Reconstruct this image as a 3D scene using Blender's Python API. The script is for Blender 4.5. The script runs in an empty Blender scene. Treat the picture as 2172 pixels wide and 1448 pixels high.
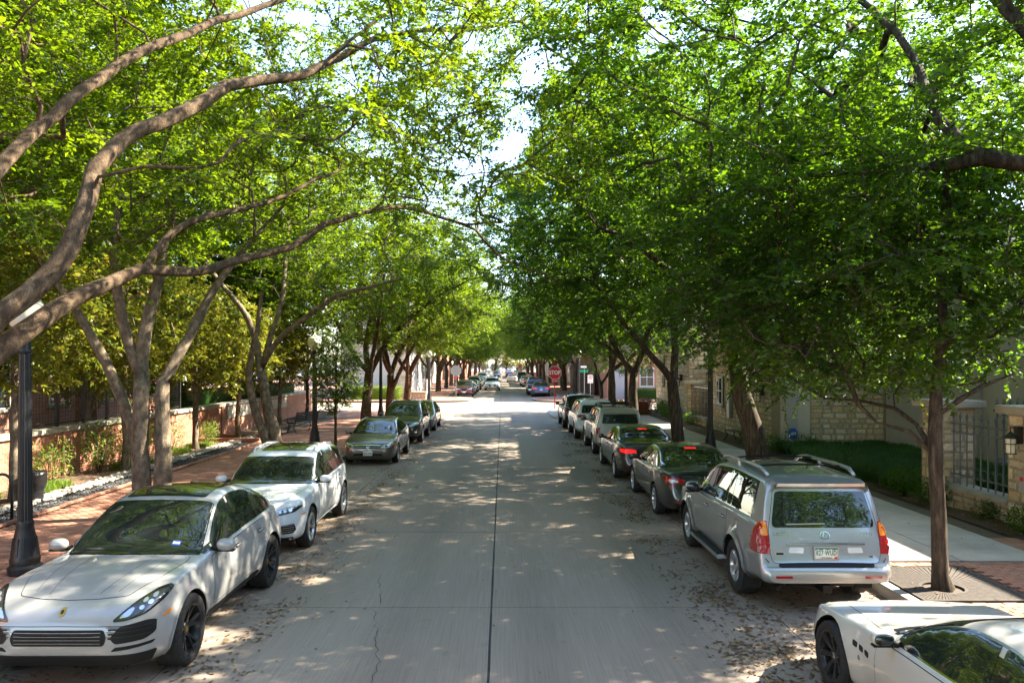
import bpy, bmesh, math, random
import numpy as np
from mathutils import Vector, Matrix
from mathutils.bvhtree import BVHTree
from mathutils.geometry import delaunay_2d_cdt
random.seed(7)
RNG = np.random.default_rng(11)
PI = math.pi
scene = bpy.context.scene
COL = scene.collection

# ------------------------------------------------------------------ camera
cam = bpy.data.cameras.new('camera')
cam_o = bpy.data.objects.new('camera', cam); COL.objects.link(cam_o)
cam_o.location = (0, 0, 3.35)
cam_o.rotation_euler = (math.radians(90), 0, 0)
cam.sensor_width = 36.0
cam.lens = 1600 / 2172 * 36
cam.shift_x = (1086 - 1066) / 2172
cam.shift_y = (769 - 724) / 2172
cam.clip_start = 0.1; cam.clip_end = 2000
scene.camera = cam_o

# ------------------------------------------------------------------ sky and sun
SUN_EL = math.radians(42)
SUN_AZ = math.radians(72)          # clockwise from +Y: from the right and a little ahead
S = Vector((math.cos(SUN_EL) * math.sin(SUN_AZ), math.cos(SUN_EL) * math.cos(SUN_AZ), math.sin(SUN_EL)))
world = bpy.data.worlds.new('World'); scene.world = world
world.use_nodes = True
wn = world.node_tree.nodes; wl = world.node_tree.links
bg = wn['Background']
sky = wn.new('ShaderNodeTexSky'); sky.sky_type = 'NISHITA'; sky.sun_disc = False
sky.sun_elevation = SUN_EL; sky.sun_rotation = SUN_AZ
sky.air_density = 1.0; sky.dust_density = 0.7; sky.ozone_density = 1.2
wl.new(sky.outputs[0], bg.inputs[0]); bg.inputs[1].default_value = 0.088
sun = bpy.data.lights.new('sun', 'SUN'); sun.energy = 3.4; sun.angle = math.radians(0.6)
sun.color = (1.0, 0.91, 0.74)
sun_o = bpy.data.objects.new('sun', sun); COL.objects.link(sun_o)
sun_o.rotation_euler = S.to_track_quat('Z', 'Y').to_euler()
vs = scene.view_settings
vs.view_transform = 'Standard'; vs.look = 'None'; vs.exposure = 3.32; vs.gamma = 1.0; vs.use_curve_mapping = False
scene.cycles.max_bounces = 8; scene.cycles.diffuse_bounces = 5; scene.cycles.glossy_bounces = 4
scene.cycles.transmission_bounces = 6; scene.cycles.transparent_max_bounces = 8
scene.cycles.caustics_reflective = False; scene.cycles.caustics_refractive = False
scene.cycles.sample_clamp_indirect = 6.0

# ------------------------------------------------------------------ helpers
def put(o, parent=None):
    COL.objects.link(o)
    if parent is not None: o.parent = parent
    return o
def tag(o, label=None, cat=None, group=None, kind=None):
    if label: o['label'] = label
    if cat: o['category'] = cat
    if group: o['group'] = group
    if kind: o['kind'] = kind
    return o
def empty(name, loc=(0, 0, 0), rz=0.0, parent=None):
    o = bpy.data.objects.new(name, None); o.empty_display_size = 0.2
    o.location = loc; o.rotation_euler = (0, 0, rz)
    return put(o, parent)
def mesh_of(name, verts, faces, mat=None, smooth=False, midx=None, sharp=None):
    me = bpy.data.meshes.new(name)
    me.from_pydata([tuple(v) for v in verts], [], faces)
    for m in (mat if isinstance(mat, (list, tuple)) else [mat]):
        if m is not None: me.materials.append(m)
    if midx is not None: me.polygons.foreach_set('material_index', midx)
    if smooth: me.polygons.foreach_set('use_smooth', [True] * len(me.polygons))
    me.update()
    if sharp: me.set_sharp_from_angle(angle=math.radians(sharp))
    return me
def obj(name, me, parent=None, loc=None, rot=None, scale=None):
    o = bpy.data.objects.new(name, me)
    if loc is not None: o.location = loc
    if rot is not None: o.rotation_euler = rot
    if scale is not None: o.scale = scale
    return put(o, parent)
def copy_tree(o, parent=None):
    c = o.copy(); COL.objects.link(c)
    c.parent = parent
    for ch in list(o.children): copy_tree(ch, c)
    return c
def quads_mesh(name, V, mat, nper=4, smooth=False):
    """V: (n, nper, 3) array of separate polygons."""
    n = V.shape[0]
    me = bpy.data.meshes.new(name)
    me.vertices.add(n * nper); me.vertices.foreach_set('co', V.reshape(-1).astype(np.float32))
    me.loops.add(n * nper); me.loops.foreach_set('vertex_index', np.arange(n * nper, dtype=np.int32))
    me.polygons.add(n); me.polygons.foreach_set('loop_start', np.arange(0, n * nper, nper, dtype=np.int32))
    me.polygons.foreach_set('loop_total', np.full(n, nper, dtype=np.int32))
    if smooth: me.polygons.foreach_set('use_smooth', np.ones(n, dtype=bool))
    me.update(calc_edges=True); me.materials.append(mat)
    return me

class MB:
    """collects shapes for one mesh"""
    def __init__(s): s.v = []; s.f = []; s.mi = []; s.cur = 0
    def add(s, vs_, fs):
        b = len(s.v); s.v.extend([tuple(p) for p in vs_])
        for f in fs: s.f.append(tuple(b + i for i in f)); s.mi.append(s.cur)
        return s
    def box(s, x0, x1, y0, y1, z0, z1, rz=0.0, piv=None):
        P = [(x, y, z) for z in (z0, z1) for y in (y0, y1) for x in (x0, x1)]
        if rz:
            cx, cy = piv if piv else ((x0 + x1) / 2, (y0 + y1) / 2); c, sn = math.cos(rz), math.sin(rz)
            P = [(cx + (x - cx) * c - (y - cy) * sn, cy + (x - cx) * sn + (y - cy) * c, z) for x, y, z in P]
        return s.add(P, [(0, 2, 3, 1), (4, 5, 7, 6), (0, 1, 5, 4), (2, 6, 7, 3), (0, 4, 6, 2), (1, 3, 7, 5)])
    def tube(s, pts, rad, n=8, cap=True, rough=0.0):
        pts = [Vector(p) for p in pts]; m = len(pts)
        if not hasattr(rad, '__len__'): rad = [rad] * m
        rings = []; up = None; V = []
        for i, p in enumerate(pts):
            t = (pts[min(i + 1, m - 1)] - pts[max(i - 1, 0)])
            t = t.normalized() if t.length > 1e-9 else Vector((0, 0, 1))
            if up is None:
                a = Vector((1, 0, 0)) if abs(t.x) < 0.8 else Vector((0, 1, 0)); up = t.cross(a).normalized()
            else:
                up = (up - t * up.dot(t)); up = up.normalized() if up.length > 1e-6 else t.orthogonal().normalized()
            w = t.cross(up)
            for k in range(n):
                a = 2 * PI * k / n
                V.append(p + (up * math.cos(a) + w * math.sin(a)) * (rad[i] * (1 + rough * (random.uniform(-.6, 1) + .8 * math.sin(3 * a + i * .7))) if rough else rad[i]))
        F = []
        for i in range(m - 1):
            for k in range(n):
                k2 = (k + 1) % n
                F.append((i * n + k, i * n + k2, (i + 1) * n + k2, (i + 1) * n + k))
        if cap: F.append(tuple(range(n - 1, -1, -1))); F.append(tuple((m - 1) * n + k for k in range(n)))
        return s.add(V, F)
    def lathe(s, prof, n=20, axis='z', c=(0, 0, 0), flute=0, fdepth=0.0, capb=True, capt=True):
        V = []
        for (r, z) in prof:
            for k in range(n):
                a = 2 * PI * k / n
                rr = r
                if axis == 'z': V.append((c[0] + rr * math.cos(a), c[1] + rr * math.sin(a), c[2] + z))
                elif axis == 'y': V.append((c[0] + rr * math.cos(a), c[1] + z, c[2] + rr * math.sin(a)))
                else: V.append((c[0] + z, c[1] + rr * math.cos(a), c[2] + rr * math.sin(a)))
        F = []; m = len(prof)
        for i in range(m - 1):
            for k in range(n):
                k2 = (k + 1) % n
                F.append((i * n + k, i * n + k2, (i + 1) * n + k2, (i + 1) * n + k))
        if capb: F.append(tuple(range(n - 1, -1, -1)))
        if capt: F.append(tuple((m - 1) * n + k for k in range(n)))
        return s.add(V, F)
    def prism(s, poly, z0, z1):
        n = len(poly)
        return s.add([(x, y, z0) for x, y in poly] + [(x, y, z1) for x, y in poly],
                     [tuple(range(n - 1, -1, -1)), tuple(range(n, 2 * n))] + [(i, (i + 1) % n, n + (i + 1) % n, n + i) for i in range(n)])
    def mesh(s, name, mat, smooth=False, sharp=None):
        many = isinstance(mat, (list, tuple))
        return mesh_of(name, s.v, s.f, mat, smooth, s.mi if many else None, sharp)
    def build(s, name, mat, parent=None, smooth=False, sharp=None, loc=None, rot=None):
        return obj(name, s.mesh(name, mat, smooth, sharp), parent, loc, rot)

def rbox_mesh(name, sx, sy, sz, r, mat, seg=2):
    bm = bmesh.new(); bmesh.ops.create_cube(bm, size=1.0)
    for v in bm.verts: v.co = Vector((v.co.x * sx, v.co.y * sy, v.co.z * sz))
    bmesh.ops.bevel(bm, geom=bm.edges[:], offset=r, segments=seg, affect='EDGES', profile=0.5)
    me = bpy.data.meshes.new(name); bm.to_mesh(me); bm.free(); me.materials.append(mat)
    me.polygons.foreach_set('use_smooth', [True] * len(me.polygons)); me.set_sharp_from_angle(angle=math.radians(50))
    return me
def text_mesh(name, txt, size, mat, depth=0.0, bold=0.0, spacing=1.0):
    cu = bpy.data.curves.new(name, 'FONT'); cu.body = txt; cu.size = size; cu.align_x = 'CENTER'; cu.align_y = 'CENTER'
    cu.extrude = depth; cu.offset = bold; cu.space_character = spacing; cu.resolution_u = 3
    o = bpy.data.objects.new(name, cu); COL.objects.link(o)
    dg = bpy.context.evaluated_depsgraph_get()
    me = bpy.data.meshes.new_from_object(o.evaluated_get(dg)); me.name = name
    bpy.data.objects.remove(o); bpy.data.curves.remove(cu)
    me.materials.clear(); me.materials.append(mat)
    return me

def pchip(keys, xs):
    k = np.array(sorted(keys), float); x, y = k[:, 0], k[:, 1]
    h = np.diff(x); d = np.diff(y) / h; m = np.zeros_like(y)
    for i in range(1, len(x) - 1):
        if d[i - 1] * d[i] > 0:
            w1 = 2 * h[i] + h[i - 1]; w2 = h[i] + 2 * h[i - 1]
            m[i] = (w1 + w2) / (w1 / d[i - 1] + w2 / d[i])
    m[0] = d[0]; m[-1] = d[-1]
    xs = np.clip(np.asarray(xs, float), x[0], x[-1]); i = np.clip(np.searchsorted(x, xs) - 1, 0, len(x) - 2)
    t = (xs - x[i]) / h[i]; t2 = t * t; t3 = t2 * t
    return (2 * t3 - 3 * t2 + 1) * y[i] + (t3 - 2 * t2 + t) * h[i] * m[i] + (-2 * t3 + 3 * t2) * y[i + 1] + (t3 - t2) * h[i] * m[i + 1]

# ------------------------------------------------------------------ materials
def new_mat(name):
    m = bpy.data.materials.new(name); m.use_nodes = True
    return m, m.node_tree.nodes, m.node_tree.links, m.node_tree.nodes['Principled BSDF']
def C4(c): return (c[0], c[1], c[2], 1.0)
def simple(name, col, rough=0.5, metal=0.0, coat=0.0, spec=0.5, emit=None, es=0.0, noise=0.0, nscale=20.0, bump=0.0, bscale=80.0):
    m, n, l, b = new_mat(name)
    b.inputs['Base Color'].default_value = C4(col); b.inputs['Roughness'].default_value = rough
    b.inputs['Metallic'].default_value = metal; b.inputs['Coat Weight'].default_value = coat; b.inputs['Coat Roughness'].default_value = 0.03
    b.inputs['Specular IOR Level'].default_value = spec
    if emit: b.inputs['Emission Color'].default_value = C4(emit); b.inputs['Emission Strength'].default_value = es
    tc = None
    if noise or bump:
        tc = n.new('ShaderNodeTexCoord')
    if noise:
        t = n.new('ShaderNodeTexNoise'); t.inputs['Scale'].default_value = nscale; t.inputs['Detail'].default_value = 5
        l.new(tc.outputs['Object'], t.inputs['Vector'])
        r = n.new('ShaderNodeValToRGB'); r.color_ramp.elements[0].position = 0.3; r.color_ramp.elements[1].position = 0.7
        r.color_ramp.elements[0].color = C4([c * (1 - noise) for c in col]); r.color_ramp.elements[1].color = C4([min(1, c * (1 + noise)) for c in col])
        l.new(t.outputs['Fac'], r.inputs[0]); l.new(r.outputs[0], b.inputs['Base Color'])
    if bump:
        t = n.new('ShaderNodeTexNoise'); t.inputs['Scale'].default_value = bscale; t.inputs['Detail'].default_value = 4
        l.new(tc.outputs['Object'], t.inputs['Vector'])
        bp = n.new('ShaderNodeBump'); bp.inputs['Strength'].default_value = bump; bp.inputs['Distance'].default_value = 0.02
        l.new(t.outputs['Fac'], bp.inputs['Height']); l.new(bp.outputs[0], b.inputs['Normal'])
    return m
def ramp(n, pts):
    r = n.new('ShaderNodeValToRGB'); e = r.color_ramp.elements
    while len(e) < len(pts): e.new(0.5)
    for i, (p, c) in enumerate(pts): e[i].position = p; e[i].color = C4(c)
    return r
def noise_node(n, l, vec, scale, detail=4, rough=0.55):
    t = n.new('ShaderNodeTexNoise'); t.inputs['Scale'].default_value = scale; t.inputs['Detail'].default_value = detail
    t.inputs['Roughness'].default_value = rough; l.new(vec, t.inputs['Vector']); return t
def mixc(n, l, a, b, fac, blend='MIX'):
    m = n.new('ShaderNodeMix'); m.data_type = 'RGBA'; m.blend_type = blend
    for sock, val in ((m.inputs[6], a), (m.inputs[7], b), (m.inputs[0], fac)):
        if hasattr(val, 'node'): l.new(val, sock)
        else: sock.default_value = C4(val) if isinstance(val, (tuple, list)) else val
    return m.outputs[2]
def geo_pos(n):
    return n.new('ShaderNodeNewGeometry').outputs['Position']
def mapping(n, l, vec, scale):
    m = n.new('ShaderNodeMapping'); m.inputs['Scale'].default_value = scale; l.new(vec, m.inputs['Vector']); return m.outputs[0]
def piece_random(n, l):
    g = n.new('ShaderNodeNewGeometry'); oi = n.new('ShaderNodeObjectInfo')
    a = n.new('ShaderNodeMath'); a.operation = 'ADD'; l.new(g.outputs['Random Per Island'], a.inputs[0]); l.new(oi.outputs['Random'], a.inputs[1])
    f = n.new('ShaderNodeMath'); f.operation = 'FRACT'; l.new(a.outputs[0], f.inputs[0]); return f.outputs[0]
def bump_on(n, l, b, height, strength, dist):
    bp = n.new('ShaderNodeBump'); bp.inputs['Strength'].default_value = strength; bp.inputs['Distance'].default_value = dist
    l.new(height, bp.inputs['Height']); l.new(bp.outputs[0], b.inputs['Normal'])

def mat_road():
    m, n, l, b = new_mat('road_concrete'); p = geo_pos(n)
    big = noise_node(n, l, mapping(n, l, p, (0.35, 0.10, 1)), 1.0, 5)
    c1 = ramp(n, [(0.30, (0.245, 0.192, 0.148)), (0.55, (0.305, 0.242, 0.188)), (0.75, (0.36, 0.288, 0.225))]); l.new(big.outputs['Fac'], c1.inputs[0])
    st = noise_node(n, l, mapping(n, l, p, (55, 0.8, 1)), 1.0, 3, 0.6)
    sr = ramp(n, [(0.3, (0.72,) * 3), (0.65, (1.0,) * 3)]); l.new(st.outputs['Fac'], sr.inputs[0])
    c2 = mixc(n, l, c1.outputs[0], sr.outputs[0], 0.75, 'MULTIPLY')
    fine = noise_node(n, l, p, 60, 4, 0.7); fr = ramp(n, [(0.3, (0.78,) * 3), (0.7, (1.06,) * 3)]); l.new(fine.outputs['Fac'], fr.inputs[0])
    c3 = mixc(n, l, c2, fr.outputs[0], 0.8, 'MULTIPLY')
    # oil drip band along each lane centre, broken up
    sp = noise_node(n, l, p, 3.5, 2); sr2 = ramp(n, [(0.66, (1, 1, 1)), (0.74, (0.6, 0.58, 0.56))]); l.new(sp.outputs['Fac'], sr2.inputs[0])
    c4 = mixc(n, l, c3, sr2.outputs[0], 0.35, 'MULTIPLY')
    sx = n.new('ShaderNodeSeparateXYZ'); l.new(p, sx.inputs[0])
    wv = n.new('ShaderNodeMath'); wv.operation = 'SINE'; ml = n.new('ShaderNodeMath'); ml.operation = 'MULTIPLY'; ml.inputs[1].default_value = 3.5; l.new(sx.outputs[0], ml.inputs[0]); l.new(ml.outputs[0], wv.inputs[0])
    wn_ = noise_node(n, l, mapping(n, l, p, (1.2, 0.12, 1)), 1.0, 3); wm_ = n.new('ShaderNodeMath'); wm_.operation = 'MULTIPLY'; l.new(wv.outputs[0], wm_.inputs[0]); l.new(wn_.outputs['Fac'], wm_.inputs[1])
    wr_ = ramp(n, [(0.0, (1.0, 1.0, 1.0)), (0.5, (0.84, 0.835, 0.83))]); l.new(wm_.outputs[0], wr_.inputs[0])
    c4 = mixc(n, l, c4, wr_.outputs[0], 0.8, 'MULTIPLY')
    oi = n.new('ShaderNodeObjectInfo'); orr = ramp(n, [(0, (0.84, 0.84, 0.85)), (1, (1.08, 1.07, 1.04))]); l.new(oi.outputs['Random'], orr.inputs[0])
    c5 = mixc(n, l, c4, orr.outputs[0], 1.0, 'MULTIPLY')
    l.new(c5, b.inputs['Base Color']); b.inputs['Roughness'].default_value = 0.75
    bump_on(n, l, b, st.outputs['Fac'], 0.22, 0.01)
    return m
def mat_concrete(name, col, grime=0.25):
    m, n, l, b = new_mat(name); p = geo_pos(n)
    big = noise_node(n, l, p, 0.9, 6, 0.6)
    c1 = ramp(n, [(0.3, [c * (1 - grime) for c in col]), (0.7, [c * (1 + grime * 0.5) for c in col])]); l.new(big.outputs['Fac'], c1.inputs[0])
    fine = noise_node(n, l, p, 45, 4, 0.7); fr = ramp(n, [(0.3, (0.8,) * 3), (0.7, (1.05,) * 3)]); l.new(fine.outputs['Fac'], fr.inputs[0])
    l.new(mixc(n, l, c1.outputs[0], fr.outputs[0], 0.8, 'MULTIPLY'), b.inputs['Base Color'])
    b.inputs['Roughness'].default_value = 0.85; bump_on(n, l, b, fine.outputs['Fac'], 0.25, 0.008)
    return m
def mat_pieces(name, cols, rough=0.85, bscale=30, bump=0.5, dirt=0.3, dist=0.006):
    """bricks and stones: one colour for each piece, grain inside it"""
    m, n, l, b = new_mat(name); p = geo_pos(n); r = piece_random(n, l)
    k = len(cols); rp = ramp(n, [(i / k, c) for i, c in enumerate(cols)]); rp.color_ramp.interpolation = 'CONSTANT'; l.new(r, rp.inputs[0])
    g = noise_node(n, l, p, bscale, 5, 0.65); gr = ramp(n, [(0.25, (1 - dirt,) * 3), (0.75, (1 + dirt * 0.5,) * 3)]); l.new(g.outputs['Fac'], gr.inputs[0])
    c = mixc(n, l, rp.outputs[0], gr.outputs[0], 1.0, 'MULTIPLY')
    g2 = noise_node(n, l, p, 1.3, 4, 0.6); gr2 = ramp(n, [(0.3, (0.75, 0.74, 0.72)), (0.65, (1.05, 1.05, 1.05))]); l.new(g2.outputs['Fac'], gr2.inputs[0])
    l.new(mixc(n, l, c, gr2.outputs[0], 0.8, 'MULTIPLY'), b.inputs['Base Color'])
    b.inputs['Roughness'].default_value = rough; bump_on(n, l, b, g.outputs['Fac'], bump, dist)
    return m
def mat_brick_tex(name, axis, cols, mortar, scale=1.0, bw=0.21, bh=0.075):
    """brickwork too far away to tell the bricks apart"""
    m, n, l, b = new_mat(name); p = geo_pos(n)
    sx = n.new('ShaderNodeSeparateXYZ'); l.new(p, sx.inputs[0]); cx = n.new('ShaderNodeCombineXYZ')
    a, bb = {'xz': (0, 2), 'yz': (1, 2), 'xy': (0, 1)}[axis]
    l.new(sx.outputs[a], cx.inputs[0]); l.new(sx.outputs[bb], cx.inputs[1])
    t = n.new('ShaderNodeTexBrick'); l.new(cx.outputs[0], t.inputs['Vector'])
    t.inputs['Color1'].default_value = C4(cols[0]); t.inputs['Color2'].default_value = C4(cols[1]); t.inputs['Mortar'].default_value = C4(mortar)
    t.inputs['Scale'].default_value = scale; t.inputs['Brick Width'].default_value = bw; t.inputs['Row Height'].default_value = bh
    t.inputs['Mortar Size'].default_value = 0.006
    g2 = noise_node(n, l, p, 0.8, 4, 0.6); gr2 = ramp(n, [(0.3, (0.75, 0.74, 0.72)), (0.65, (1.05, 1.05, 1.05))]); l.new(g2.outputs['Fac'], gr2.inputs[0])
    l.new(mixc(n, l, t.outputs['Color'], gr2.outputs[0], 0.8, 'MULTIPLY'), b.inputs['Base Color']); b.inputs['Roughness'].default_value = 0.85
    return m
def mat_leaf(name, cols, trans, tw=0.45, rough=0.45):
    m, n, l, b = new_mat(name); r = piece_random(n, l)
    k = len(cols); rp = ramp(n, [(i / max(1, k - 1), c) for i, c in enumerate(cols)]); l.new(r, rp.inputs[0])
    p = geo_pos(n); g = noise_node(n, l, p, 0.7, 2); gr = ramp(n, [(0.35, (0.72, 0.80, 0.80)), (0.65, (1.15, 1.1, 1.0))]); l.new(g.outputs['Fac'], gr.inputs[0])
    c = mixc(n, l, rp.outputs[0], gr.outputs[0], 1.0, 'MULTIPLY')
    l.new(c, b.inputs['Base Color']); b.inputs['Roughness'].default_value = rough; b.inputs['Specular IOR Level'].default_value = 0.22
    tr = n.new('ShaderNodeBsdfTranslucent'); l.new(mixc(n, l, trans, gr.outputs[0], 1.0, 'MULTIPLY'), tr.inputs[0])
    mx = n.new('ShaderNodeMixShader'); mx.inputs[0].default_value = tw
    l.new(b.outputs[0], mx.inputs[1]); l.new(tr.outputs[0], mx.inputs[2]); l.new(mx.outputs[0], n['Material Output'].inputs[0])
    return m
def mat_bark(name, cols, scale=6.0, stretch=0.25):
    m, n, l, b = new_mat(name); tc = n.new('ShaderNodeTexCoord').outputs['Object']
    v = mapping(n, l, tc, (1, 1, stretch)); a = noise_node(n, l, v, scale, 6, 0.65)
    r = ramp(n, [(0.32, cols[0]), (0.47, cols[1]), (0.56, cols[2]), (0.66, cols[3])]); l.new(a.outputs['Fac'], r.inputs[0])
    f = noise_node(n, l, v, scale * 5, 5, 0.7); fr = ramp(n, [(0.3, (0.68,) * 3), (0.7, (1.1,) * 3)]); l.new(f.outputs['Fac'], fr.inputs[0])
    l.new(mixc(n, l, r.outputs[0], fr.outputs[0], 0.9, 'MULTIPLY'), b.inputs['Base Color']); b.inputs['Roughness'].default_value = 0.9
    b.inputs['Specular IOR Level'].default_value = 0.2
    ad = n.new('ShaderNodeMath'); ad.operation = 'ADD'; l.new(a.outputs['Fac'], ad.inputs[0]); l.new(f.outputs['Fac'], ad.inputs[1])
    bump_on(n, l, b, ad.outputs[0], 0.8, 0.03)
    return m
def mat_glass(name, tint=(0.012, 0.016, 0.015), rough=0.015):
    m, n, l, b = new_mat(name)
    b.inputs['Base Color'].default_value = C4(tint); b.inputs['Roughness'].default_value = rough
    b.inputs['Specular IOR Level'].default_value = 0.6; b.inputs['Coat Weight'].default_value = 0.6; b.inputs['Coat Roughness'].default_value = 0.01
    b.inputs['Coat IOR'].default_value = 1.5
    return m
def mat_paint(name, col, metal=0.0, rough=0.35, flake=0.0):
    m, n, l, b = new_mat(name)
    b.inputs['Metallic'].default_value = metal; b.inputs['Roughness'].default_value = rough
    b.inputs['Coat Weight'].default_value = 1.0; b.inputs['Coat IOR'].default_value = 1.65
    p = n.new('ShaderNodeTexCoord').outputs['Object']
    d = noise_node(n, l, p, 1.6, 5, 0.6); dr = ramp(n, [(0.35, [c * 0.93 for c in col]), (0.7, col)]); l.new(d.outputs['Fac'], dr.inputs[0])
    # road dust low on the body
    sx = n.new('ShaderNodeSeparateXYZ'); l.new(p, sx.inputs[0])
    mr = n.new('ShaderNodeMapRange'); mr.inputs['From Min'].default_value = 0.62; mr.inputs['From Max'].default_value = 0.22; mr.inputs['To Max'].default_value = 0.35
    l.new(sx.outputs[2], mr.inputs['Value'])
    dm = n.new('ShaderNodeMath'); dm.operation = 'MULTIPLY'; l.new(mr.outputs[0], dm.inputs[0]); l.new(d.outputs['Fac'], dm.inputs[1])
    l.new(mixc(n, l, dr.outputs[0], (0.16, 0.14, 0.11), dm.outputs[0]), b.inputs['Base Color'])
    # thin uneven film of dust over the clear coat
    f = noise_node(n, l, p, 5, 5, 0.65); fr = n.new('ShaderNodeMapRange'); fr.inputs['From Min'].default_value = 0.35; fr.inputs['From Max'].default_value = 0.75
    fr.inputs['To Min'].default_value = 0.01; fr.inputs['To Max'].default_value = 0.06; l.new(f.outputs['Fac'], fr.inputs['Value']); l.new(fr.outputs[0], b.inputs['Coat Roughness'])
    return m

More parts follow.
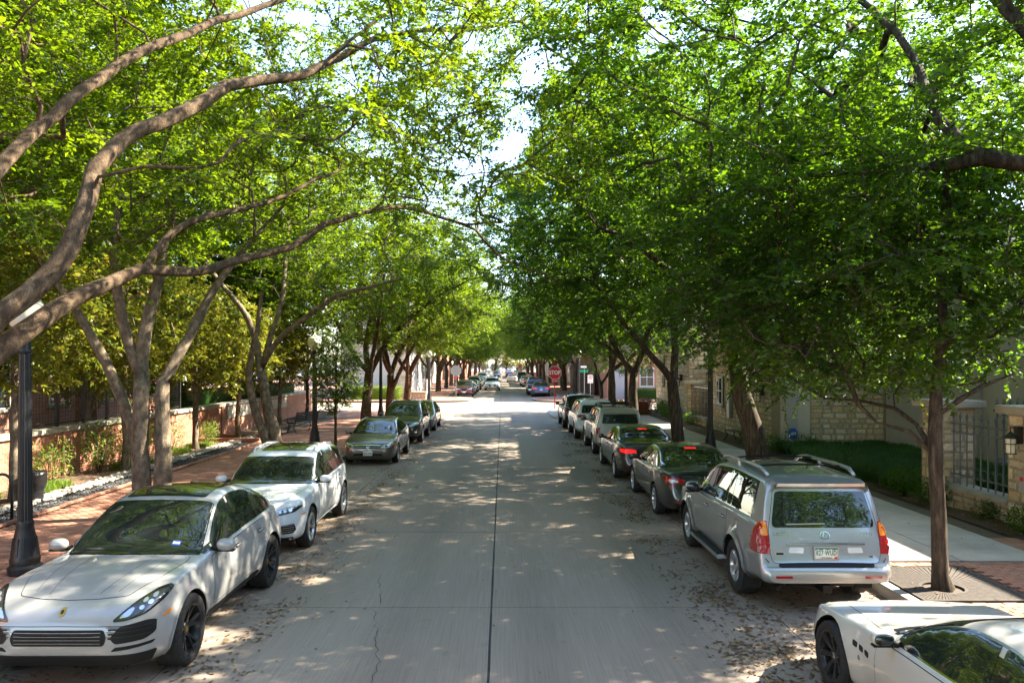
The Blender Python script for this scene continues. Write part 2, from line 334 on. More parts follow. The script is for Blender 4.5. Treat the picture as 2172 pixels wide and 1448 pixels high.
BR = [(0.44, 0.17, 0.09), (0.39, 0.145, 0.08), (0.48, 0.20, 0.115), (0.34, 0.125, 0.07), (0.45, 0.21, 0.125), (0.42, 0.16, 0.10)]
M = dict(
    road=mat_road(), joint=simple('joint_sealant', (0.05, 0.048, 0.045), 0.9, noise=0.3, nscale=9),
    kerb=mat_concrete('kerb_concrete', (0.42, 0.39, 0.35), 0.3), walk=mat_concrete('sidewalk_concrete', (0.46, 0.40, 0.345), 0.3),
    paver=mat_pieces('paver_brick', [(0.42, 0.19, 0.12), (0.37, 0.165, 0.105), (0.46, 0.225, 0.15), (0.33, 0.15, 0.10), (0.41, 0.21, 0.14), (0.39, 0.175, 0.11)], bump=0.3),
    paver_far=mat_brick_tex('paver_brick_far', 'xy', ((0.37, 0.165, 0.108), (0.31, 0.135, 0.09)), (0.24, 0.17, 0.12), bw=0.21, bh=0.105),
    paver_bed=simple('paver_sand', (0.13, 0.095, 0.07), 0.95, noise=0.3, nscale=30),
    brick=mat_pieces('wall_brick', BR, bump=0.4), mortar=simple('mortar', (0.36, 0.31, 0.26), 0.95, noise=0.2, nscale=25, bump=0.3),
    brick_far_x=mat_brick_tex('brickwork_facing_camera', 'xz', (BR[0], BR[3]), (0.36, 0.31, 0.26)),
    brick_far_y=mat_brick_tex('brickwork_facing_street', 'yz', (BR[0], BR[3]), (0.36, 0.31, 0.26)),
    stone=mat_pieces('limestone_block', [(0.60, 0.47, 0.28), (0.66, 0.55, 0.36), (0.53, 0.39, 0.22), (0.70, 0.60, 0.43), (0.62, 0.45, 0.24), (0.56, 0.47, 0.33), (0.48, 0.39, 0.26)], bscale=14, bump=0.9, dirt=0.35, dist=0.02),
    stone_mortar=simple('stone_mortar', (0.30, 0.25, 0.18), 0.95, noise=0.25, nscale=18, bump=0.4),
    capstone=mat_concrete('cap_stone', (0.42, 0.38, 0.31), 0.4), limestone=mat_concrete('limestone_panel', (0.52, 0.47, 0.38), 0.25),
    stucco=mat_concrete('stucco_grey', (0.42, 0.40, 0.375), 0.12), stucco_tan=mat_concrete('stucco_tan', (0.55, 0.49, 0.40), 0.12),
    stucco_light=mat_concrete('stucco_light', (0.55, 0.53, 0.50), 0.1),
    iron=simple('black_iron', (0.012, 0.012, 0.013), 0.42, 0.0, noise=0.3, nscale=12, bump=0.1), iron_grey=simple('grey_painted_iron', (0.10, 0.115, 0.13), 0.35, 0.3),
    globe=simple('lamp_globe', (0.78, 0.72, 0.58), 0.25, 0, coat=0.3), soil=mat_concrete('soil', (0.075, 0.052, 0.036), 0.45),
    mulch=simple('mulch', (0.10, 0.06, 0.035), 0.95, noise=0.5, nscale=30, bump=0.8, bscale=60),
    pebble=mat_pieces('white_pebble', [(0.40, 0.36, 0.30), (0.46, 0.42, 0.36), (0.32, 0.28, 0.23), (0.37, 0.34, 0.30)], bscale=20, bump=0.2),
    gravel=mat_pieces('dark_gravel', [(0.05, 0.05, 0.052), (0.08, 0.08, 0.08), (0.12, 0.115, 0.11), (0.035, 0.035, 0.04)], bscale=20, bump=0.2),
    bark=mat_bark('mottled_bark', [(0.055, 0.036, 0.023), (0.095, 0.062, 0.038), (0.14, 0.092, 0.056), (0.20, 0.14, 0.085)], 9, 0.6),
    bark_pale=mat_bark('pale_mottled_bark', [(0.09, 0.068, 0.048), (0.16, 0.12, 0.085), (0.23, 0.175, 0.12), (0.31, 0.245, 0.17)], 9, 0.6),  # pale grey-tan bark, with the trunks' sunlit look put into its colour
    bark_dark=mat_bark('rough_dark_bark', [(0.030, 0.022, 0.016), (0.066, 0.049, 0.034), (0.10, 0.075, 0.052), (0.15, 0.115, 0.08)], 16, 0.16),
    leaf=mat_leaf('elm_leaf', [(0.018, 0.052, 0.005), (0.032, 0.082, 0.007), (0.054, 0.108, 0.009)], (0.24, 0.345, 0.006), 0.5),
    leaf_dark=mat_leaf('oak_leaf', [(0.014, 0.046, 0.009), (0.023, 0.066, 0.011), (0.040, 0.088, 0.012)], (0.155, 0.29, 0.008), 0.5),
    leaf_lime=mat_leaf('young_leaf', [(0.09, 0.17, 0.03), (0.13, 0.22, 0.035)], (0.38, 0.48, 0.06)),
    leaf_mag=mat_leaf('magnolia_leaf', [(0.045, 0.085, 0.014), (0.08, 0.13, 0.02), (0.10, 0.14, 0.02), (0.22, 0.15, 0.03), (0.13, 0.17, 0.025), (0.07, 0.12, 0.018), (0.09, 0.13, 0.02)], (0.40, 0.38, 0.03), 0.35, 0.22),
    petal=simple('magnolia_flower', (0.72, 0.66, 0.55), 0.6), grass=mat_leaf('lily_turf', [(0.025, 0.07, 0.018), (0.04, 0.11, 0.024), (0.07, 0.15, 0.035)], (0.14, 0.28, 0.04), 0.3),
    hedge=mat_leaf('hedge_leaf', [(0.08, 0.15, 0.02), (0.13, 0.21, 0.03)], (0.38, 0.46, 0.05)), hedge_pink=mat_leaf('flower_hedge_leaf', [(0.35, 0.12, 0.09), (0.42, 0.18, 0.13), (0.12, 0.15, 0.04)], (0.5, 0.2, 0.15)),
    plum=mat_leaf('plum_leaf', [(0.045, 0.012, 0.016), (0.08, 0.02, 0.025)], (0.2, 0.03, 0.03)),
    litter=mat_pieces('fallen_leaf', [(0.16, 0.085, 0.035), (0.11, 0.055, 0.025), (0.22, 0.13, 0.05), (0.30, 0.20, 0.07), (0.085, 0.045, 0.025), (0.14, 0.08, 0.04)], bscale=40, bump=0.1),
    glass=mat_glass('tinted_glass'), winglass=mat_glass('window_glass', (0.02, 0.025, 0.028), 0.04),
    rubber=simple('tyre_rubber', (0.022, 0.021, 0.020), 0.75, spec=0.3, noise=0.3, nscale=25), black=simple('black_plastic', (0.007, 0.007, 0.007), 0.6, spec=0.3),
    gloss_black=simple('gloss_black', (0.01, 0.01, 0.011), 0.12, coat=0.8), seam=simple('panel_gap', (0.008, 0.008, 0.008), 0.9, spec=0.1),
    chrome=simple('chrome', (0.72, 0.72, 0.72), 0.12, 1.0), silver_rim=simple('silver_rim', (0.52, 0.52, 0.53), 0.28, 0.85), dark_rim=simple('dark_rim', (0.035, 0.034, 0.034), 0.32, 0.5),
    lens=simple('clear_lens', (0.55, 0.57, 0.60), 0.06, 0.75, coat=1.0), lens_dark=simple('lamp_bowl', (0.05, 0.05, 0.055), 0.1, 0.4, coat=1.0),
    red_lens=simple('red_lens', (0.33, 0.008, 0.012), 0.10, coat=1.0), amber=simple('amber_lens', (0.75, 0.24, 0.02), 0.12, coat=1.0),
    red_lit=simple('lit_brake_lamp', (0.6, 0.01, 0.01), 0.2, emit=(1.0, 0.02, 0.02), es=0.09), white_lens=simple('reverse_lens', (0.7, 0.72, 0.72), 0.1, 0.2, coat=1.0),
    plate=simple('plate_white', (0.72, 0.72, 0.70), 0.4), plate_green=simple('plate_green', (0.03, 0.16, 0.09), 0.4), ink=simple('black_ink', (0.01, 0.01, 0.012), 0.5), gold=simple('gold_crest', (0.55, 0.33, 0.06), 0.3, 0.8),
    sign_red=simple('sign_red', (0.55, 0.015, 0.02), 0.4), sign_white=simple('sign_white', (0.78, 0.78, 0.76), 0.4), sign_green=simple('sign_green', (0.0, 0.24, 0.11), 0.4), sign_blue=simple('sign_blue', (0.02, 0.08, 0.38), 0.4),
    galv=simple('galvanised_steel', (0.35, 0.35, 0.35), 0.5, 0.6), grate=simple('cast_iron_grate', (0.055, 0.042, 0.034), 0.7, 0.3, noise=0.35, nscale=14),
    wood=simple('dark_fence_wood', (0.10, 0.055, 0.035), 0.8, noise=0.3, nscale=6), bag=simple('black_bin_bag', (0.012, 0.012, 0.013), 0.3, bump=0.6, bscale=14),
    roof=simple('grey_roof', (0.2, 0.19, 0.18), 0.8), door=simple('painted_door', (0.30, 0.30, 0.31), 0.5), frame_white=simple('window_frame', (0.6, 0.59, 0.56), 0.5),
    asphalt=mat_concrete('far_ground', (0.16, 0.15, 0.13), 0.3), lantern_glass=simple('lantern_glass', (0.72, 0.66, 0.5), 0.3), crack=simple('crack_dark', (0.03, 0.028, 0.026), 0.95),
)
# ------------------------------------------------------------------ setting: ground, road, kerbs, pavements
def struct(o): o['kind'] = 'structure'; return o
def sheet(name, poly, z, mat, parent=None):
    return obj(name, mesh_of(name, [(x, y, z) for x, y in poly], [tuple(range(len(poly)))], mat), parent)
def rect(x0, x1, y0, y1): return [(x0, y0), (x1, y0), (x1, y1), (x0, y1)]

g = struct(sheet('ground', rect(-900, 900, -300, 1500), -0.06, M['asphalt']))
JX = [-5.62, -3.72, -0.153, 3.62, 5.64]
JY0, DY = 10.35, 4.58
road = struct(empty('road'))
sheet('joint_bed', rect(-5.7, 5.7, -28, 130), -0.014, M['joint'], road)
for iy in range(-8, 26):
    y0 = JY0 + iy * DY; y1 = y0 + DY
    for ix in range(4):
        gx0 = 0.011 if ix == 2 else 0.005; gx1 = 0.011 if ix == 1 else 0.005
        x0, x1 = JX[ix] + gx0, JX[ix + 1] - gx1
        # slightly uneven edges at the joints
        n = 7; pts = []
        for k in range(n): pts.append((x0 + (x1 - x0) * k / (n - 1), y0 + 0.007 + random.uniform(0, 0.006)))
        for k in range(1, n): pts.append((x1 - random.uniform(0, 0.008), y0 + (y1 - y0) * k / n))
        for k in range(n): pts.append((x1 - (x1 - x0) * k / (n - 1), y1 - 0.007 - random.uniform(0, 0.006)))
        for k in range(1, n): pts.append((x0 + random.uniform(0, 0.008), y1 - (y1 - y0) * k / n))
        dz = random.uniform(-0.002, 0.0015)
        b = MB(); m_ = len(pts)
        b.add([(x, y, dz) for x, y in pts] + [(x, y, -0.013) for x, y in pts], [tuple(range(m_))] + [(i, m_ + i, m_ + (i + 1) % m_, (i + 1) % m_) for i in range(m_)])
        b.build('slab', M['road'], road)
sheet('far_slab', rect(-5.62, 5.64, 129.5, 420), -0.002, M['road'], road)
# long crack in the near left lane, laid as a thin dark ribbon
def crack(pts, w):
    V = []; F = []
    for i, (x, y) in enumerate(pts):
        ww = w * random.uniform(0.25, 1.5)
        V += [(x - ww, y, 0.0035), (x + ww, y, 0.0035)]
    for i in range(len(pts) - 1): F.append((2 * i, 2 * i + 1, 2 * i + 3, 2 * i + 2))
    return obj('crack', mesh_of('crack', V, F, M['crack']), road)
def wander(p, q, n, amp):
    out = []
    for i in range(n + 1):
        t = i / n; out.append((p[0] + (q[0] - p[0]) * t + random.uniform(-amp, amp), p[1] + (q[1] - p[1]) * t))
    return out
crack(wander((-1.52, 6.4), (-1.38, 8.2), 16, 0.035) + wander((-1.37, 8.35), (-1.72, 10.2), 16, 0.035), 0.0035)
crack(wander((-1.68, 10.5), (-1.95, 11.9), 14, 0.03), 0.004)
crack(wander((-2.2, 13.0), (-2.05, 14.8), 14, 0.02), 0.002)

cross = struct(empty('cross_street'))
for sx in (-1, 1):
    for k in range(6):
        xa = 5.68 + k * 6.0
        for (ya, yb) in ((50.6, 57.6), (57.62, 64.6)):
            x0, x1 = sorted((sx * xa, sx * (xa + 5.985)))
            sheet('slab', rect(x0, x1, ya, yb), -0.004, M['road'], cross)

EDGE = {
    'near_left': [(-5.45, -25), (-5.45, 41.3), (-5.3, 42.1), (-4.6, 42.9), (-3.7, 43.5), (-3.25, 44.3), (-3.1, 45.5), (-3.1, 47.5), (-3.4, 49.2), (-4.5, 50.4), (-6.5, 51), (-40, 51)],
    'near_right': [(5.47, -25), (5.47, 42.6), (5.3, 43.3), (4.4, 44.2), (3.4, 44.9), (3.05, 46), (3.0, 47.5), (3.0, 50.2), (3.35, 52), (4.4, 53.1), (6.5, 53.7), (40, 53.7)],
    'far_left': [(-40, 63.5), (-6.5, 63.5), (-4.4, 63.8), (-3.3, 64.6), (-2.95, 66), (-2.9, 68.5), (-3.4, 70), (-4.6, 71.2), (-5.3, 72.2), (-5.45, 73.5), (-5.45, 300)],
    'far_right': [(40, 63.5), (6.5, 63.5), (4.4, 63.8), (3.3, 64.6), (2.95, 66), (2.9, 68.5), (3.4, 70), (4.6, 71.2), (5.3, 72.2), (5.47, 73.5), (5.47, 300)]}
def offset_line(P, d):
    out = []
    for i in range(len(P)):
        a = Vector(P[max(i - 1, 0)]); b = Vector(P[min(i + 1, len(P) - 1)]); t = (b - a).normalized()
        out.append((P[i][0] - t.y * d, P[i][1] + t.x * d))
    return out
def refine(P, n=4):
    out = [P[0]]
    for i in range(len(P) - 1):
        p0, p1, p2, p3 = [np.array(P[max(0, min(len(P) - 1, j))], float) for j in (i - 1, i, i + 1, i + 2)]
        L = np.linalg.norm(p2 - p1)
        if L > 6: out.append(P[i + 1]); continue
        m1 = (p2 - p0) * 0.5; m2 = (p3 - p1) * 0.5
        if np.linalg.norm(m1) > L: m1 *= L / np.linalg.norm(m1)
        if np.linalg.norm(m2) > L: m2 *= L / np.linalg.norm(m2)
        for k in range(1, n + 1):
            t = k / n; t2 = t * t; t3 = t2 * t
            out.append(tuple((2 * t3 - 3 * t2 + 1) * p1 + (t3 - 2 * t2 + t) * m1 + (-2 * t3 + 3 * t2) * p2 + (t3 - t2) * m2))
    return out
WALK_IN = {}
for nm, P in EDGE.items():
    P = refine(P)
    d = 0.16 if nm in ('near_left', 'far_right') else -0.16
    I = offset_line(P, d); B = offset_line(P, d * 0.14)
    V = []; F = []
    for i in range(len(P)):
        V += [(P[i][0], P[i][1], -0.05), (P[i][0], P[i][1], 0.125), (B[i][0], B[i][1], 0.15), (I[i][0], I[i][1], 0.152)]
    for i in range(len(P) - 1):
        for k in range(3):
            q = (4 * i + k, 4 * i + k + 1, 4 * i + 4 + k + 1, 4 * i + 4 + k)
            F.append(q if d < 0 else q[::-1])
    struct(obj('kerb_' + nm, mesh_of('kerb', V, F, M['kerb'])))
    WALK_IN[nm] = I
def walk(nm, xfar, mat, z):
    I = [p for p in WALK_IN[nm]]
    sx = -1 if 'left' in nm else 1
    if 'near' in nm: poly = I + [(sx * 40, -25)]
    else: poly = I + [(sx * 40, 300)]
    return struct(sheet('sidewalk_' + nm, poly, z, mat))
walk('near_left', -40, M['paver_bed'], 0.118); walk('near_right', 40, M['paver_bed'], 0.118)
walk('far_left', -40, M['paver_far'], 0.148); walk('far_right', 40, M['paver_far'], 0.148)

# brick pavers -------------------------------------------------------------
def brick_mesh(name, lx, ly, lz, ch, mat):
    x, y = lx / 2, ly / 2; xi, yi = x - ch, y - ch
    V = [(-x, -y, -lz), (x, -y, -lz), (x, y, -lz), (-x, y, -lz), (-x, -y, -ch), (x, -y, -ch), (x, y, -ch), (-x, y, -ch), (-xi, -yi, 0), (xi, -yi, 0), (xi, yi, 0), (-xi, yi, 0)]
    F = [(0, 1, 5, 4), (1, 2, 6, 5), (2, 3, 7, 6), (3, 0, 4, 7), (4, 5, 9, 8), (5, 6, 10, 9), (6, 7, 11, 10), (7, 4, 8, 11), (8, 9, 10, 11)]
    return mesh_of(name, V, F, mat)
PAV = brick_mesh('paver', 0.196, 0.094, 0.05, 0.006, M['paver'])
def many(name, base, xf, mat, parent):
    """joins copies of a small mesh into one object; xf = list of (x, y, z, rz, rx, ry, sx, sy, sz)"""
    bv = np.array([v.co[:] for v in base.vertices]); bf = [tuple(p.vertices) for p in base.polygons]
    X = np.array(xf, float); n = len(X); nv = len(bv)
    sv = bv[None] * X[:, None, 6:9]
    c, s = np.cos(X[:, 3]), np.sin(X[:, 3])
    z = sv[:, :, 2] + sv[:, :, 0] * X[:, None, 5] + sv[:, :, 1] * X[:, None, 4]
    x = sv[:, :, 0] * c[:, None] - sv[:, :, 1] * s[:, None] + X[:, None, 0]
    y = sv[:, :, 0] * s[:, None] + sv[:, :, 1] * c[:, None] + X[:, None, 1]
    V = np.stack([x, y, z + X[:, None, 2]], -1).reshape(-1, 3)
    tot = np.array([len(f) for f in bf], np.int32); flat = np.array([i for f in bf for i in f], np.int32)
    me = bpy.data.meshes.new(name); me.vertices.add(n * nv); me.vertices.foreach_set('co', V.reshape(-1).astype(np.float32))
    li = (flat[None] + (np.arange(n) * nv)[:, None]).reshape(-1); me.loops.add(len(li)); me.loops.foreach_set('vertex_index', li.astype(np.int32))
    tt = np.tile(tot, n); me.polygons.add(len(tt)); me.polygons.foreach_set('loop_total', tt)
    me.polygons.foreach_set('loop_start', np.concatenate([[0], np.cumsum(tt)[:-1]]).astype(np.int32))
    me.update(calc_edges=True); me.materials.append(mat)
    o = obj(name, me, parent); o['kind'] = 'stuff'; return o
def pave(parent, x0, x1, y0, y1, hero, skip=None, ztop=0.15):
    """running bond, bricks across the walk; the first `hero` by closeness to hero point become objects"""
    px, py = 0.204, 0.102; spots = []
    j = 0; y = y0 + py / 2
    while y < y1 - py / 2 + 0.001:
        x = x0 + px / 2 + (0 if j % 2 else px / 2 - 0.0)
        while x < x1 - px / 2 + 0.03:
            if not (skip and skip(x, y)): spots.append((x, y))
            x += px
        y += py; j += 1
    hx, hy, nh = hero
    spots.sort(key=lambda p: (p[0] - hx) ** 2 + 0.5 * (p[1] - hy) ** 2)
    rest = []
    for i, (x, y) in enumerate(spots):
        t = (x + random.uniform(-.003, .003), y + random.uniform(-.002, .002), ztop + random.uniform(-.004, .003), random.uniform(-.012, .012), random.uniform(-.01, .01), random.uniform(-.008, .008))
        if i < nh:
            obj('brick', PAV, parent, t[:3], (t[4], t[5], t[3]))
        else: rest.append(t + (1, 1, 1))
    if rest: many('brick_field', PAV, rest, M['paver'], parent)
SL = bpy.data.objects['sidewalk_near_left']; SR = bpy.data.objects['sidewalk_near_right']
GR = (5.68, 7.2, 10.15, 11.85)
pave(SL, -9.72, -5.62, 8.4, 31.0, (-8.2, 13.0, 300), skip=lambda x, y: (x + 9.72) < 0.02 and False)
pave(SR, 5.64, 9.36, 6.2, 12.16, (7.4, 10.6, 300), skip=lambda x, y: GR[0] - 0.08 < x < GR[1] + 0.08 and GR[2] - 0.04 < y < GR[3] + 0.04)
sheet('far_paving', rect(-9.72, -5.62, 31.0, 41.0), 0.149, M['paver_far'], SL)
I = [p for p in WALK_IN['near_left'] if p[1] > 41.0 or p[0] > -5.0]
sheet('corner_paving', [(-9.72, 41.0), (-5.62, 41.0)] + [(x, y) for x, y in I if y > 41.05] + [(-40, 44.0), (-9.72, 44.0)], 0.149, M['paver_far'], SL)
# concrete footway slabs on the right with scored joints
yy = 12.2
while yy < 46:
    for (xa, xb) in ((5.98, 7.42), (7.43, 8.88)):
        b = MB(); b.box(xa + .006, xb - .006, yy + .006, yy + 1.85, 0.05, 0.150 + random.uniform(-.002, .002)); b.build('slab', M['walk'], SR)
    yy += 1.86
pv = []
for k in range(int((46 - 12.2) / 0.204)):
    for xx in (5.70, 5.80, 5.90): pv.append((xx, 12.3 + k * 0.204, 0.149 + random.uniform(-.003, .003), PI / 2, 0, 0, 1, 1, 1))
    for xx in (8.94, 9.04, 9.14, 9.24, 9.34):
        if k < 8: pv.append((xx, 12.3 + k * 0.204, 0.149 + random.uniform(-.003, .003), PI / 2, 0, 0, 1, 1, 1))
many('brick_edging', PAV, pv, M['paver'], SR)
I = [p for p in WALK_IN['near_right'] if p[1] > 45.9]
sheet('corner_paving', [(40, 46.0), (3.3, 46.0)][::-1] + [], 0.1, M['paver_far'], SR) if False else None
sheet('corner_paving', [(x, y) for x, y in I] + [(40, 46.0), (3.3, 46.0)], 0.1492, M['walk'], SR)

# left planting strip: brick edging, gravel, pebbles, mulch -----------------------------------------
bed = struct(empty('planting_bed_left'))
b = MB(); b.box(-9.84, -9.74, 6, 50, -0.05, 0.12); b.build('edging_base', M['paver_bed'], bed)
pv = []; k = 0; y = 9.0
while y < 31:
    spot = (-9.79, y, 0.205 + random.uniform(-.006, .006), PI / 2)
    if k < 60 and y > 12: obj('brick', PAV, bed, spot[:3], (0, 0, spot[3])); k += 1
    else: pv.append(spot + (0, 0, 1, 1, 2.4))
    y += 0.203
many('edging_bricks', PAV, pv, M['paver'], bed)
sheet('gravel_bed', rect(-10.45, -9.84, 6, 46), 0.13, M['soil'], bed)
b = MB(); b.box(-10.462, -10.45, 6, 46, 0, 0.19); b.build('steel_edging', M['iron'], bed)
def mound(name, x0, x1, y0, y1, z, amp, mat, nx=14, ny=60, parent=None):
    V = []; F = []
    for j in range(ny + 1):
        for i in range(nx + 1):
            u = i / nx; x = x0 + (x1 - x0) * u; y = y0 + (y1 - y0) * j / ny
            h = amp * math.sin(PI * u) ** 0.7 * (0.6 + 0.4 * math.sin(y * 1.3 + x * 2)) + amp * 0.35 * random.uniform(-1, 1) * (0 < i < nx)
            V.append((x, y, z + h))
    for j in range(ny):
        for i in range(nx): a = j * (nx + 1) + i; F.append((a, a + 1, a + nx + 2, a + nx + 1))
    return obj(name, mesh_of(name, V, F, mat, True), parent)
mound('mulch', -12.45, -10.46, 6, 50, 0.145, 0.07, M['mulch'], parent=bed)
def pebble_mesh(name, mat, seed):
    bm = bmesh.new(); bmesh.ops.create_icosphere(bm, subdivisions=1, radius=0.5); r = random.Random(seed)
    for v in bm.verts: v.co *= r.uniform(0.82, 1.12)
    me = bpy.data.meshes.new(name); bm.to_mesh(me); bm.free(); me.materials.append(mat); me.polygons.foreach_set('use_smooth', [True] * len(me.polygons)); return me
PEB = pebble_mesh('pebble', M['pebble'], 3)
rest = []; k = 0
sp = []
for i in range(2600):
    y = random.uniform(11, 34); sp.append((random.uniform(-10.93, -10.48), y))
sp.sort(key=lambda p: abs(p[1] - 17.5))
for (x, y) in sp:
    s_ = random.uniform(0.06, 0.135); z = 0.17 + random.uniform(0, 0.05)
    if k < 260: obj('pebble', PEB, bed, (x, y, z), (random.uniform(-.3, .3), 0, random.uniform(0, 6)), (s_ * 1.3, s_, s_ * 0.7)); k += 1
    else: rest.append((x, y, z, random.uniform(0, 6), 0, 0, s_ * 1.3, s_, s_ * .7))
many('pebbles', PEB, rest, M['pebble'], bed)
GRV = pebble_mesh('gravel', M['gravel'], 5)
many('gravel', GRV, [(random.uniform(-10.44, -9.86), random.uniform(11, 30), 0.14 + random.uniform(0, .02), random.uniform(0, 6), 0, 0, s_ * 1.2, s_, s_ * .7) for s_ in RNG.uniform(0.028, 0.055, 9000)], M['gravel'], bed)
# right planting beds
bedr = struct(empty('planting_bed_right'))
mound('mulch', 9.38, 13.95, 6, 27.6, 0.15, 0.12, M['mulch'], parent=bedr)
mound('mulch_strip', 8.90, 10.4, 27.6, 52, 0.14, 0.05, M['mulch'], nx=6, parent=bedr)
b = MB()
# ------------------------------------------------------------------ car kit
def sstep(a, b, x): t = np.clip((x - a) / (b - a), 0, 1); return t * t * (3 - 2 * t)
def round_poly(P, r, k=4):
    if r <= 0: return list(P)
    out = []; n = len(P)
    for i in range(n):
        a, b, c = [np.array(P[j % n], float) for j in (i - 1, i, i + 1)]
        la, lc = np.linalg.norm(a - b), np.linalg.norm(c - b)
        ra, rc = min(r, 0.45 * la), min(r, 0.45 * lc)
        p0 = b + (a - b) / max(la, 1e-9) * ra; p1 = b + (c - b) / max(lc, 1e-9) * rc
        for t in np.linspace(0, 1, k): out.append(tuple((1 - t) ** 2 * p0 + 2 * t * (1 - t) * b + t * t * p1))
    return out
def resample(P, step, closed=True):
    out = []; n = len(P)
    for i in range(n if closed else n - 1):
        a, b = np.array(P[i], float), np.array(P[(i + 1) % n], float)
        m = max(1, int(np.linalg.norm(b - a) / step))
        for k in range(m): out.append(tuple(a + (b - a) * k / m))
    if not closed: out.append(tuple(P[-1]))
    o2 = [out[0]]
    for p in out[1:]:
        if abs(p[0] - o2[-1][0]) + abs(p[1] - o2[-1][1]) > 1e-4: o2.append(p)
    if closed and abs(o2[0][0] - o2[-1][0]) + abs(o2[0][1] - o2[-1][1]) < 1e-4: o2.pop()
    return o2
def inside(P, Q):
    P = np.array(P); x, y = P[:, 0], P[:, 1]; x2, y2 = np.roll(x, -1), np.roll(y, -1)
    Q = np.asarray(Q); r = np.zeros(len(Q), bool)
    for i in range(len(P)):
        if y[i] == y2[i]: continue
        c = ((y[i] > Q[:, 1]) != (y2[i] > Q[:, 1])) & (Q[:, 0] < (x2[i] - x[i]) * (Q[:, 1] - y[i]) / (y2[i] - y[i]) + x[i])
        r ^= c
    return r
def seg_dist(P, Q):
    P = np.array(P); A, B = P, np.roll(P, -1, 0); Q = np.asarray(Q); best = np.full(len(Q), 9e9)
    for a, b in zip(A, B):
        d = b - a; t = np.clip(((Q - a) @ d) / max(d @ d, 1e-12), 0, 1); best = np.minimum(best, np.linalg.norm(Q - (a + t[:, None] * d), axis=1))
    return best

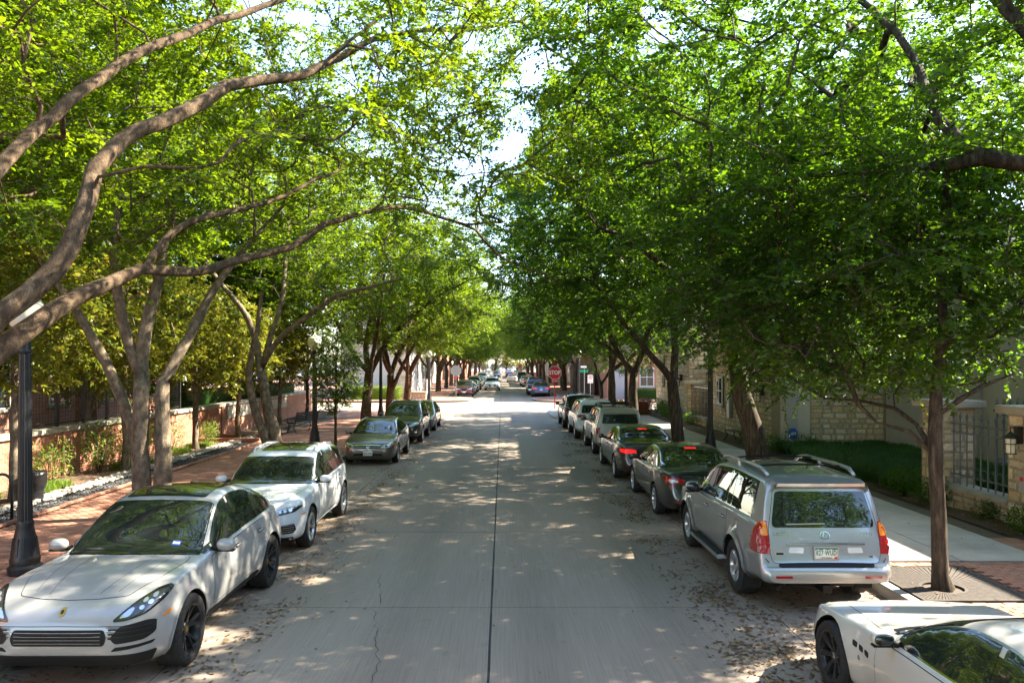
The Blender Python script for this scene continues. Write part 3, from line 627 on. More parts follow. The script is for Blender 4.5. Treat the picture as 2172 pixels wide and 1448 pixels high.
class Car:
    def __init__(s, name, label, cat, sp, paint, loc, rz, group=None):
        s.sp = sp; s.paint = paint; s.L = sp['L']
        s.xc = sp['fo'] + sp['wb'] / 2
        s.root = tag(empty(name, loc, rz), label, cat, group)
        s.loft()
    def f(s, key, x): return pchip(s.sp[key], np.atleast_1d(x))
    def loft(s):
        sp = s.sp; L = s.L
        e = 0.34 * np.linspace(0, 1, 11) ** 1.8
        xs = np.unique(np.round(np.concatenate([e, np.arange(0.34, L - 0.34, 0.065), L - e]), 4))
        top, belt, bot, wm = [pchip(sp[k], xs) for k in ('top', 'belt', 'bot', 'wm')]
        tuck = pchip(sp.get('tuck', [(0, .05), (L, .05)]), xs); tum = sp.get('tum', 0.36)
        belt = np.minimum(belt, top - 0.012); bot = np.minimum(bot, belt - 0.03)
        wb = wm - tuck; g = sstep(0.07, 0.24, top - belt); rd = sp.get('rd', 0.06) * g
        h = belt - bot; n = len(xs)
        wr = wb - 0.03 - tum * np.maximum(0, top - rd - belt)
        P = np.zeros((n, 9, 2))
        zs = sp.get('zmid', 0.52)
        P[:, 0] = np.c_[np.zeros(n), bot]
        P[:, 1] = np.c_[0.80 * wm, bot]
        P[:, 2] = np.c_[wm - sp.get('sill', 0.05), bot + 0.13 * h]
        P[:, 3] = np.c_[wm, bot + zs * h]
        P[:, 4] = np.c_[wb, belt]
        lerp = lambda a, b: a * (1 - g) + b * g
        P[:, 5] = np.c_[lerp(wb * 0.93, wb - 0.03), lerp(belt + 0.40 * (top - belt), belt + 0.012)]
        P[:, 6] = np.c_[lerp(wb * 0.68, wr), lerp(belt + 0.80 * (top - belt), top - rd)]
        P[:, 7] = np.c_[lerp(wb * 0.36, wr * 0.62), lerp(belt + 0.97 * (top - belt), top - 0.22 * rd)]
        P[:, 8] = np.c_[np.zeros(n), top]
        s.xs = xs; s.a_top = top; s.a_belt = belt; s.a_wr = wr; s.a_rd = rd; s.a_wb = wb; s.a_bot = bot
        rad = sp.get('rad', [0, .06, .09, .16, .045, .03, .10, .25, 0])
        pts = [P[:, 0]]
        for i in range(1, 8):
            A, B, Cc = P[:, i - 1], P[:, i], P[:, i + 1]
            la = np.linalg.norm(A - B, axis=1)[:, None] + 1e-6; lc = np.linalg.norm(Cc - B, axis=1)[:, None] + 1e-6
            p0 = B + (A - B) / la * np.minimum(rad[i], 0.48 * la); p1 = B + (Cc - B) / lc * np.minimum(rad[i], 0.48 * lc)
            for t in (0, .25, .5, .75, 1): pts.append((1 - t) ** 2 * p0 + 2 * t * (1 - t) * B + t * t * p1)
        pts.append(P[:, 8])
        H = np.stack(pts, 1); m = H.shape[1]
        ring = np.concatenate([H, (H * [-1, 1])[:, ::-1][:, 1:-1]], 1); k = ring.shape[1]
        V = np.zeros((n, k, 3)); V[:, :, 0] = xs[:, None]; V[:, :, 1:] = ring
        R = sp['R']; Ra = R + sp.get('gap', 0.055); s.Ra = Ra
        s.wx = (sp['fo'], sp['fo'] + sp['wb'])
        fl = sp.get('flare', 0.018); fw = sp.get('flw', 0.07)
        for xw in s.wx:
            d = np.hypot(V[:, :, 0] - xw, V[:, :, 2] - R)
            w = np.where(d < Ra + .01, 1, np.exp(-((d - Ra - .01) / fw) ** 2)) * (np.abs(V[:, :, 1]) > 0.55) * (V[:, :, 2] > 0.1) * (V[:, :, 2] < belt[:, None] + .05)
            V[:, :, 1] += np.sign(V[:, :, 1]) * fl * w
        V[:, :, 0] -= s.xc
        verts = V.reshape(-1, 3); F = []
        for i in range(n - 1):
            for j in range(k):
                j2 = (j + 1) % k; F.append((i * k + j, i * k + j2, (i + 1) * k + j2, (i + 1) * k + j))
        F.append(tuple(range(k - 1, -1, -1))); F.append(tuple((n - 1) * k + j for j in range(k)))
        # orientation: make outward
        me = mesh_of('body', verts, F, [s.paint, M['black']], True)
        bm = bmesh.new(); bm.from_mesh(me); bmesh.ops.recalc_face_normals(bm, faces=bm.faces[:]); bm.to_mesh(me)
        bm.verts.ensure_lookup_table(); bm.faces.ensure_lookup_table()
        bm.normal_update()
        s.vn = [v.normal.copy() for v in bm.verts]; s.vc = [v.co.copy() for v in bm.verts]; s.fv = [[v.index for v in f.verts] for f in bm.faces]
        s.bvh = BVHTree.FromBMesh(bm); bm.free()
        # wheel wells
        cb = MB(); W2 = max(k_[1] for k_ in sp['wm'])
        for xw in s.wx:
            for sg in (-1, 1):
                y0, y1 = sorted((sg * (W2 - 0.33), sg * (W2 + 0.4)))
                cb.lathe([(Ra, y0), (Ra, y1)], n=36, axis='y', c=(xw - s.xc, 0, R))
        cut = mesh_of('cut', cb.v, cb.f, [s.paint, M['black']], False, [1] * len(cb.f))
        bmc = bmesh.new(); bmc.from_mesh(cut); bmesh.ops.recalc_face_normals(bmc, faces=bmc.faces[:]); bmc.to_mesh(cut); bmc.free()
        ob = obj('body_work', me); oc = obj('cut_work', cut)
        md = ob.modifiers.new('b', 'BOOLEAN'); md.operation = 'DIFFERENCE'; md.object = oc; md.solver = 'EXACT'
        dg = bpy.context.evaluated_depsgraph_get(); res = bpy.data.meshes.new_from_object(ob.evaluated_get(dg)); res.name = 'body'
        if len(res.polygons) < 100: res = me.copy()
        bpy.data.objects.remove(ob); bpy.data.objects.remove(oc)
        res.polygons.foreach_set('use_smooth', [True] * len(res.polygons)); res.set_sharp_from_angle(angle=math.radians(38))
        s.body = obj('body', res, s.root)
    def cast(s, u, v, view, sg=1):
        if view == 'side': o, d = Vector((u - s.xc, sg * 3, v)), Vector((0, -sg, 0))
        elif view == 'front': o, d = Vector((-9, u, v)), Vector((1, 0, 0))
        elif view == 'rear': o, d = Vector((9, u, v)), Vector((-1, 0, 0))
        else: o, d = Vector((u - s.xc, v, 5)), Vector((0, 0, -1))
        loc, nor, idx, dist = s.bvh.ray_cast(o, d)
        if loc is None: return None
        if view == 'rear' and loc.x < s.L - s.xc - getattr(s, 'rear_lim', .5): return None
        if view == 'front' and loc.x > -s.xc + 1.0: return None
        nn = Vector((0, 0, 0))
        for i in s.fv[idx][:4] if len(s.fv[idx]) <= 4 else []:
            nn += s.vn[i] / max((s.vc[i] - loc).length, 1e-4)
        nn = nn.normalized() if nn.length > 0 else nor
        return loc, nn
    def patch(s, name, poly, view, mat, off=0.004, rnd=0.0, sg=1, res=0.06, parent=None, skirt=None):
        P = resample(round_poly(poly, rnd), res)
        A = np.array(P); lo, hi = A.min(0), A.max(0)
        gx, gy = np.meshgrid(np.arange(lo[0] + res / 2, hi[0], res), np.arange(lo[1] + res / 2, hi[1], res))
        Q = np.c_[gx.ravel(), gy.ravel()]
        if len(Q):
            Q = Q[inside(P, Q)]
            if len(Q): Q = Q[seg_dist(P, Q) > res * 0.35]
        pts = [Vector(p) for p in P] + [Vector(q) for q in Q]; nb = len(P)
        vo, eo, fo_, *_ = delaunay_2d_cdt(pts, [(i, (i + 1) % nb) for i in range(nb)], [], 1, 1e-6)
        V = []; N = []; ok = []
        for p in vo:
            h = s.cast(p[0], p[1], view, sg)
            if h is None: V.append(Vector((0, 0, 0))); N.append(Vector((0, 0, 1))); ok.append(False)
            else: V.append(h[0] + h[1] * off); N.append(h[1]); ok.append(True)
        F = [tuple(f) for f in fo_ if all(ok[i] for i in f)]
        if not F: return None
        # facing outward
        F2 = []
        for f in F:
            a, b, c = V[f[0]], V[f[1]], V[f[2]]
            F2.append(f if (b - a).cross(c - a).dot(N[f[0]]) > 0 else f[::-1])
        F = F2
        if skirt is None: skirt = off >= 0.006
        if skirt:
            cnt = {}
            for f in F:
                for i in range(len(f)):
                    e = (f[i], f[(i + 1) % len(f)]); cnt[e] = 1
            rim = [e for e in cnt if (e[1], e[0]) not in cnt]; mp = {}
            for e in rim:
                for i in e:
                    if i not in mp: mp[i] = len(V); V.append(V[i] - N[i] * (off + 0.012)); N.append(N[i])
            nmain = len(F)
            for a, b in rim: F.append((a, mp[a], mp[b], b))
        used = sorted({i for f in F for i in f}); rm = {i: k for k, i in enumerate(used)}
        me = mesh_of(name, [V[i] for i in used], [tuple(rm[i] for i in f) for f in F], mat, True)
        if skirt:
            me.set_sharp_from_angle(angle=math.radians(40))
        else:
            me.normals_split_custom_set_from_vertices([N[i] for i in used])
        return obj(name, me, parent or s.root)
    def strip(s, name, line, view, mat, w=0.012, off=0.002, sg=1, closed=False, step=0.05, parent=None, tubey=False):
        P = [np.array(p) for p in resample(line, step, closed)]; n = len(P); V = []; F = []; okk = []
        for i in range(n):
            a = P[i - 1] if (closed or i) else P[0]; b = P[(i + 1) % n] if (closed or i < n - 1) else P[-1]
            t = b - a; t = t / max(np.linalg.norm(t), 1e-9); nn = np.array((-t[1], t[0])) * w / 2
            for q in (P[i] - nn, P[i] + nn):
                h = s.cast(q[0], q[1], view, sg); okk.append(h is not None)
                V.append((h[0] + h[1] * off) if h else Vector((0, 0, 0)))
        for i in range(n if closed else n - 1):
            j = (i + 1) % n; q = (2 * i, 2 * i + 1, 2 * j + 1, 2 * j)
            if all(okk[k] for k in q): F.append(q)
        if not F: return None
        return obj(name, mesh_of(name, V, F, mat, True), parent or s.root)
    def panel(s, name, poly, view, sg=1, rnd=0.04, off=0.003, seam=0.013, res=0.08):
        o = s.patch(name, poly, view, s.paint, off, rnd, sg, res)
        if o: s.strip('shut_line', resample(round_poly(poly, rnd), 0.05), view, M['seam'], seam, 0.0016, sg, True, parent=o)
        return o
    def xi(s, arr, x): return float(np.interp(x, s.xs, arr))
    # ---- standard pieces
    def side_glass(s, xa, xb, splits, lo=0.03, hi=0.03, trim=None, pillar=0.05, chop=0.0):
        """windows between the belt line and the roof rail; splits = [(x at belt, x at rail)]"""
        def zlo(x): return s.xi(s.a_belt, x) + lo
        def zhi(x): return s.xi(s.a_top, x) - s.xi(s.a_rd, x) - hi
        cuts = [None] + list(splits) + [None]
        for sg in (-1, 1):
            X = np.linspace(xa, xb, 40)
            full = [(x, zlo(x)) for x in X] + [(x, max(zlo(x) + .004, zhi(x))) for x in X[::-1]]
            s.patch('window_surround', full, 'side', M['gloss_black'], 0.0025, 0.02, sg, 0.09)
            if trim: s.strip('chrome_trim', resample(round_poly(full, 0.02), 0.05), 'side', trim, 0.014, 0.005, sg, True)
            for a, b in zip(cuts[:-1], cuts[1:]):
                poly = []
                for x in X:
                    z = zlo(x) + .008; poly.append((x, z))
                for x in X[::-1]: poly.append((x, max(zlo(x) + .008, zhi(x) - .008)))
                def clip(poly, c, keep):
                    # line through (c0, zbelt) to (c1, zrail)
                    z0, z1 = 0.9, 1.6; off = pillar / 2 * (1 if keep > 0 else -1)
                    zb, zr = zlo(c[0]), zhi(c[1]); fx = lambda z: c[0] + (c[1] - c[0]) * (z - zb) / max(zr - zb, .05) + off
                    out = []
                    for i in range(len(poly)):
                        p, q = poly[i], poly[(i + 1) % len(poly)]; dp, dq = (p[0] - fx(p[1])) * keep, (q[0] - fx(q[1])) * keep
                        if dp >= 0: out.append(p)
                        if (dp >= 0) != (dq >= 0):
                            t = dp / (dp - dq); out.append((p[0] + (q[0] - p[0]) * t, p[1] + (q[1] - p[1]) * t))
                    return out
                if a: poly = clip(poly, a, 1)
                if b: poly = clip(poly, b, -1)
                if len(poly) > 2: s.patch('side_window', poly, 'side', M['glass'], 0.005, 0.03, sg, 0.07)
    def windshield(s, x0, x1, bow=0.10, inset=0.05, name='windshield', tint=None, margin=True, bow1=0.05):
        n = 14
        def edge(x): return s.xi(s.a_wr, x) - inset
        L_ = []; 
        ew0, ew1 = edge(x0 + .06), edge(x1)
        sgn = 1 if x1 > x0 else -1
        front = [(x0 - sgn * bow * (1 - (u) ** 2) + sgn * 0.0, u * ew0) for u in np.linspace(-1, 1, n)]
        side = [(x0 + (x1 - x0) * t, (ew0 + (ew1 - ew0) * t)) for t in np.linspace(0, 1, 8)[1:-1]]
        back = [(x1 - sgn * bow1 * (1 - u ** 2), u * ew1) for u in np.linspace(1, -1, n)]
        poly = front + side + back + [(x, -y) for x, y in side[::-1]]
        if margin: s.patch('glass_edge', [(x + (x - (x0 + x1) / 2) * 0.02, y * 1.025) for x, y in poly], 'top', M['gloss_black'], 0.003, 0.04, 1, 0.1)
        if name == 'windshield':
            for (a, b_) in ((-.58, -.02), (.0, .52)): s.strip('wiper', [(x0 + .05 - bow * (1 - (a / ew0) ** 2) * .9, a * ew0 / .7), (x0 + .03 - bow * (1 - (b_ / ew0) ** 2) * .9, b_ * ew0 / .7)], 'top', M['black'], .022, .022)
        return s.patch(name, poly, 'top', tint or M['glass'], 0.006, 0.05, 1, 0.07, skirt=False)
    def doors(s, xs_, zl, front_cut=0.0, rear_cut=True, handle_z=None, handle_mat=None, handle_len=0.2, dz=-0.012):
        """door panels below the glass between successive x positions"""
        for sg in (-1, 1):
            for i, (a, b) in enumerate(zip(xs_[:-1], xs_[1:])):
                X = np.linspace(a, b, 12)
                poly = [(x, s.xi(s.a_belt, x) + dz) for x in X[::-1]]
                xw = s.wx[1]; low = []
                for x in X:
                    z = zl
                    for w in s.wx:
                        d = abs(x - w)
                        if d < s.Ra + 0.07: z = max(z, s.sp['R'] + math.sqrt((s.Ra + 0.07) ** 2 - d * d))
                    low.append((x, z))
                poly = low + poly
                d = s.panel('door', poly, 'side', sg, 0.03)
                if d and handle_z:
                    hx = b - 0.17
                    hz = handle_z if not callable(handle_z) else handle_z(hx)
                    h = s.cast(hx, hz, 'side', sg)
                    if h:
                        s.patch('handle_recess', [(hx - handle_len * .42, hz - .03), (hx + handle_len * .3, hz - .03), (hx + handle_len * .3, hz + .022), (hx - handle_len * .42, hz + .022)], 'side', M['seam'], 0.004, 0.025, sg, .05, d, skirt=False)
                        o = obj('handle', rbox_mesh('handle', handle_len, 0.028, 0.03, 0.012, handle_mat or s.paint), d, h[0] + h[1] * 0.022)
                        o.rotation_euler = (0, 0, math.atan2(h[1].y, h[1].x) - sg * PI / 2 if sg > 0 else math.atan2(h[1].y, h[1].x) + PI / 2)
    def mirror(s, x, z, out=0.20, size=(0.13, 0.22, 0.15), mat=None, glass_back=True):
        for sg in (-1, 1):
            h = s.cast(x, z - 0.03, 'side', sg)
            if not h: continue
            c = h[0] + Vector((0, sg * out, 0.045))
            bm = bmesh.new(); bmesh.ops.create_uvsphere(bm, u_segments=18, v_segments=12, radius=0.5)
            for v in bm.verts:
                p = v.co; k = lambda t: math.copysign(abs(t * 2) ** 0.80 / 2, t)
                v.co = Vector((k(p.x) * size[0] * (1.0 if p.x < 0 else 0.55), k(p.y) * size[1], k(p.z) * size[2]))
            me = bpy.data.meshes.new('mirror'); bm.to_mesh(me); bm.free(); me.materials.append(mat or s.paint); me.polygons.foreach_set('use_smooth', [True] * len(me.polygons))
            o = obj('side_mirror', me, s.root, c)
            b = MB(); b.tube([h[0] - c, Vector((0.01, -sg * size[1] * 0.3, -size[2] * 0.35))], [0.035, 0.028], 8); b.build('mirror_arm', M['black'], o, True)
            bm = bmesh.new(); bmesh.ops.create_uvsphere(bm, u_segments=16, v_segments=10, radius=0.5)
            for v in bm.verts: v.co = Vector((v.co.x * .05, k(v.co.y) * size[1] * .86, k(v.co.z) * size[2] * .80))
            g = bpy.data.meshes.new('mirror_glass'); bm.to_mesh(g); bm.free(); g.materials.append(M['glass']); g.polygons.foreach_set('use_smooth', [True] * len(g.polygons)); obj('mirror_glass', g, o, (size[0] * 0.22, 0, 0))
            b = MB(); b.box(-size[0] * .3, size[0] * .2, -size[1] * .44, size[1] * .44, -size[2] * .52, -size[2] * .40); b.build('mirror_foot', M['black'], o)
    def wheels(s, style, rim_mat, rr=None, face=None, hub=None, tw=0.24, inset=0.02):
        sp = s.sp; R = sp['R']; rr = rr or R * 0.68; w = tw / 2
        t = MB(); prof = [(rr - .012, -w * .82), (rr + .02, -w * .98), (R - .055, -w), (R - .018, -w * .93), (R, -w * .72), (R, w * .72), (R - .018, w * .93), (R - .055, w), (rr + .02, w * .98), (rr - .012, w * .82)]
        t.lathe(prof, 40, 'y', capb=False, capt=False)
        for gy in (-.45, 0, .45): t.lathe([(R + .0015, w * gy - .006), (R + .0015, w * gy + .006)], 40, 'y', capb=False, capt=False)
        tm = t.mesh('tyre', M['rubber'], True, 40)
        rb = MB(); rb.lathe([(rr - .01, -w * .8), (rr - .03, -w * .5), (rr - .035, w * .55), (rr - .012, w * .80), (rr + .006, w * .86), (rr - .004, w * .9), (rr - .02, w * .84), (rr - .03, w * .6)], 40, 'y', capb=False, capt=False)
        nsp, wid, twin, conc = style
        for i in range(nsp):
            for tw_ in ((-1, 1) if twin else (0,)):
                a0 = 2 * PI * i / nsp + PI / 2
                a1 = a0 + tw_ * twin
                prof = []
                V = []
                for (r_, wd, y_, th) in ((0.055, wid * 1.25, w * .62 - conc, .035), (rr * .5, wid, w * .70 - conc * .5, .03), (rr - .012, wid * 1.05, w * .84, .022)):
                    aa = a0 + (a1 - a0) * min(1, (r_ - .03) / (rr * .75)); ca, sa = math.cos(aa), math.sin(aa)
                    for (dw, dy) in ((-wd / 2, -th), (-wd / 2 * .8, 0), (wd / 2 * .8, 0), (wd / 2, -th)): V.append((ca * r_ - sa * dw, y_ + dy, sa * r_ + ca * dw))
                rb.add(V, [(i_ * 4 + k_, (i_ + 1) * 4 + k_, (i_ + 1) * 4 + k_ + 1, i_ * 4 + k_ + 1) for i_ in range(2) for k_ in range(3)])
        rb.lathe([(.085, w * .2), (.085, w * .58 - conc), (.07, w * .68 - conc)], 20, 'y', capb=False)
        rm = rb.mesh('rim', rim_mat, True, 35)
        bd = MB(); bd.lathe([(rr * .72, -.01), (rr * .72, .012)], 28, 'y'); bdm = bd.mesh('brake_disc', M['galv'] if rim_mat != M['dark_rim'] else M['galv'], True, 30)
        hb = MB(); hb.lathe([(.034, w * .6 - conc), (.034, w * .70 - conc), (.026, w * .725 - conc)], 16, 'y', capb=False); hbm = hb.mesh('hub_cap', hub or rim_mat, True, 40)
        W2 = max(k_[1] for k_ in sp['wm']); s.tyre_y = W2 - inset - w
        for xw in s.wx:
            for sg in (-1, 1):
                e = empty('wheel', (xw - s.xc, sg * (W2 - inset - w), R), 0 if sg > 0 else PI, s.root)
                obj('tyre', tm, e); r_o = obj('rim', rm, e); r_o.rotation_euler.y = random.uniform(0, 1.2); obj('brake_disc', bdm, e); obj('hub_cap', hbm, e)
    def slats(s, name, y0, y1, zs_, view, mat, w=0.014, off=0.02, bowx=0):
        for z in zs_: s.strip(name, [(y0, z), (y1, z)], view, mat, w, off)
    def plate(s, view, y, z, txt, w=0.305, h=0.152, off=0.02, mat=None, ink=None, extra=None, frame=None, tilt=0.0):
        hh = s.cast(y, z, view)
        if not hh: return
        sx = -1 if view == 'front' else 1
        e = obj('licence_plate', rbox_mesh('plate', 0.012, w, h, 0.004, mat or M['plate'], 1), s.root, hh[0] + Vector((sx * off, 0, 0)), (0, tilt * sx, 0))
        rot = (PI / 2, 0, sx * PI / 2)
        if txt:
            t = text_mesh('plate_number', txt, h * 0.60, ink or M['ink'], 0.001, 0.0015, 1.12)
            xs_ = [v.co.x for v in t.vertices]; k = w * .88 / max(1e-3, max(xs_) - min(xs_))
            o = obj('plate_number', t, e, (sx * 0.0085, 0, 0.004), rot, (min(k, 1.2), 1, 1))
        if frame:
            b = MB()
            for (a, b_, c, d) in ((-w / 2 - .012, w / 2 + .012, h / 2 - .004, h / 2 + .014), (-w / 2 - .012, w / 2 + .012, -h / 2 - .016, -h / 2 + .004), (-w / 2 - .012, -w / 2 + .006, -h / 2, h / 2), (w / 2 - .006, w / 2 + .012, -h / 2, h / 2)): b.box(-.008, .010, a, b_, c, d)
            b.build('plate_frame', frame, e)
        return e
    def word(s, txt, y, z, view, size, mat, off=0.006, w=None, parent=None, name='lettering'):
        h = s.cast(y, z, view); sx = -1 if view == 'front' else 1
        if not h: return
        t = text_mesh(name, txt, size, mat, 0.002, 0.0015, 1.25); sc = 1
        if w: xs_ = [v.co.x for v in t.vertices]; sc = w / max(1e-3, max(xs_) - min(xs_))
        tilt = math.atan2(h[1].z, abs(h[1].x))
        return obj(name, t, parent or s.root, h[0] + h[1] * off, (PI / 2 - tilt, 0, sx * PI / 2), (sc, 1, 1))
    def ellipse(s, name, y, z, ry, rz, view, mat, off=0.008, sg=1, n=18, parent=None, ring=None, skirt=None):
        P = [(y + ry * math.cos(2 * PI * k / n), z + rz * math.sin(2 * PI * k / n)) for k in range(n)]
        if ring: return s.strip(name, P, view, mat, ring, off, sg, True, 0.02, parent)
        return s.patch(name, P, view, mat, off, 0, sg, 0.05, parent, skirt)

def recolour(root, old, new):
    for o in root.children:
        if o.type == 'MESH':
            for sl in o.material_slots:
                if sl.material == old: sl.link = 'OBJECT'; sl.material = new
        recolour(o, old, new)
# ------------------------------------------------------------------ cars
PAINT = dict(
    crayon=mat_paint('paint_warm_grey', (0.31, 0.305, 0.295), 0, 0.4), white=mat_paint('paint_white', (0.70, 0.71, 0.72), 0, 0.4), pearl=mat_paint('paint_pearl', (0.52, 0.50, 0.44), 0, 0.35),
    bronze=mat_paint('paint_bronze_grey', (0.16, 0.135, 0.12), 0.75, 0.36), navy=mat_paint('paint_dark_navy', (0.012, 0.018, 0.022), 0.3, 0.3), grey=mat_paint('paint_grey', (0.17, 0.165, 0.165), 0.7, 0.35),
    silver=mat_paint('paint_silver', (0.38, 0.39, 0.39), 0.6, 0.36), black=mat_paint('paint_black', (0.010, 0.010, 0.010), 0.0, 0.3), black2=mat_paint('paint_black_brown', (0.022, 0.018, 0.016), 0.3, 0.3), champagne=mat_paint('paint_champagne', (0.42, 0.385, 0.325), 0.5, 0.38),
    red=mat_paint('paint_red', (0.22, 0.02, 0.012), 0.2, 0.3), blue=mat_paint('paint_dark_blue', (0.012, 0.02, 0.06), 0.3, 0.3), teal=mat_paint('paint_teal_grey', (0.12, 0.18, 0.18), 0.5, 0.35))
A_L, A_R = PI / 2, -PI / 2        # left row faces the camera, right row faces away
def left_car(name, label, cat, sp, paint, y_front_axle, x_outer, group='cars parked along the left kerb'):
    W2 = max(k[1] for k in sp['wm']) - 0.02
    return Car(name, label, cat, sp, paint, (x_outer - W2, y_front_axle + sp['wb'] / 2, 0.0), A_L, group)
def right_car(name, label, cat, sp, paint, y_rear_axle, x_outer, group='cars parked along the right kerb'):
    W2 = max(k[1] for k in sp['wm']) - 0.02
    return Car(name, label, cat, sp, paint, (x_outer + W2, y_rear_axle + sp['wb'] / 2, 0.0), A_R, group)

# 1. warm grey coupe SUV, near left ------------------------------------------------------
SP1 = dict(L=4.93, fo=0.90, wb=2.895, R=0.385, flare=0.028, flw=0.08, tum=0.40, rd=0.07, gap=0.045, zmid=0.55,
    top=[(0, .64), (.02, .73), (.06, .81), (.14, .875), (.28, .94), (.6, 1.015), (1.0, 1.065), (1.38, 1.085), (1.5, 1.10), (1.9, 1.335), (2.25, 1.535), (2.5, 1.63), (2.85, 1.672), (3.3, 1.645), (3.8, 1.52), (4.25, 1.335), (4.55, 1.18), (4.72, 1.10), (4.82, 1.0), (4.90, .86), (4.93, .72)],
    belt=[(0, .59), (.05, .71), (.2, .85), (.5, .955), (.9, .995), (1.4, 1.01), (2.2, 1.045), (3.2, 1.08), (4.0, 1.10), (4.6, 1.05), (4.85, .9), (4.93, .66)],
    bot=[(0, .45), (.05, .35), (.2, .26), (.6, .22), (4.2, .24), (4.75, .34), (4.93, .5)],
    wm=[(0, .50), (.02, .60), (.06, .70), (.13, .79), (.25, .875), (.45, .94), (.75, .965), (1.5, .965), (3.0, .965), (3.8, .985), (4.3, .965), (4.6, .90), (4.8, .80), (4.93, .60)],
    tuck=[(0, .03), (.5, .045), (1.4, .055), (3.0, .07), (3.9, .10), (4.5, .12), (4.93, .06)])
c = left_car('parked_suv', 'warm grey coupe suv with black roof and dark wheels beside the near lamp post', 'suv', SP1, PAINT['crayon'], 8.42, -3.47)
c.windshield(1.50, 2.36, 0.13, 0.045)
c.patch('roof_glass', [(2.42, -.52), (2.40, 0), (2.42, .52), (3.0, .54), (3.6, .54), (4.2, .56), (4.25, 0), (4.2, -.56), (3.6, -.54), (3.0, -.54)], 'top', M['glass'], 0.004, 0.06)
c.side_glass(1.56, 4.1, [(2.62, 2.66), (3.55, 3.5)], 0.03, 0.035, None, 0.06)
c.doors([1.62, 2.66, 3.55], 0.44, handle_z=lambda x: 0.94, handle_len=0.19)
hood = [(.30, -.56), (.24, -.3), (.22, 0), (.24, .3), (.30, .56), (.7, .71), (1.2, .765), (1.42, .74), (1.40, 0), (1.42, -.74), (1.2, -.765), (.7, -.71)]
c.panel('hood', hood, 'top', 1, 0.05)
for sg in (-1, 1):
    for (p, q, r) in (((.30, .26), (.8, .33), (1.36, .36)), ((.36, .43), (.85, .52), (1.38, .56))): c.strip('hood_crease', [(p[0], sg * p[1]), (q[0], sg * q[1]), (r[0], sg * r[1])], 'top', M['seam'], 0.004, 0.0045)
    hl = [(sg * .52, .752), (sg * .66, .764), (sg * .80, .807), (sg * .885, .887), (sg * .905, .952), (sg * .875, .977), (sg * .80, .967), (sg * .70, .912), (sg * .60, .827)]
    h = c.patch('headlight', hl, 'front', M['lens_dark'], 0.005, 0.03, 1, 0.03)
    c.strip('headlight_rim', resample(round_poly(hl, .03), .03), 'front', M['gloss_black'], 0.012, 0.008, 1, True, parent=h)
    c.patch('lamp_reflector', [(sg * .575, .774), (sg * .67, .792), (sg * .70, .852), (sg * .665, .862), (sg * .60, .809)], 'front', M['lens'], 0.008, 0.02, 1, 0.03, h)
    for (yy_, zz_) in ((.755, .852), (.81, .887), (.76, .902), (.82, .930)): c.ellipse('lamp_lens', sg * yy_, zz_, .021, .017, 'front', M['lens'], 0.013, parent=h)
    it = [(sg * .51, .60), (sg * .56, .54), (sg * .80, .552), (sg * .865, .60), (sg * .865, .722), (sg * .80, .738), (sg * .60, .71)]
    h = c.patch('air_intake', it, 'front', M['black'], 0.006, 0.025, 1, 0.05)
    for z in (.597, .637, .677): c.strip('slat', [(sg * .50, z + .005), (sg * .84, z)], 'front', M['black'], 0.016, 0.024, parent=h)
    for z in (.597, .642, .682): c.strip('slat_trim', [(sg * .48, z + .018), (sg * .83, z + .013)], 'front', M['dark_rim'], 0.005, 0.026, parent=h)
    c.patch('lower_intake', [(sg * .52, .467), (sg * .84, .487), (sg * .86, .517), (sg * .56, .507)], 'front', M['black'], 0.006, 0.012)
    c.patch('side_marker', [(sg * .895, .717), (sg * .93, .732), (sg * .93, .762), (sg * .895, .744)], 'front', M['amber'], 0.008, 0.006, 1, 0.02)
gr = c.patch('grille', [(-.455, .525), (.455, .525), (.48, .60), (.45, .682), (-.45, .682), (-.48, .60)], 'front', M['black'], 0.006, 0.03, 1, 0.06)
for z in (.550, .583, .616, .649): c.strip('slat', [(-.44, z), (.44, z)], 'front', M['black'], 0.013, 0.022, parent=gr)
for z in (.558, .591, .624, .657): c.strip('slat_edge', [(-.43, z), (.43, z)], 'front', M['galv'], 0.003, 0.024, parent=gr)
c.patch('chin', [(-.80, .297), (.80, .297), (.86, .412), (.5, .427), (-.5, .427), (-.86, .412)], 'front', M['black'], 0.012, 0.02)
c.strip('bumper_line', [(-.87, .704), (-.5, .712), (0, .717), (.5, .712), (.87, .704)], 'front', M['seam'], 0.006, 0.003)
e = c.ellipse('crest', 0, .835, .03, .037, 'front', M['gold'], 0.008); c.ellipse('crest_centre', 0, .835, .013, .016, 'front', M['ink'], 0.0125, parent=e)
c.mirror(1.78, 1.10, 0.17, (.17, .23, .15))
for sg in (-1, 1):
    c.patch('sill_trim', [(1.36, .27), (3.28, .27), (3.28, .40), (1.36, .40)], 'side', M['black'], 0.012, 0.02, sg)
    for w_ in c.wx:
        arc = [(w_ + (c.Ra + .022) * math.cos(a), .385 + (c.Ra + .022) * math.sin(a)) for a in np.linspace(-0.25, PI + 0.25, 24)]
        c.strip('arch_lip', arc, 'side', c.paint, 0.03, 0.007, sg)
c.patch('sticker', [(1.62, -.52), (1.69, -.52), (1.69, -.42), (1.62, -.42)], 'top', M['sign_blue'], 0.009); c.patch('sticker_print', [(1.64, -.51), (1.67, -.51), (1.67, -.43), (1.64, -.43)], 'top', M['sign_white'], 0.011)
c.wheels((5, .034, .22, .03), M['dark_rim'], .275, hub=M['gold'], tw=.29, inset=0.0)
b = MB(); b.tube([Vector((4.2 - c.xc, -.55, 1.42)), Vector((4.15 - c.xc, 0, 1.44)), Vector((4.2 - c.xc, .55, 1.42))], .02, 6); 

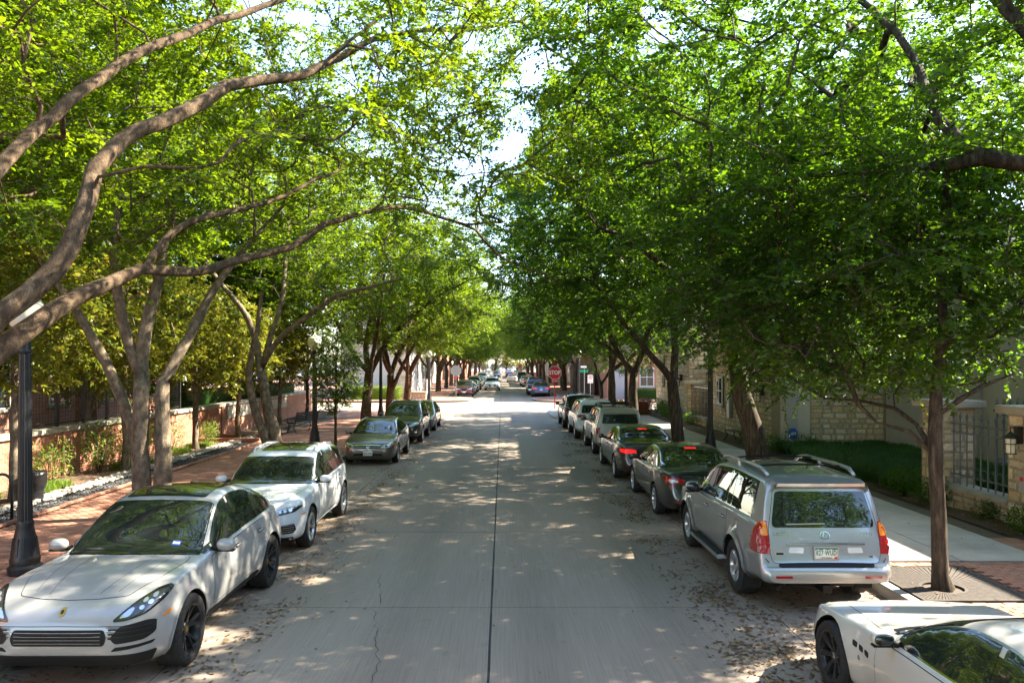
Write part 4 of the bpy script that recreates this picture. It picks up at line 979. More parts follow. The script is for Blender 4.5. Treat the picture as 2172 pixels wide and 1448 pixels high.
# 2. white SUV behind it ------------------------------------------------------------------
SP2 = dict(L=4.66, fo=0.88, wb=2.82, R=0.365, flare=0.02, tum=0.36, rd=0.055, zmid=0.6,
    top=[(0, .66), (.02, .74), (.06, .82), (.13, .88), (.3, .95), (.8, 1.02), (1.28, 1.065), (1.4, 1.09), (1.8, 1.33), (2.08, 1.50), (2.35, 1.60), (2.8, 1.655), (3.4, 1.64), (3.95, 1.575), (4.15, 1.52), (4.4, 1.22), (4.56, 1.04), (4.62, .86), (4.66, .68)],
    belt=[(0, .6), (.06, .76), (.2, .865), (.6, .94), (1.3, 1.0), (2.2, 1.035), (3.4, 1.07), (4.1, 1.085), (4.45, 1.0), (4.6, .84), (4.66, .62)],
    bot=[(0, .45), (.05, .32), (.2, .24), (.6, .22), (4.0, .24), (4.5, .34), (4.66, .5)],
    wm=[(0, .58), (.02, .68), (.06, .76), (.13, .835), (.25, .895), (.5, .935), (1.2, .94), (3.4, .945), (4.0, .93), (4.4, .87), (4.58, .80), (4.66, .66)],
    tuck=[(0, .03), (.5, .04), (3.5, .05), (4.66, .06)])
c = left_car('parked_suv', 'white suv with dark panoramic sunroof and roof rails, behind the warm grey coupe suv', 'suv', SP2, PAINT['white'], 13.8, -3.5)
c.windshield(1.42, 2.12, 0.12, 0.045)
c.patch('roof_glass', [(2.30, -.44), (2.27, 0), (2.30, .44), (3.4, .43), (3.4, -.43)], 'top', M['glass'], 0.005, 0.05)
c.side_glass(1.48, 4.12, [(2.5, 2.53), (3.38, 3.36)], 0.03, 0.035, M['chrome'], 0.05)
c.doors([1.48, 2.52, 3.45], 0.42, handle_z=lambda x: 0.915)
c.panel('hood', [(.28, -.6), (.22, 0), (.28, .6), (.8, .74), (1.3, .78), (1.27, 0), (1.3, -.78), (.8, -.74)], 'top', 1, .05)
for sg in (-1, 1):
    hl = [(sg * .50, .74), (sg * .62, .725), (sg * .83, .77), (sg * .90, .83), (sg * .885, .865), (sg * .70, .845), (sg * .52, .80)]
    h = c.patch('headlight', hl, 'front', M['lens_dark'], 0.006, 0.02, 1, 0.03)
    c.strip('daytime_lamp', [(sg * .53, .785), (sg * .70, .825), (sg * .88, .85)], 'front', M['lens'], 0.02, 0.012, parent=h)
    for yy_ in (.60, .68, .76): c.ellipse('lamp_lens', sg * yy_, .775 + (yy_ - .6) * .2, .026, .022, 'front', M['lens'], 0.012, parent=h)
    it = [(sg * .52, .40), (sg * .80, .41), (sg * .84, .46), (sg * .82, .575), (sg * .60, .55), (sg * .5, .46)]
    h = c.patch('air_intake', it, 'front', M['black'], 0.006, 0.02)
    for z in (.435, .47, .505, .54): c.strip('slat', [(sg * .53, z), (sg * .81, z + .015)], 'front', M['chrome'], 0.009, 0.02, parent=h)
    c.patch('side_marker', [(sg * .90, .68), (sg * .925, .685), (sg * .925, .71), (sg * .90, .705)], 'front', M['amber'], .008, .004, 1, .02)
    b = MB(); b.tube([(2.3 - c.xc, sg * .59, 1.55), (2.45 - c.xc, sg * .60, 1.62), (3.2 - c.xc, sg * .60, 1.645), (3.9 - c.xc, sg * .58, 1.585), (4.02 - c.xc, sg * .57, 1.53)], .019, 8); b.build('roof_rail', c.paint, c.root, True)
    c.patch('sill_trim', [(1.3, .25), (3.25, .25), (3.25, .33), (1.3, .33)], 'side', c.paint, 0.012, 0.02, sg)
gr = c.patch('grille', [(-.40, .80), (-.47, .62), (-.40, .44), (.40, .44), (.47, .62), (.40, .80)], 'front', M['black'], 0.006, 0.04)
c.strip('grille_frame', [(-.40, .80), (-.47, .62), (-.40, .44), (.40, .44), (.47, .62), (.40, .80)], 'front', M['chrome'], 0.022, 0.014, 1, True, parent=gr)
for z in (.50, .56, .62, .68, .74): c.strip('slat', [(-.42, z), (.42, z)], 'front', M['silver_rim'], 0.012, 0.012, parent=gr)
for k in (-.15, -.05, .05, .15): c.ellipse('badge_ring', k, .70, .068, .068, 'front', M['chrome'], .03, parent=gr, ring=.016)
c.plate('front', 0, .55, '', off=.03)
c.patch('chin', [(-.75, .25), (.75, .25), (.8, .34), (-.8, .34)], 'front', M['black'], 0.01, 0.02)
c.mirror(1.66, 1.10, 0.16, (.15, .22, .14))
c.wheels((5, .05, .18, .02), M['silver_rim'], .255, tw=.24, inset=0.0)
SUV_WHITE = c.root

# 3. bronze grey sedan ---------------------------------------------------------------------
SP3 = dict(L=4.50, fo=0.90, wb=2.67, R=0.315, flare=0.012, tum=0.42, rd=0.05, zmid=0.6,
    top=[(0, .55), (.02, .63), (.06, .69), (.14, .735), (.4, .82), (.8, .90), (1.05, .95), (1.15, .985), (1.6, 1.215), (1.95, 1.36), (2.25, 1.42), (2.7, 1.435), (3.1, 1.40), (3.5, 1.27), (3.85, 1.10), (4.05, 1.06), (4.32, 1.05), (4.44, .96), (4.48, .8), (4.5, .65)],
    belt=[(0, .5), (.06, .62), (.2, .70), (.6, .80), (1.1, .87), (2.2, .915), (3.4, .95), (4.0, .985), (4.35, .97), (4.47, .78), (4.5, .6)],
    bot=[(0, .36), (.05, .25), (.2, .18), (3.9, .19), (4.35, .28), (4.5, .45)],
    wm=[(0, .50), (.02, .60), (.06, .68), (.13, .755), (.25, .815), (.5, .86), (1.0, .875), (3.5, .875), (4.0, .86), (4.3, .79), (4.44, .72), (4.5, .6)],
    tuck=[(0, .03), (.5, .04), (2, .05), (4.5, .06)])
def honda(name, label, paint, y, x, group='cars parked along the left kerb', plate='GNT-6480', detail=True):
    c = left_car(name, label, 'car', SP3, paint, y, x, group)
    c.windshield(1.18, 1.98, 0.12, 0.04); c.windshield(3.80, 3.10, 0.05, 0.06, 'rear_window')
    c.side_glass(1.25, 3.72, [(2.32, 2.34), (3.12, 3.05)], .025, .03, None, .05); c.doors([1.38, 2.34, 3.2], .33, handle_z=lambda x: .80)
    c.panel('hood', [(.30, -.55), (.20, 0), (.30, .55), (.7, .70), (1.08, .73), (1.02, 0), (1.08, -.73), (.7, -.70)], 'top', 1, .05)
    for sg in (-1, 1):
        hl = [(sg * .40, .60), (sg * .60, .585), (sg * .78, .63), (sg * .815, .70), (sg * .74, .735), (sg * .55, .685)]
        h = c.patch('headlight', hl, 'front', M['lens'], 0.006, 0.02, 1, .03); c.ellipse('lamp_lens', sg * .58, .635, .045, .035, 'front', M['lens_dark'], .012, parent=h)
        c.patch('turn_lamp', [(sg * .72, .645), (sg * .80, .68), (sg * .78, .715), (sg * .72, .70)], 'front', M['amber'], .010, .01, 1, .02, h)
    gr = c.patch('grille', [(-.40, .57), (.40, .57), (.42, .655), (.3, .67), (-.3, .67), (-.42, .655)], 'front', M['black'], .005, .02)
    c.strip('grille_bar', [(-.40, .655), (0, .665), (.40, .655)], 'front', M['chrome'], .018, .016, parent=gr)
    c.strip('slat', [(-.39, .605), (.39, .605)], 'front', M['silver_rim'], .008, .014, parent=gr)
    e = c.ellipse('badge', 0, .625, .062, .052, 'front', M['chrome'], .022, parent=gr); 
    for (a, b_) in (((-.03, .65), (-.022, .60)), ((.03, .65), (.022, .60)), ((-.024, .625), (.024, .625))): c.strip('emblem', [a, b_], 'front', M['sign_blue'], .013, .03, parent=gr)
    c.patch('lower_intake', [(-.48, .33), (.48, .33), (.44, .405), (-.44, .405)], 'front', M['black'], .005, .02)
    c.strip('slat', [(-.46, .365), (.46, .365)], 'front', M['gloss_black'], .012, .014); c.strip('bumper_lip', [(-.7, .285), (0, .27), (.7, .285)], 'front', paint, .03, .02)
    c.plate('front', 0, .41, plate, off=.03)
    c.mirror(1.5, .95, .15, (.12, .19, .13))
    c.patch('sunroof', [(2.35, -.36), (2.35, .36), (2.95, .36), (2.95, -.36)], 'top', M['glass'], .004, .03)
    c.strip('sun_visor', [(2.31, -.40), (2.31, .40)], 'top', M['gloss_black'], .05, .022)
    c.patch('sticker', [(1.42, -.50), (1.52, -.50), (1.52, -.42), (1.42, -.42)], 'top', M['sign_white'], .009)
    for sg in (-1, 1): c.patch('tail_lamp', [(sg * .50, .78), (sg * .74, .78), (sg * .76, .92), (sg * .55, .93)], 'rear', M['red_lens'], .006, .02)
    c.wheels((5, .06, .14, .012), M['silver_rim'], .225, tw=.21, inset=0.0)
    return c
c = honda('parked_sedan', 'bronze grey sedan with blue-centred badge and white front plate', PAINT['bronze'], 25.4, -3.52); SEDAN = c.root

# 4. dark navy crossover ---------------------------------------------------------------------
SP4 = dict(L=4.68, fo=0.95, wb=2.70, R=0.36, flare=0.02, tum=0.36, rd=0.055, zmid=0.6,
    top=[(0, .68), (.02, .78), (.06, .86), (.14, .92), (.35, .985), (.8, 1.05), (1.2, 1.09), (1.32, 1.12), (1.75, 1.38), (2.05, 1.56), (2.35, 1.65), (2.8, 1.69), (3.5, 1.68), (4.1, 1.60), (4.25, 1.53), (4.5, 1.2), (4.6, 1.04), (4.65, .86), (4.68, .7)],
    belt=[(0, .62), (.06, .80), (.2, .89), (.6, .965), (1.3, 1.02), (2.2, 1.05), (3.4, 1.09), (4.2, 1.12), (4.55, 1.0), (4.65, .82), (4.68, .62)],
    bot=[(0, .45), (.05, .34), (.2, .25), (4.1, .26), (4.55, .36), (4.68, .5)],
    wm=[(0, .55), (.02, .64), (.06, .73), (.13, .80), (.25, .86), (.5, .905), (1.2, .92), (3.4, .92), (4.0, .91), (4.45, .85), (4.62, .78), (4.68, .64)],
    tuck=[(0, .03), (.5, .04), (3.5, .05), (4.68, .06)])
def crossover(name, label, paint, y, x, group='cars parked along the left kerb'):
    c = left_car(name, label, 'suv', SP4, paint, y, x, group)
    c.windshield(1.36, 2.08, .12, .045); c.side_glass(1.42, 4.2, [(2.45, 2.48), (3.4, 3.4)], .03, .035, M['chrome'], .05); c.doors([1.5, 2.47, 3.5], .45, handle_z=lambda x: .92)
    c.panel('hood', [(.28, -.58), (.20, 0), (.28, .58), (.8, .72), (1.25, .76), (1.2, 0), (1.25, -.76), (.8, -.72)], 'top', 1, .05)
    for sg in (-1, 1):
        h = c.patch('headlight', [(sg * .42, .74), (sg * .62, .775), (sg * .86, .86), (sg * .86, .915), (sg * .68, .88), (sg * .45, .80)], 'front', M['lens'], .006, .02, 1, .03)
        c.strip('daytime_lamp', [(sg * .44, .745), (sg * .62, .76), (sg * .84, .85)], 'front', M['white_lens'], .018, .012, parent=h)
        c.ellipse('fog_lamp', sg * .70, .50, .05, .035, 'front', M['lens'], .01); c.strip('bumper_trim', [(sg * .35, .36), (sg * .78, .38)], 'front', M['chrome'], .02, .012)
        b = MB(); b.tube([(2.3 - c.xc, sg * .59, 1.60), (2.45 - c.xc, sg * .59, 1.665), (3.9 - c.xc, sg * .58, 1.645), (4.0 - c.xc, sg * .57, 1.60)], .018, 8); b.build('roof_rail', M['silver_rim'], c.root, True)
    gr = c.patch('grille', [(-.40, .80), (.40, .80), (.34, .55), (-.34, .55)], 'front', M['black'], .006, .03)
    for sg in (-1, 1): c.strip('grille_bar', [(sg * .36, .81), (sg * .24, .58), (0, .56)], 'front', M['chrome'], .04, .018, parent=gr)
    c.patch('chin', [(-.7, .27), (.7, .27), (.75, .37), (-.75, .37)], 'front', M['black'], .01, .02); c.plate('front', 0, .48, '', off=.03)
    for sg in (-1, 1): c.patch('tail_lamp', [(sg * .52, .92), (sg * .80, .95), (sg * .80, 1.06), (sg * .56, 1.04)], 'rear', M['red_lens'], .006, .02)
    c.mirror(1.62, 1.12, .17, (.14, .21, .15), M['gloss_black'] if paint == PAINT['navy'] else None); c.wheels((5, .05, .15, .015), M['silver_rim'], .245, tw=.225, inset=0.0)
    return c
c = crossover('parked_suv', 'dark navy crossover with silver roof rails parked behind the bronze grey sedan', PAINT['navy'], 31.9, -3.38); CROSS = c.root

# 5. grey compact ---------------------------------------------------------------------------
c = honda('parked_sedan', 'grey compact sedan nearest the corner on the left kerb', PAINT['grey'], 37.3, -3.30, plate='')
c.patch('wide_grille', [(-.36, .46), (.36, .46), (.46, .62), (-.46, .62)], 'front', M['black'], .012, .04)

# 6. silver SUV from behind ------------------------------------------------------------------
SP7 = dict(L=4.78, fo=0.90, wb=2.79, R=0.388, flare=0.05, flw=0.075, gap=.06, tum=0.24, rd=0.06, zmid=0.62, sill=.03,
    top=[(0, .75), (.02, .86), (.06, .94), (.14, 1.0), (.4, 1.06), (.9, 1.11), (1.2, 1.14), (1.32, 1.18), (1.7, 1.46), (2.0, 1.68), (2.25, 1.75), (2.6, 1.79), (3.2, 1.81), (4.0, 1.80), (4.30, 1.78), (4.40, 1.73), (4.46, 1.62), (4.55, 1.30), (4.61, 1.10), (4.645, 1.02), (4.675, .82), (4.69, .70), (4.70, .66), (4.755, .64), (4.78, .60)],
    belt=[(0, .7), (.06, .88), (.2, .97), (.8, 1.05), (1.3, 1.10), (2.2, 1.125), (4.2, 1.16), (4.5, 1.14), (4.62, .95), (4.69, .66), (4.70, .64), (4.755, .625), (4.78, .56)],
    bot=[(0, .5), (.05, .36), (.2, .28), (.7, .30), (4.0, .33), (4.5, .36), (4.78, .44)],
    wm=[(0, .66), (.02, .74), (.06, .80), (.13, .85), (.25, .89), (.5, .915), (3.4, .92), (4.2, .915), (4.5, .90), (4.64, .885), (4.71, .87), (4.75, .83), (4.78, .78)],
    tuck=[(0, .03), (.5, .03), (3.5, .045), (4.5, .05), (4.78, .03)], rad=[0, .05, .06, .12, .04, .03, .07, .2, 0])
def boxy_rear(c, glass, lamp, gate_z0=.60):
    L = c.L
c = right_car('parked_suv', 'silver suv with roof rails and plate 827 WUD, seen from behind', 'suv', SP7, PAINT['silver'], 11.05, 3.41); LX = c
c.windshield(1.36, 2.06, .1, .045)
c.side_glass(1.42, 4.18, [(2.30, 2.33), (3.05, 3.05), (3.28, 3.28)], .03, .035, None, .045); c.doors([1.36, 2.32, 3.22], .46, handle_z=lambda x: .985, handle_len=.2)
wy = [(-.605, 1.60), (.605, 1.60), (.685, 1.20), (.675, 1.135), (-.675, 1.135), (-.685, 1.20)]
gate = c.panel('tailgate', [(-.70, .685), (.70, .685), (.735, .80), (.73, 1.12), (.62, 1.64), (-.62, 1.64), (-.73, 1.12), (-.735, .80)], 'rear', 1, .05)
c.patch('rear_window', wy, 'rear', M['glass'], .008, .05, 1, .07, skirt=False)
b = MB(); b.add([(4.36 - c.xc, y, z) for y, z in ((-.60, 1.755), (.60, 1.755))] + [(4.53 - c.xc, y, z) for y, z in ((-.59, 1.715), (.59, 1.715))] + [(4.36 - c.xc, y, z) for y, z in ((-.62, 1.68), (.62, 1.68))] + [(4.52 - c.xc, y, z) for y, z in ((-.60, 1.675), (.60, 1.675))],
    [(0, 1, 3, 2), (2, 3, 7, 6), (6, 7, 5, 4), (0, 2, 6, 4), (1, 5, 7, 3)]); sp_o = b.build('spoiler', c.paint, c.root)
b = MB()
for sg in (-1, 1):
    b.add([(4.40 - c.xc, sg * .585, 1.71), (4.53 - c.xc, sg * .585, 1.71), (4.50 - c.xc, sg * .655, 1.60), (4.44 - c.xc, sg * .665, 1.60), (4.40 - c.xc, sg * .62, 1.71), (4.53 - c.xc, sg * .62, 1.705)], [(0, 1, 2, 3), (0, 4, 5, 1), (4, 3, 2, 5)])
b.build('spoiler_fin', c.paint, sp_o)
for sg in (-1, 1):
    tl = [(sg * .735, .80), (sg * .90, .80), (sg * .91, 1.0), (sg * .87, 1.19), (sg * .745, 1.22)]
    h = c.patch('tail_lamp', tl, 'rear', M['red_lens'], .010, .02, 1, .04)
    c.patch('tail_lamp_side', [(4.36, .80), (4.58, .80), (4.55, 1.16), (4.48, 1.20), (4.40, 1.06)], 'side', M['red_lens'], .010, .03, sg, .04)
    c.patch('turn_lens', [(sg * .75, 1.03), (sg * .895, 1.03), (sg * .865, 1.18), (sg * .752, 1.20)], 'rear', M['amber'], .013, .015, 1, .04, h)
    for z in (.875, .955): c.ellipse('lamp_ring', sg * .82, z, .045, .033, 'rear', M['red_lens'], .02, parent=h)
    c.patch('reverse_lamp', [(sg * .30, .81), (sg * .50, .815), (sg * .48, .885), (sg * .29, .885)], 'rear', M['white_lens'], .012, .015, 1, .04)
    c.patch('reflector', [(sg * .48, .505), (sg * .70, .505), (sg * .70, .535), (sg * .48, .535)], 'rear', M['red_lens'], .012, .006)
    for w_ in c.wx:
        arc = [(w_ + (c.Ra + .035) * math.cos(a), .388 + (c.Ra + .035) * math.sin(a)) for a in np.linspace(-0.2, PI + 0.2, 26)]
        c.strip('fender_flare', arc, 'side', c.paint, .065, .018, sg)
    b = MB(); b.add([(x - c.xc, sg * y, z) for (x, y, z) in ((1.42, .84, .335), (3.12, .84, .335), (3.12, 1.0, .335), (1.42, 1.0, .335), (1.42, .84, .40), (3.12, .84, .40), (3.08, 1.0, .385), (1.46, 1.0, .385))], [(0, 1, 2, 3), (4, 5, 6, 7), (3, 2, 6, 7), (0, 3, 7, 4), (1, 2, 6, 5)])
    rb_ = b.build('running_board', c.paint, c.root); b = MB(); b.box(1.5 - c.xc, 3.04 - c.xc, *sorted((sg * .87, sg * .985)), .396, .404); b.build('tread', M['black'], rb_)
    b = MB(); b.tube([(2.05 - c.xc, sg * .60, 1.70), (2.2 - c.xc, sg * .61, 1.80), (2.5 - c.xc, sg * .62, 1.845), (3.6 - c.xc, sg * .62, 1.865), (4.0 - c.xc, sg * .615, 1.85), (4.2 - c.xc, sg * .60, 1.78)], [.025, .03, .026, .026, .03, .025], 8); rr_ = b.build('roof_rail', c.paint, c.root, True)
    b = MB(); b.tube([(3.0 - c.xc, sg * .62, 1.76), (3.0 - c.xc, sg * .62, 1.86)], .03, 8); b.build('rail_foot', c.paint, rr_)
    b = MB(); b.box(4.05 - c.xc, 4.10 - c.xc, *sorted((sg * .66, sg * .90)), .18, .40); b.build('mud_flap', M['black'], c.root)
    c.strip('bumper_cut', [(sg * .76, .69), (sg * .80, .74), (sg * .885, .76)], 'rear', M['seam'], .010, .004)
for x in (2.75, 3.75):
    b = MB(); b.tube([(x - c.xc, -.61, 1.85), (x - c.xc, -.3, 1.87), (x - c.xc, .3, 1.87), (x - c.xc, .61, 1.85)], .014, 6); b.build('cross_bar', M['black'], c.root, True)
c.panel('roof_panel', [(2.40, -.42), (2.40, .42), (3.2, .42), (3.2, -.42)], 'top', 1, .05)
for yy_ in (-.3, -.15, 0, .15, .3): c.strip('roof_rib', [(3.28, yy_), (4.15, yy_)], 'top', c.paint, .03, .010)
b = MB(); b.tube([(4.05 - c.xc, .0, 1.85), (4.10 - c.xc, .0, 1.98)], [.006, .003], 5); b.build('antenna', M['black'], c.root)
h_ = c.strip('garnish', [(-.52, .925), (0, .935), (.52, .925)], 'rear', M['chrome'], .022, .024)
c.patch('plate_recess', [(-.52, .915), (.52, .915), (.42, .74), (.3, .715), (-.3, .715), (-.42, .74)], 'rear', c.paint, .005, .04)
e = c.plate('rear', 0, .815, '827·WUD', w=.31, h=.155, off=.02, frame=M['galv'], ink=M['plate_green'])
b = MB(); b.add([(.0075, y, z) for y, z in ((-.15, .073), (-.15, .04), (-.11, .055), (-.07, .042), (-.03, .058), (.02, .044), (.06, .057), (.10, .043), (.15, .05), (.15, .073))], [(0, 1, 2, 3, 4, 5, 6, 7, 8, 9)]); b.build('plate_mountains', M['plate_green'], e)
obj('plate_state', text_mesh('plate_state', 'COLORADO', .026, M['plate_green'], .001), e, (.009, 0, -.06), (PI / 2, 0, PI / 2)); b = MB(); b.box(.006, .0082, .11, .145, -.072, -.045); b.build('plate_tab', M['sign_red'], e)
c.word('LEXUS', -.58, 1.055, 'rear', .055, M['chrome'], .007, .20); c.word('GX470', .56, 1.055, 'rear', .048, M['chrome'], .007, .18); c.word('V8', .60, .765, 'rear', .035, M['chrome'], .007)
e = c.ellipse('emblem_ring', 0, 1.04, .063, .046, 'rear', M['chrome'], .012, ring=.012)
for (a, b_) in (((-.012, 1.075), (-.03, 1.02)), ((-.03, 1.02), (.045, 1.022))): c.strip('emblem_letter', [a, b_], 'rear', M['chrome'], .011, .012, parent=e)
c.patch('gate_handle', [(-.685, .775), (-.545, .775), (-.545, .84), (-.685, .84)], 'rear', c.paint, .010, .02); c.patch('handle_slot', [(-.66, .79), (-.565, .79), (-.565, .815), (-.66, .815)], 'rear', M['seam'], .013, .008)
c.patch('bumper_step', [(4.702, -.64), (4.75, -.62), (4.75, .62), (4.702, .64)], 'top', M['black'], .006, .02)
b = MB(); b.tube([(4.40 - c.xc, -.4, 1.155), (4.44 - c.xc, .05, 1.16)], .01, 6); 
h0 = c.cast(-.50, 1.175, 'rear'); h1 = c.cast(.02, 1.185, 'rear')
b = MB(); b.tube([h0[0] + h0[1] * .02, h1[0] + h1[1] * .02], .010, 6); b.build('wiper', M['galv'], c.root)
b = MB(); b.box(4.35 - c.xc, 4.74 - c.xc, -.06, .06, .30, .40); b.tube([(4.5 - c.xc, -.45, .36), (4.5 - c.xc, .45, .36)], .04, 8); b.tube([(4.2 - c.xc, -.60, .34), (4.62 - c.xc, -.60, .33)], .035, 10); b.build('tow_hitch', M['black'], c.root)
c.mirror(1.62, 1.19, .17, (.14, .24, .19)); c.wheels((5, .065, .13, .015), M['silver_rim'], .225, tw=.265, inset=-.01)
for sg in (-1, 1): c.strip('fuel_door', [(3.62, .86), (3.80, .86), (3.80, 1.06), (3.62, 1.06)], 'side', M['seam'], .005, .003, sg, True)

# 7. black sedan behind it -------------------------------------------------------------------------
SP8 = dict(L=4.86, fo=0.98, wb=2.78, R=0.335, flare=0.014, tum=0.40, rd=0.05, zmid=0.6,
    top=[(0, .58), (.02, .66), (.06, .73), (.14, .78), (.5, .88), (1.0, .96), (1.2, 1.0), (1.7, 1.24), (2.05, 1.39), (2.4, 1.46), (2.8, 1.475), (3.2, 1.44), (3.6, 1.32), (4.0, 1.165), (4.2, 1.115), (4.55, 1.105), (4.70, 1.07), (4.76, .98), (4.80, .8), (4.84, .66), (4.86, .58)],
    belt=[(0, .53), (.06, .66), (.2, .74), (.7, .86), (1.2, .92), (2.2, .955), (3.6, 1.0), (4.2, 1.02), (4.6, 1.0), (4.74, .90), (4.82, .62), (4.86, .54)],
    bot=[(0, .38), (.05, .26), (.2, .19), (4.2, .20), (4.65, .27), (4.86, .38)],
    wm=[(0, .50), (.02, .60), (.06, .70), (.13, .78), (.25, .84), (.5, .89), (1.0, .91), (3.6, .915), (4.2, .90), (4.55, .85), (4.72, .79), (4.81, .72), (4.86, .62)],
    tuck=[(0, .03), (.5, .04), (2, .05), (4.86, .05)])
def sedan_rear(name, label, sp, paint, y, x, lit=False, lamp=None, rims=None, tx=None, group='cars parked along the right kerb', k=1.0):
    c = right_car(name, label, 'car', sp, paint, y, x, group); L = c.L
    c.windshield(1.24, 2.06, .1, .04); c.windshield(L - .70, L - 1.62, .03, .05, 'rear_window', bow1=.05)
    c.side_glass(1.32, L - .82, [(2.45, 2.47), (3.32, 3.25)], .025, .03, M['chrome'], .05); c.doors([1.45, 2.47, 3.4], .35, handle_z=lambda x: .86, handle_mat=M['chrome'])
    c.panel('trunk_lid', [(-.52, .66), (.52, .66), (.56, .80), (.68, .99), (.64, 1.05), (-.64, 1.05), (-.68, .99), (-.56, .80)], 'rear', 1, .04)
    for sg in (-1, 1):
        h = c.patch('tail_lamp', lamp(sg), 'rear', M['red_lens'], .008, .02, 1, .03)
        if lit: c.patch('lit_lens', [(y_ * .97 + sg * .015, z_ * .93 + .062) for y_, z_ in lamp(sg)], 'rear', M['red_lit'], .012, .02, 1, .03, h)
        else: c.patch('lamp_bar', [(y_ * .5 + sg * .36, z_ * .45 + .475) for y_, z_ in lamp(sg)], 'rear', M['white_lens'], .012, .01, 1, .03, h)
        c.patch('tail_lamp_side', [(L - .42, .87), (L - .14, .80), (L - .12, .93), (L - .36, .96)], 'side', M['red_lens'], .008, .02, sg, .04)
        c.patch('reflector', [(sg * .50, .42), (sg * .68, .43), (sg * .68, .455), (sg * .50, .45)], 'rear', M['red_lens'], .010, .006)
    c.plate('rear', 0, .72, '', off=.02); c.patch('bumper_insert', [(-.6, .27), (.6, .27), (.62, .36), (-.62, .36)], 'rear', M['black'], .008, .02)
    b = MB()
    xs_ = L - 1.52; h = c.cast(xs_, 0, 'top')
    c.patch('brake_lamp', [(xs_ - .02, -.13), (xs_ + .05, -.13), (xs_ + .05, .13), (xs_ - .02, .13)], 'top', M['red_lit'], .012, .01, 1, .04)
    c.mirror(1.6, 1.0, .15, (.12, .19, .13)); c.wheels(rims or (8, .035, .10, .01), M['silver_rim'], .24, tw=.215, inset=0.0)
    if tx: c.word(tx, -.42, .965, 'rear', .042, M['chrome'], .008, .22)
    c.ellipse('badge', 0, .94, .05, .042, 'rear', M['chrome'], .012, ring=.012)
    return c
c = sedan_rear('parked_sedan', 'black sedan with silver spoked wheels directly ahead of the silver suv', SP8, PAINT['black'], 16.8, 3.38, False,
    lambda sg: [(sg * .46, .82), (sg * .78, .80), (sg * .85, .90), (sg * .80, .955), (sg * .60, .93), (sg * .48, .90)], (9, .035, .09, .01), 'ALTIMA')
SP9 = dict(SP8); SP9.update(L=4.93, fo=.86, wb=2.97, R=.34, tum=.42)
c = sedan_rear('parked_sedan', 'black brown sedan with bright lit tail lamps, ahead of the black sedan', SP9, PAINT['black2'], 22.05, 3.26, True,
    lambda sg: [(sg * .40, .82), (sg * .62, .80), (sg * .83, .83), (sg * .84, .93), (sg * .62, .935), (sg * .42, .91)], (5, .045, .16, .01)); SEDAN_R = c.root

# 8. champagne SUV ------------------------------------------------------------------------------------
SP10 = dict(SP7); SP10.update(L=4.62, fo=.85, wb=2.67, R=.38, flare=.035, tum=.22)
def _sc(keys, L0, L1): return [(x * L1 / L0, z) for x, z in keys]
for k_ in ('top', 'belt', 'bot', 'wm', 'tuck'): SP10[k_] = _sc(SP7[k_], 4.78, 4.62)
SP10['top'] = [(x, z - .06 if z > 1.2 else z - .02) for x, z in SP10['top']]; SP10['wm'] = [(x, w - .03) for x, w in SP10['wm']]
def suv_rear(name, label, sp, paint, y, x, lamp, lampmat=None, rims=(6, .06, 0, .01), rails=None, rim_mat=None, amber=False, group='cars parked along the right kerb', spare=False, bumper=None, roofz=None):
    c = right_car(name, label, 'suv', sp, paint, y, x, group); L = c.L; zt = max(z for _, z in sp['top'])
    c.windshield(1.34, 2.0, .1, .045); c.side_glass(1.40, L - .58, [(2.25, 2.28), (3.02, 3.02), (3.2, 3.2)], .03, .035, None, .05); c.doors([1.36, 2.27, 3.14], .46, handle_z=lambda x: .96, handle_mat=paint)
    c.panel('tailgate', [(-.68, .66), (.68, .66), (.70, .80), (.70, 1.10), (.60, zt - .22), (-.60, zt - .22), (-.70, 1.10), (-.70, .80)], 'rear', 1, .05)
    c.patch('rear_window', [(-.585, zt - .245), (.585, zt - .245), (.655, 1.17), (-.655, 1.17)], 'rear', M['glass'], .008, .05, 1, .08, skirt=False)
    for sg in (-1, 1):
        h = c.patch('tail_lamp', lamp(sg), 'rear', M['red_lens'], .010, .02, 1, .04)
        if amber: P = lamp(sg); zc = (P[0][1] + P[-1][1]) / 2; c.patch('turn_lens', [(y_, max(z_, zc)) for y_, z_ in P], 'rear', M['amber'], .014, .01, 1, .04, h)
        c.patch('reflector', [(sg * .46, .52), (sg * .62, .52), (sg * .62, .55), (sg * .46, .55)], 'rear', M['red_lens'], .012, .006)
        if rails:
            b = MB(); b.tube([(2.1 - c.xc, sg * .58, zt - .10), (2.25 - c.xc, sg * .60, zt + .04), (3.8 - c.xc, sg * .60, zt + .05), (3.95 - c.xc, sg * .59, zt - .03)], .022, 8); b.build('roof_rail', rails, c.root, True)
    c.patch('bumper', [(-.80, .40), (.80, .40), (.83, .62), (-.83, .62)], 'rear', bumper or paint, .03, .04); c.plate('rear', 0, .80, '', off=.02)
    c.mirror(1.6, 1.15, .17, (.13, .22, .17), M['black'] if bumper else None); c.wheels(rims, rim_mat or M['silver_rim'], .225, tw=.25, inset=-.005)
    h0 = c.cast(-.45, 1.20, 'rear'); h1 = c.cast(.02, 1.21, 'rear'); b = MB(); b.tube([h0[0] + h0[1] * .02, h1[0] + h1[1] * .02], .010, 6); b.build('wiper', M['black'], c.root)
    c.strip('spoiler_edge', [(-.56, zt - .18), (.56, zt - .18)], 'rear', paint, .05, .03)
    return c
c = suv_rear('parked_suv', 'champagne boxy suv with black roof rack and red side lamps', SP10, PAINT['champagne'], 27.9, 3.34, lambda sg: [(sg * .73, .74), (sg * .85, .74), (sg * .86, 1.02), (sg * .73, 1.04)], rails=M['black'])
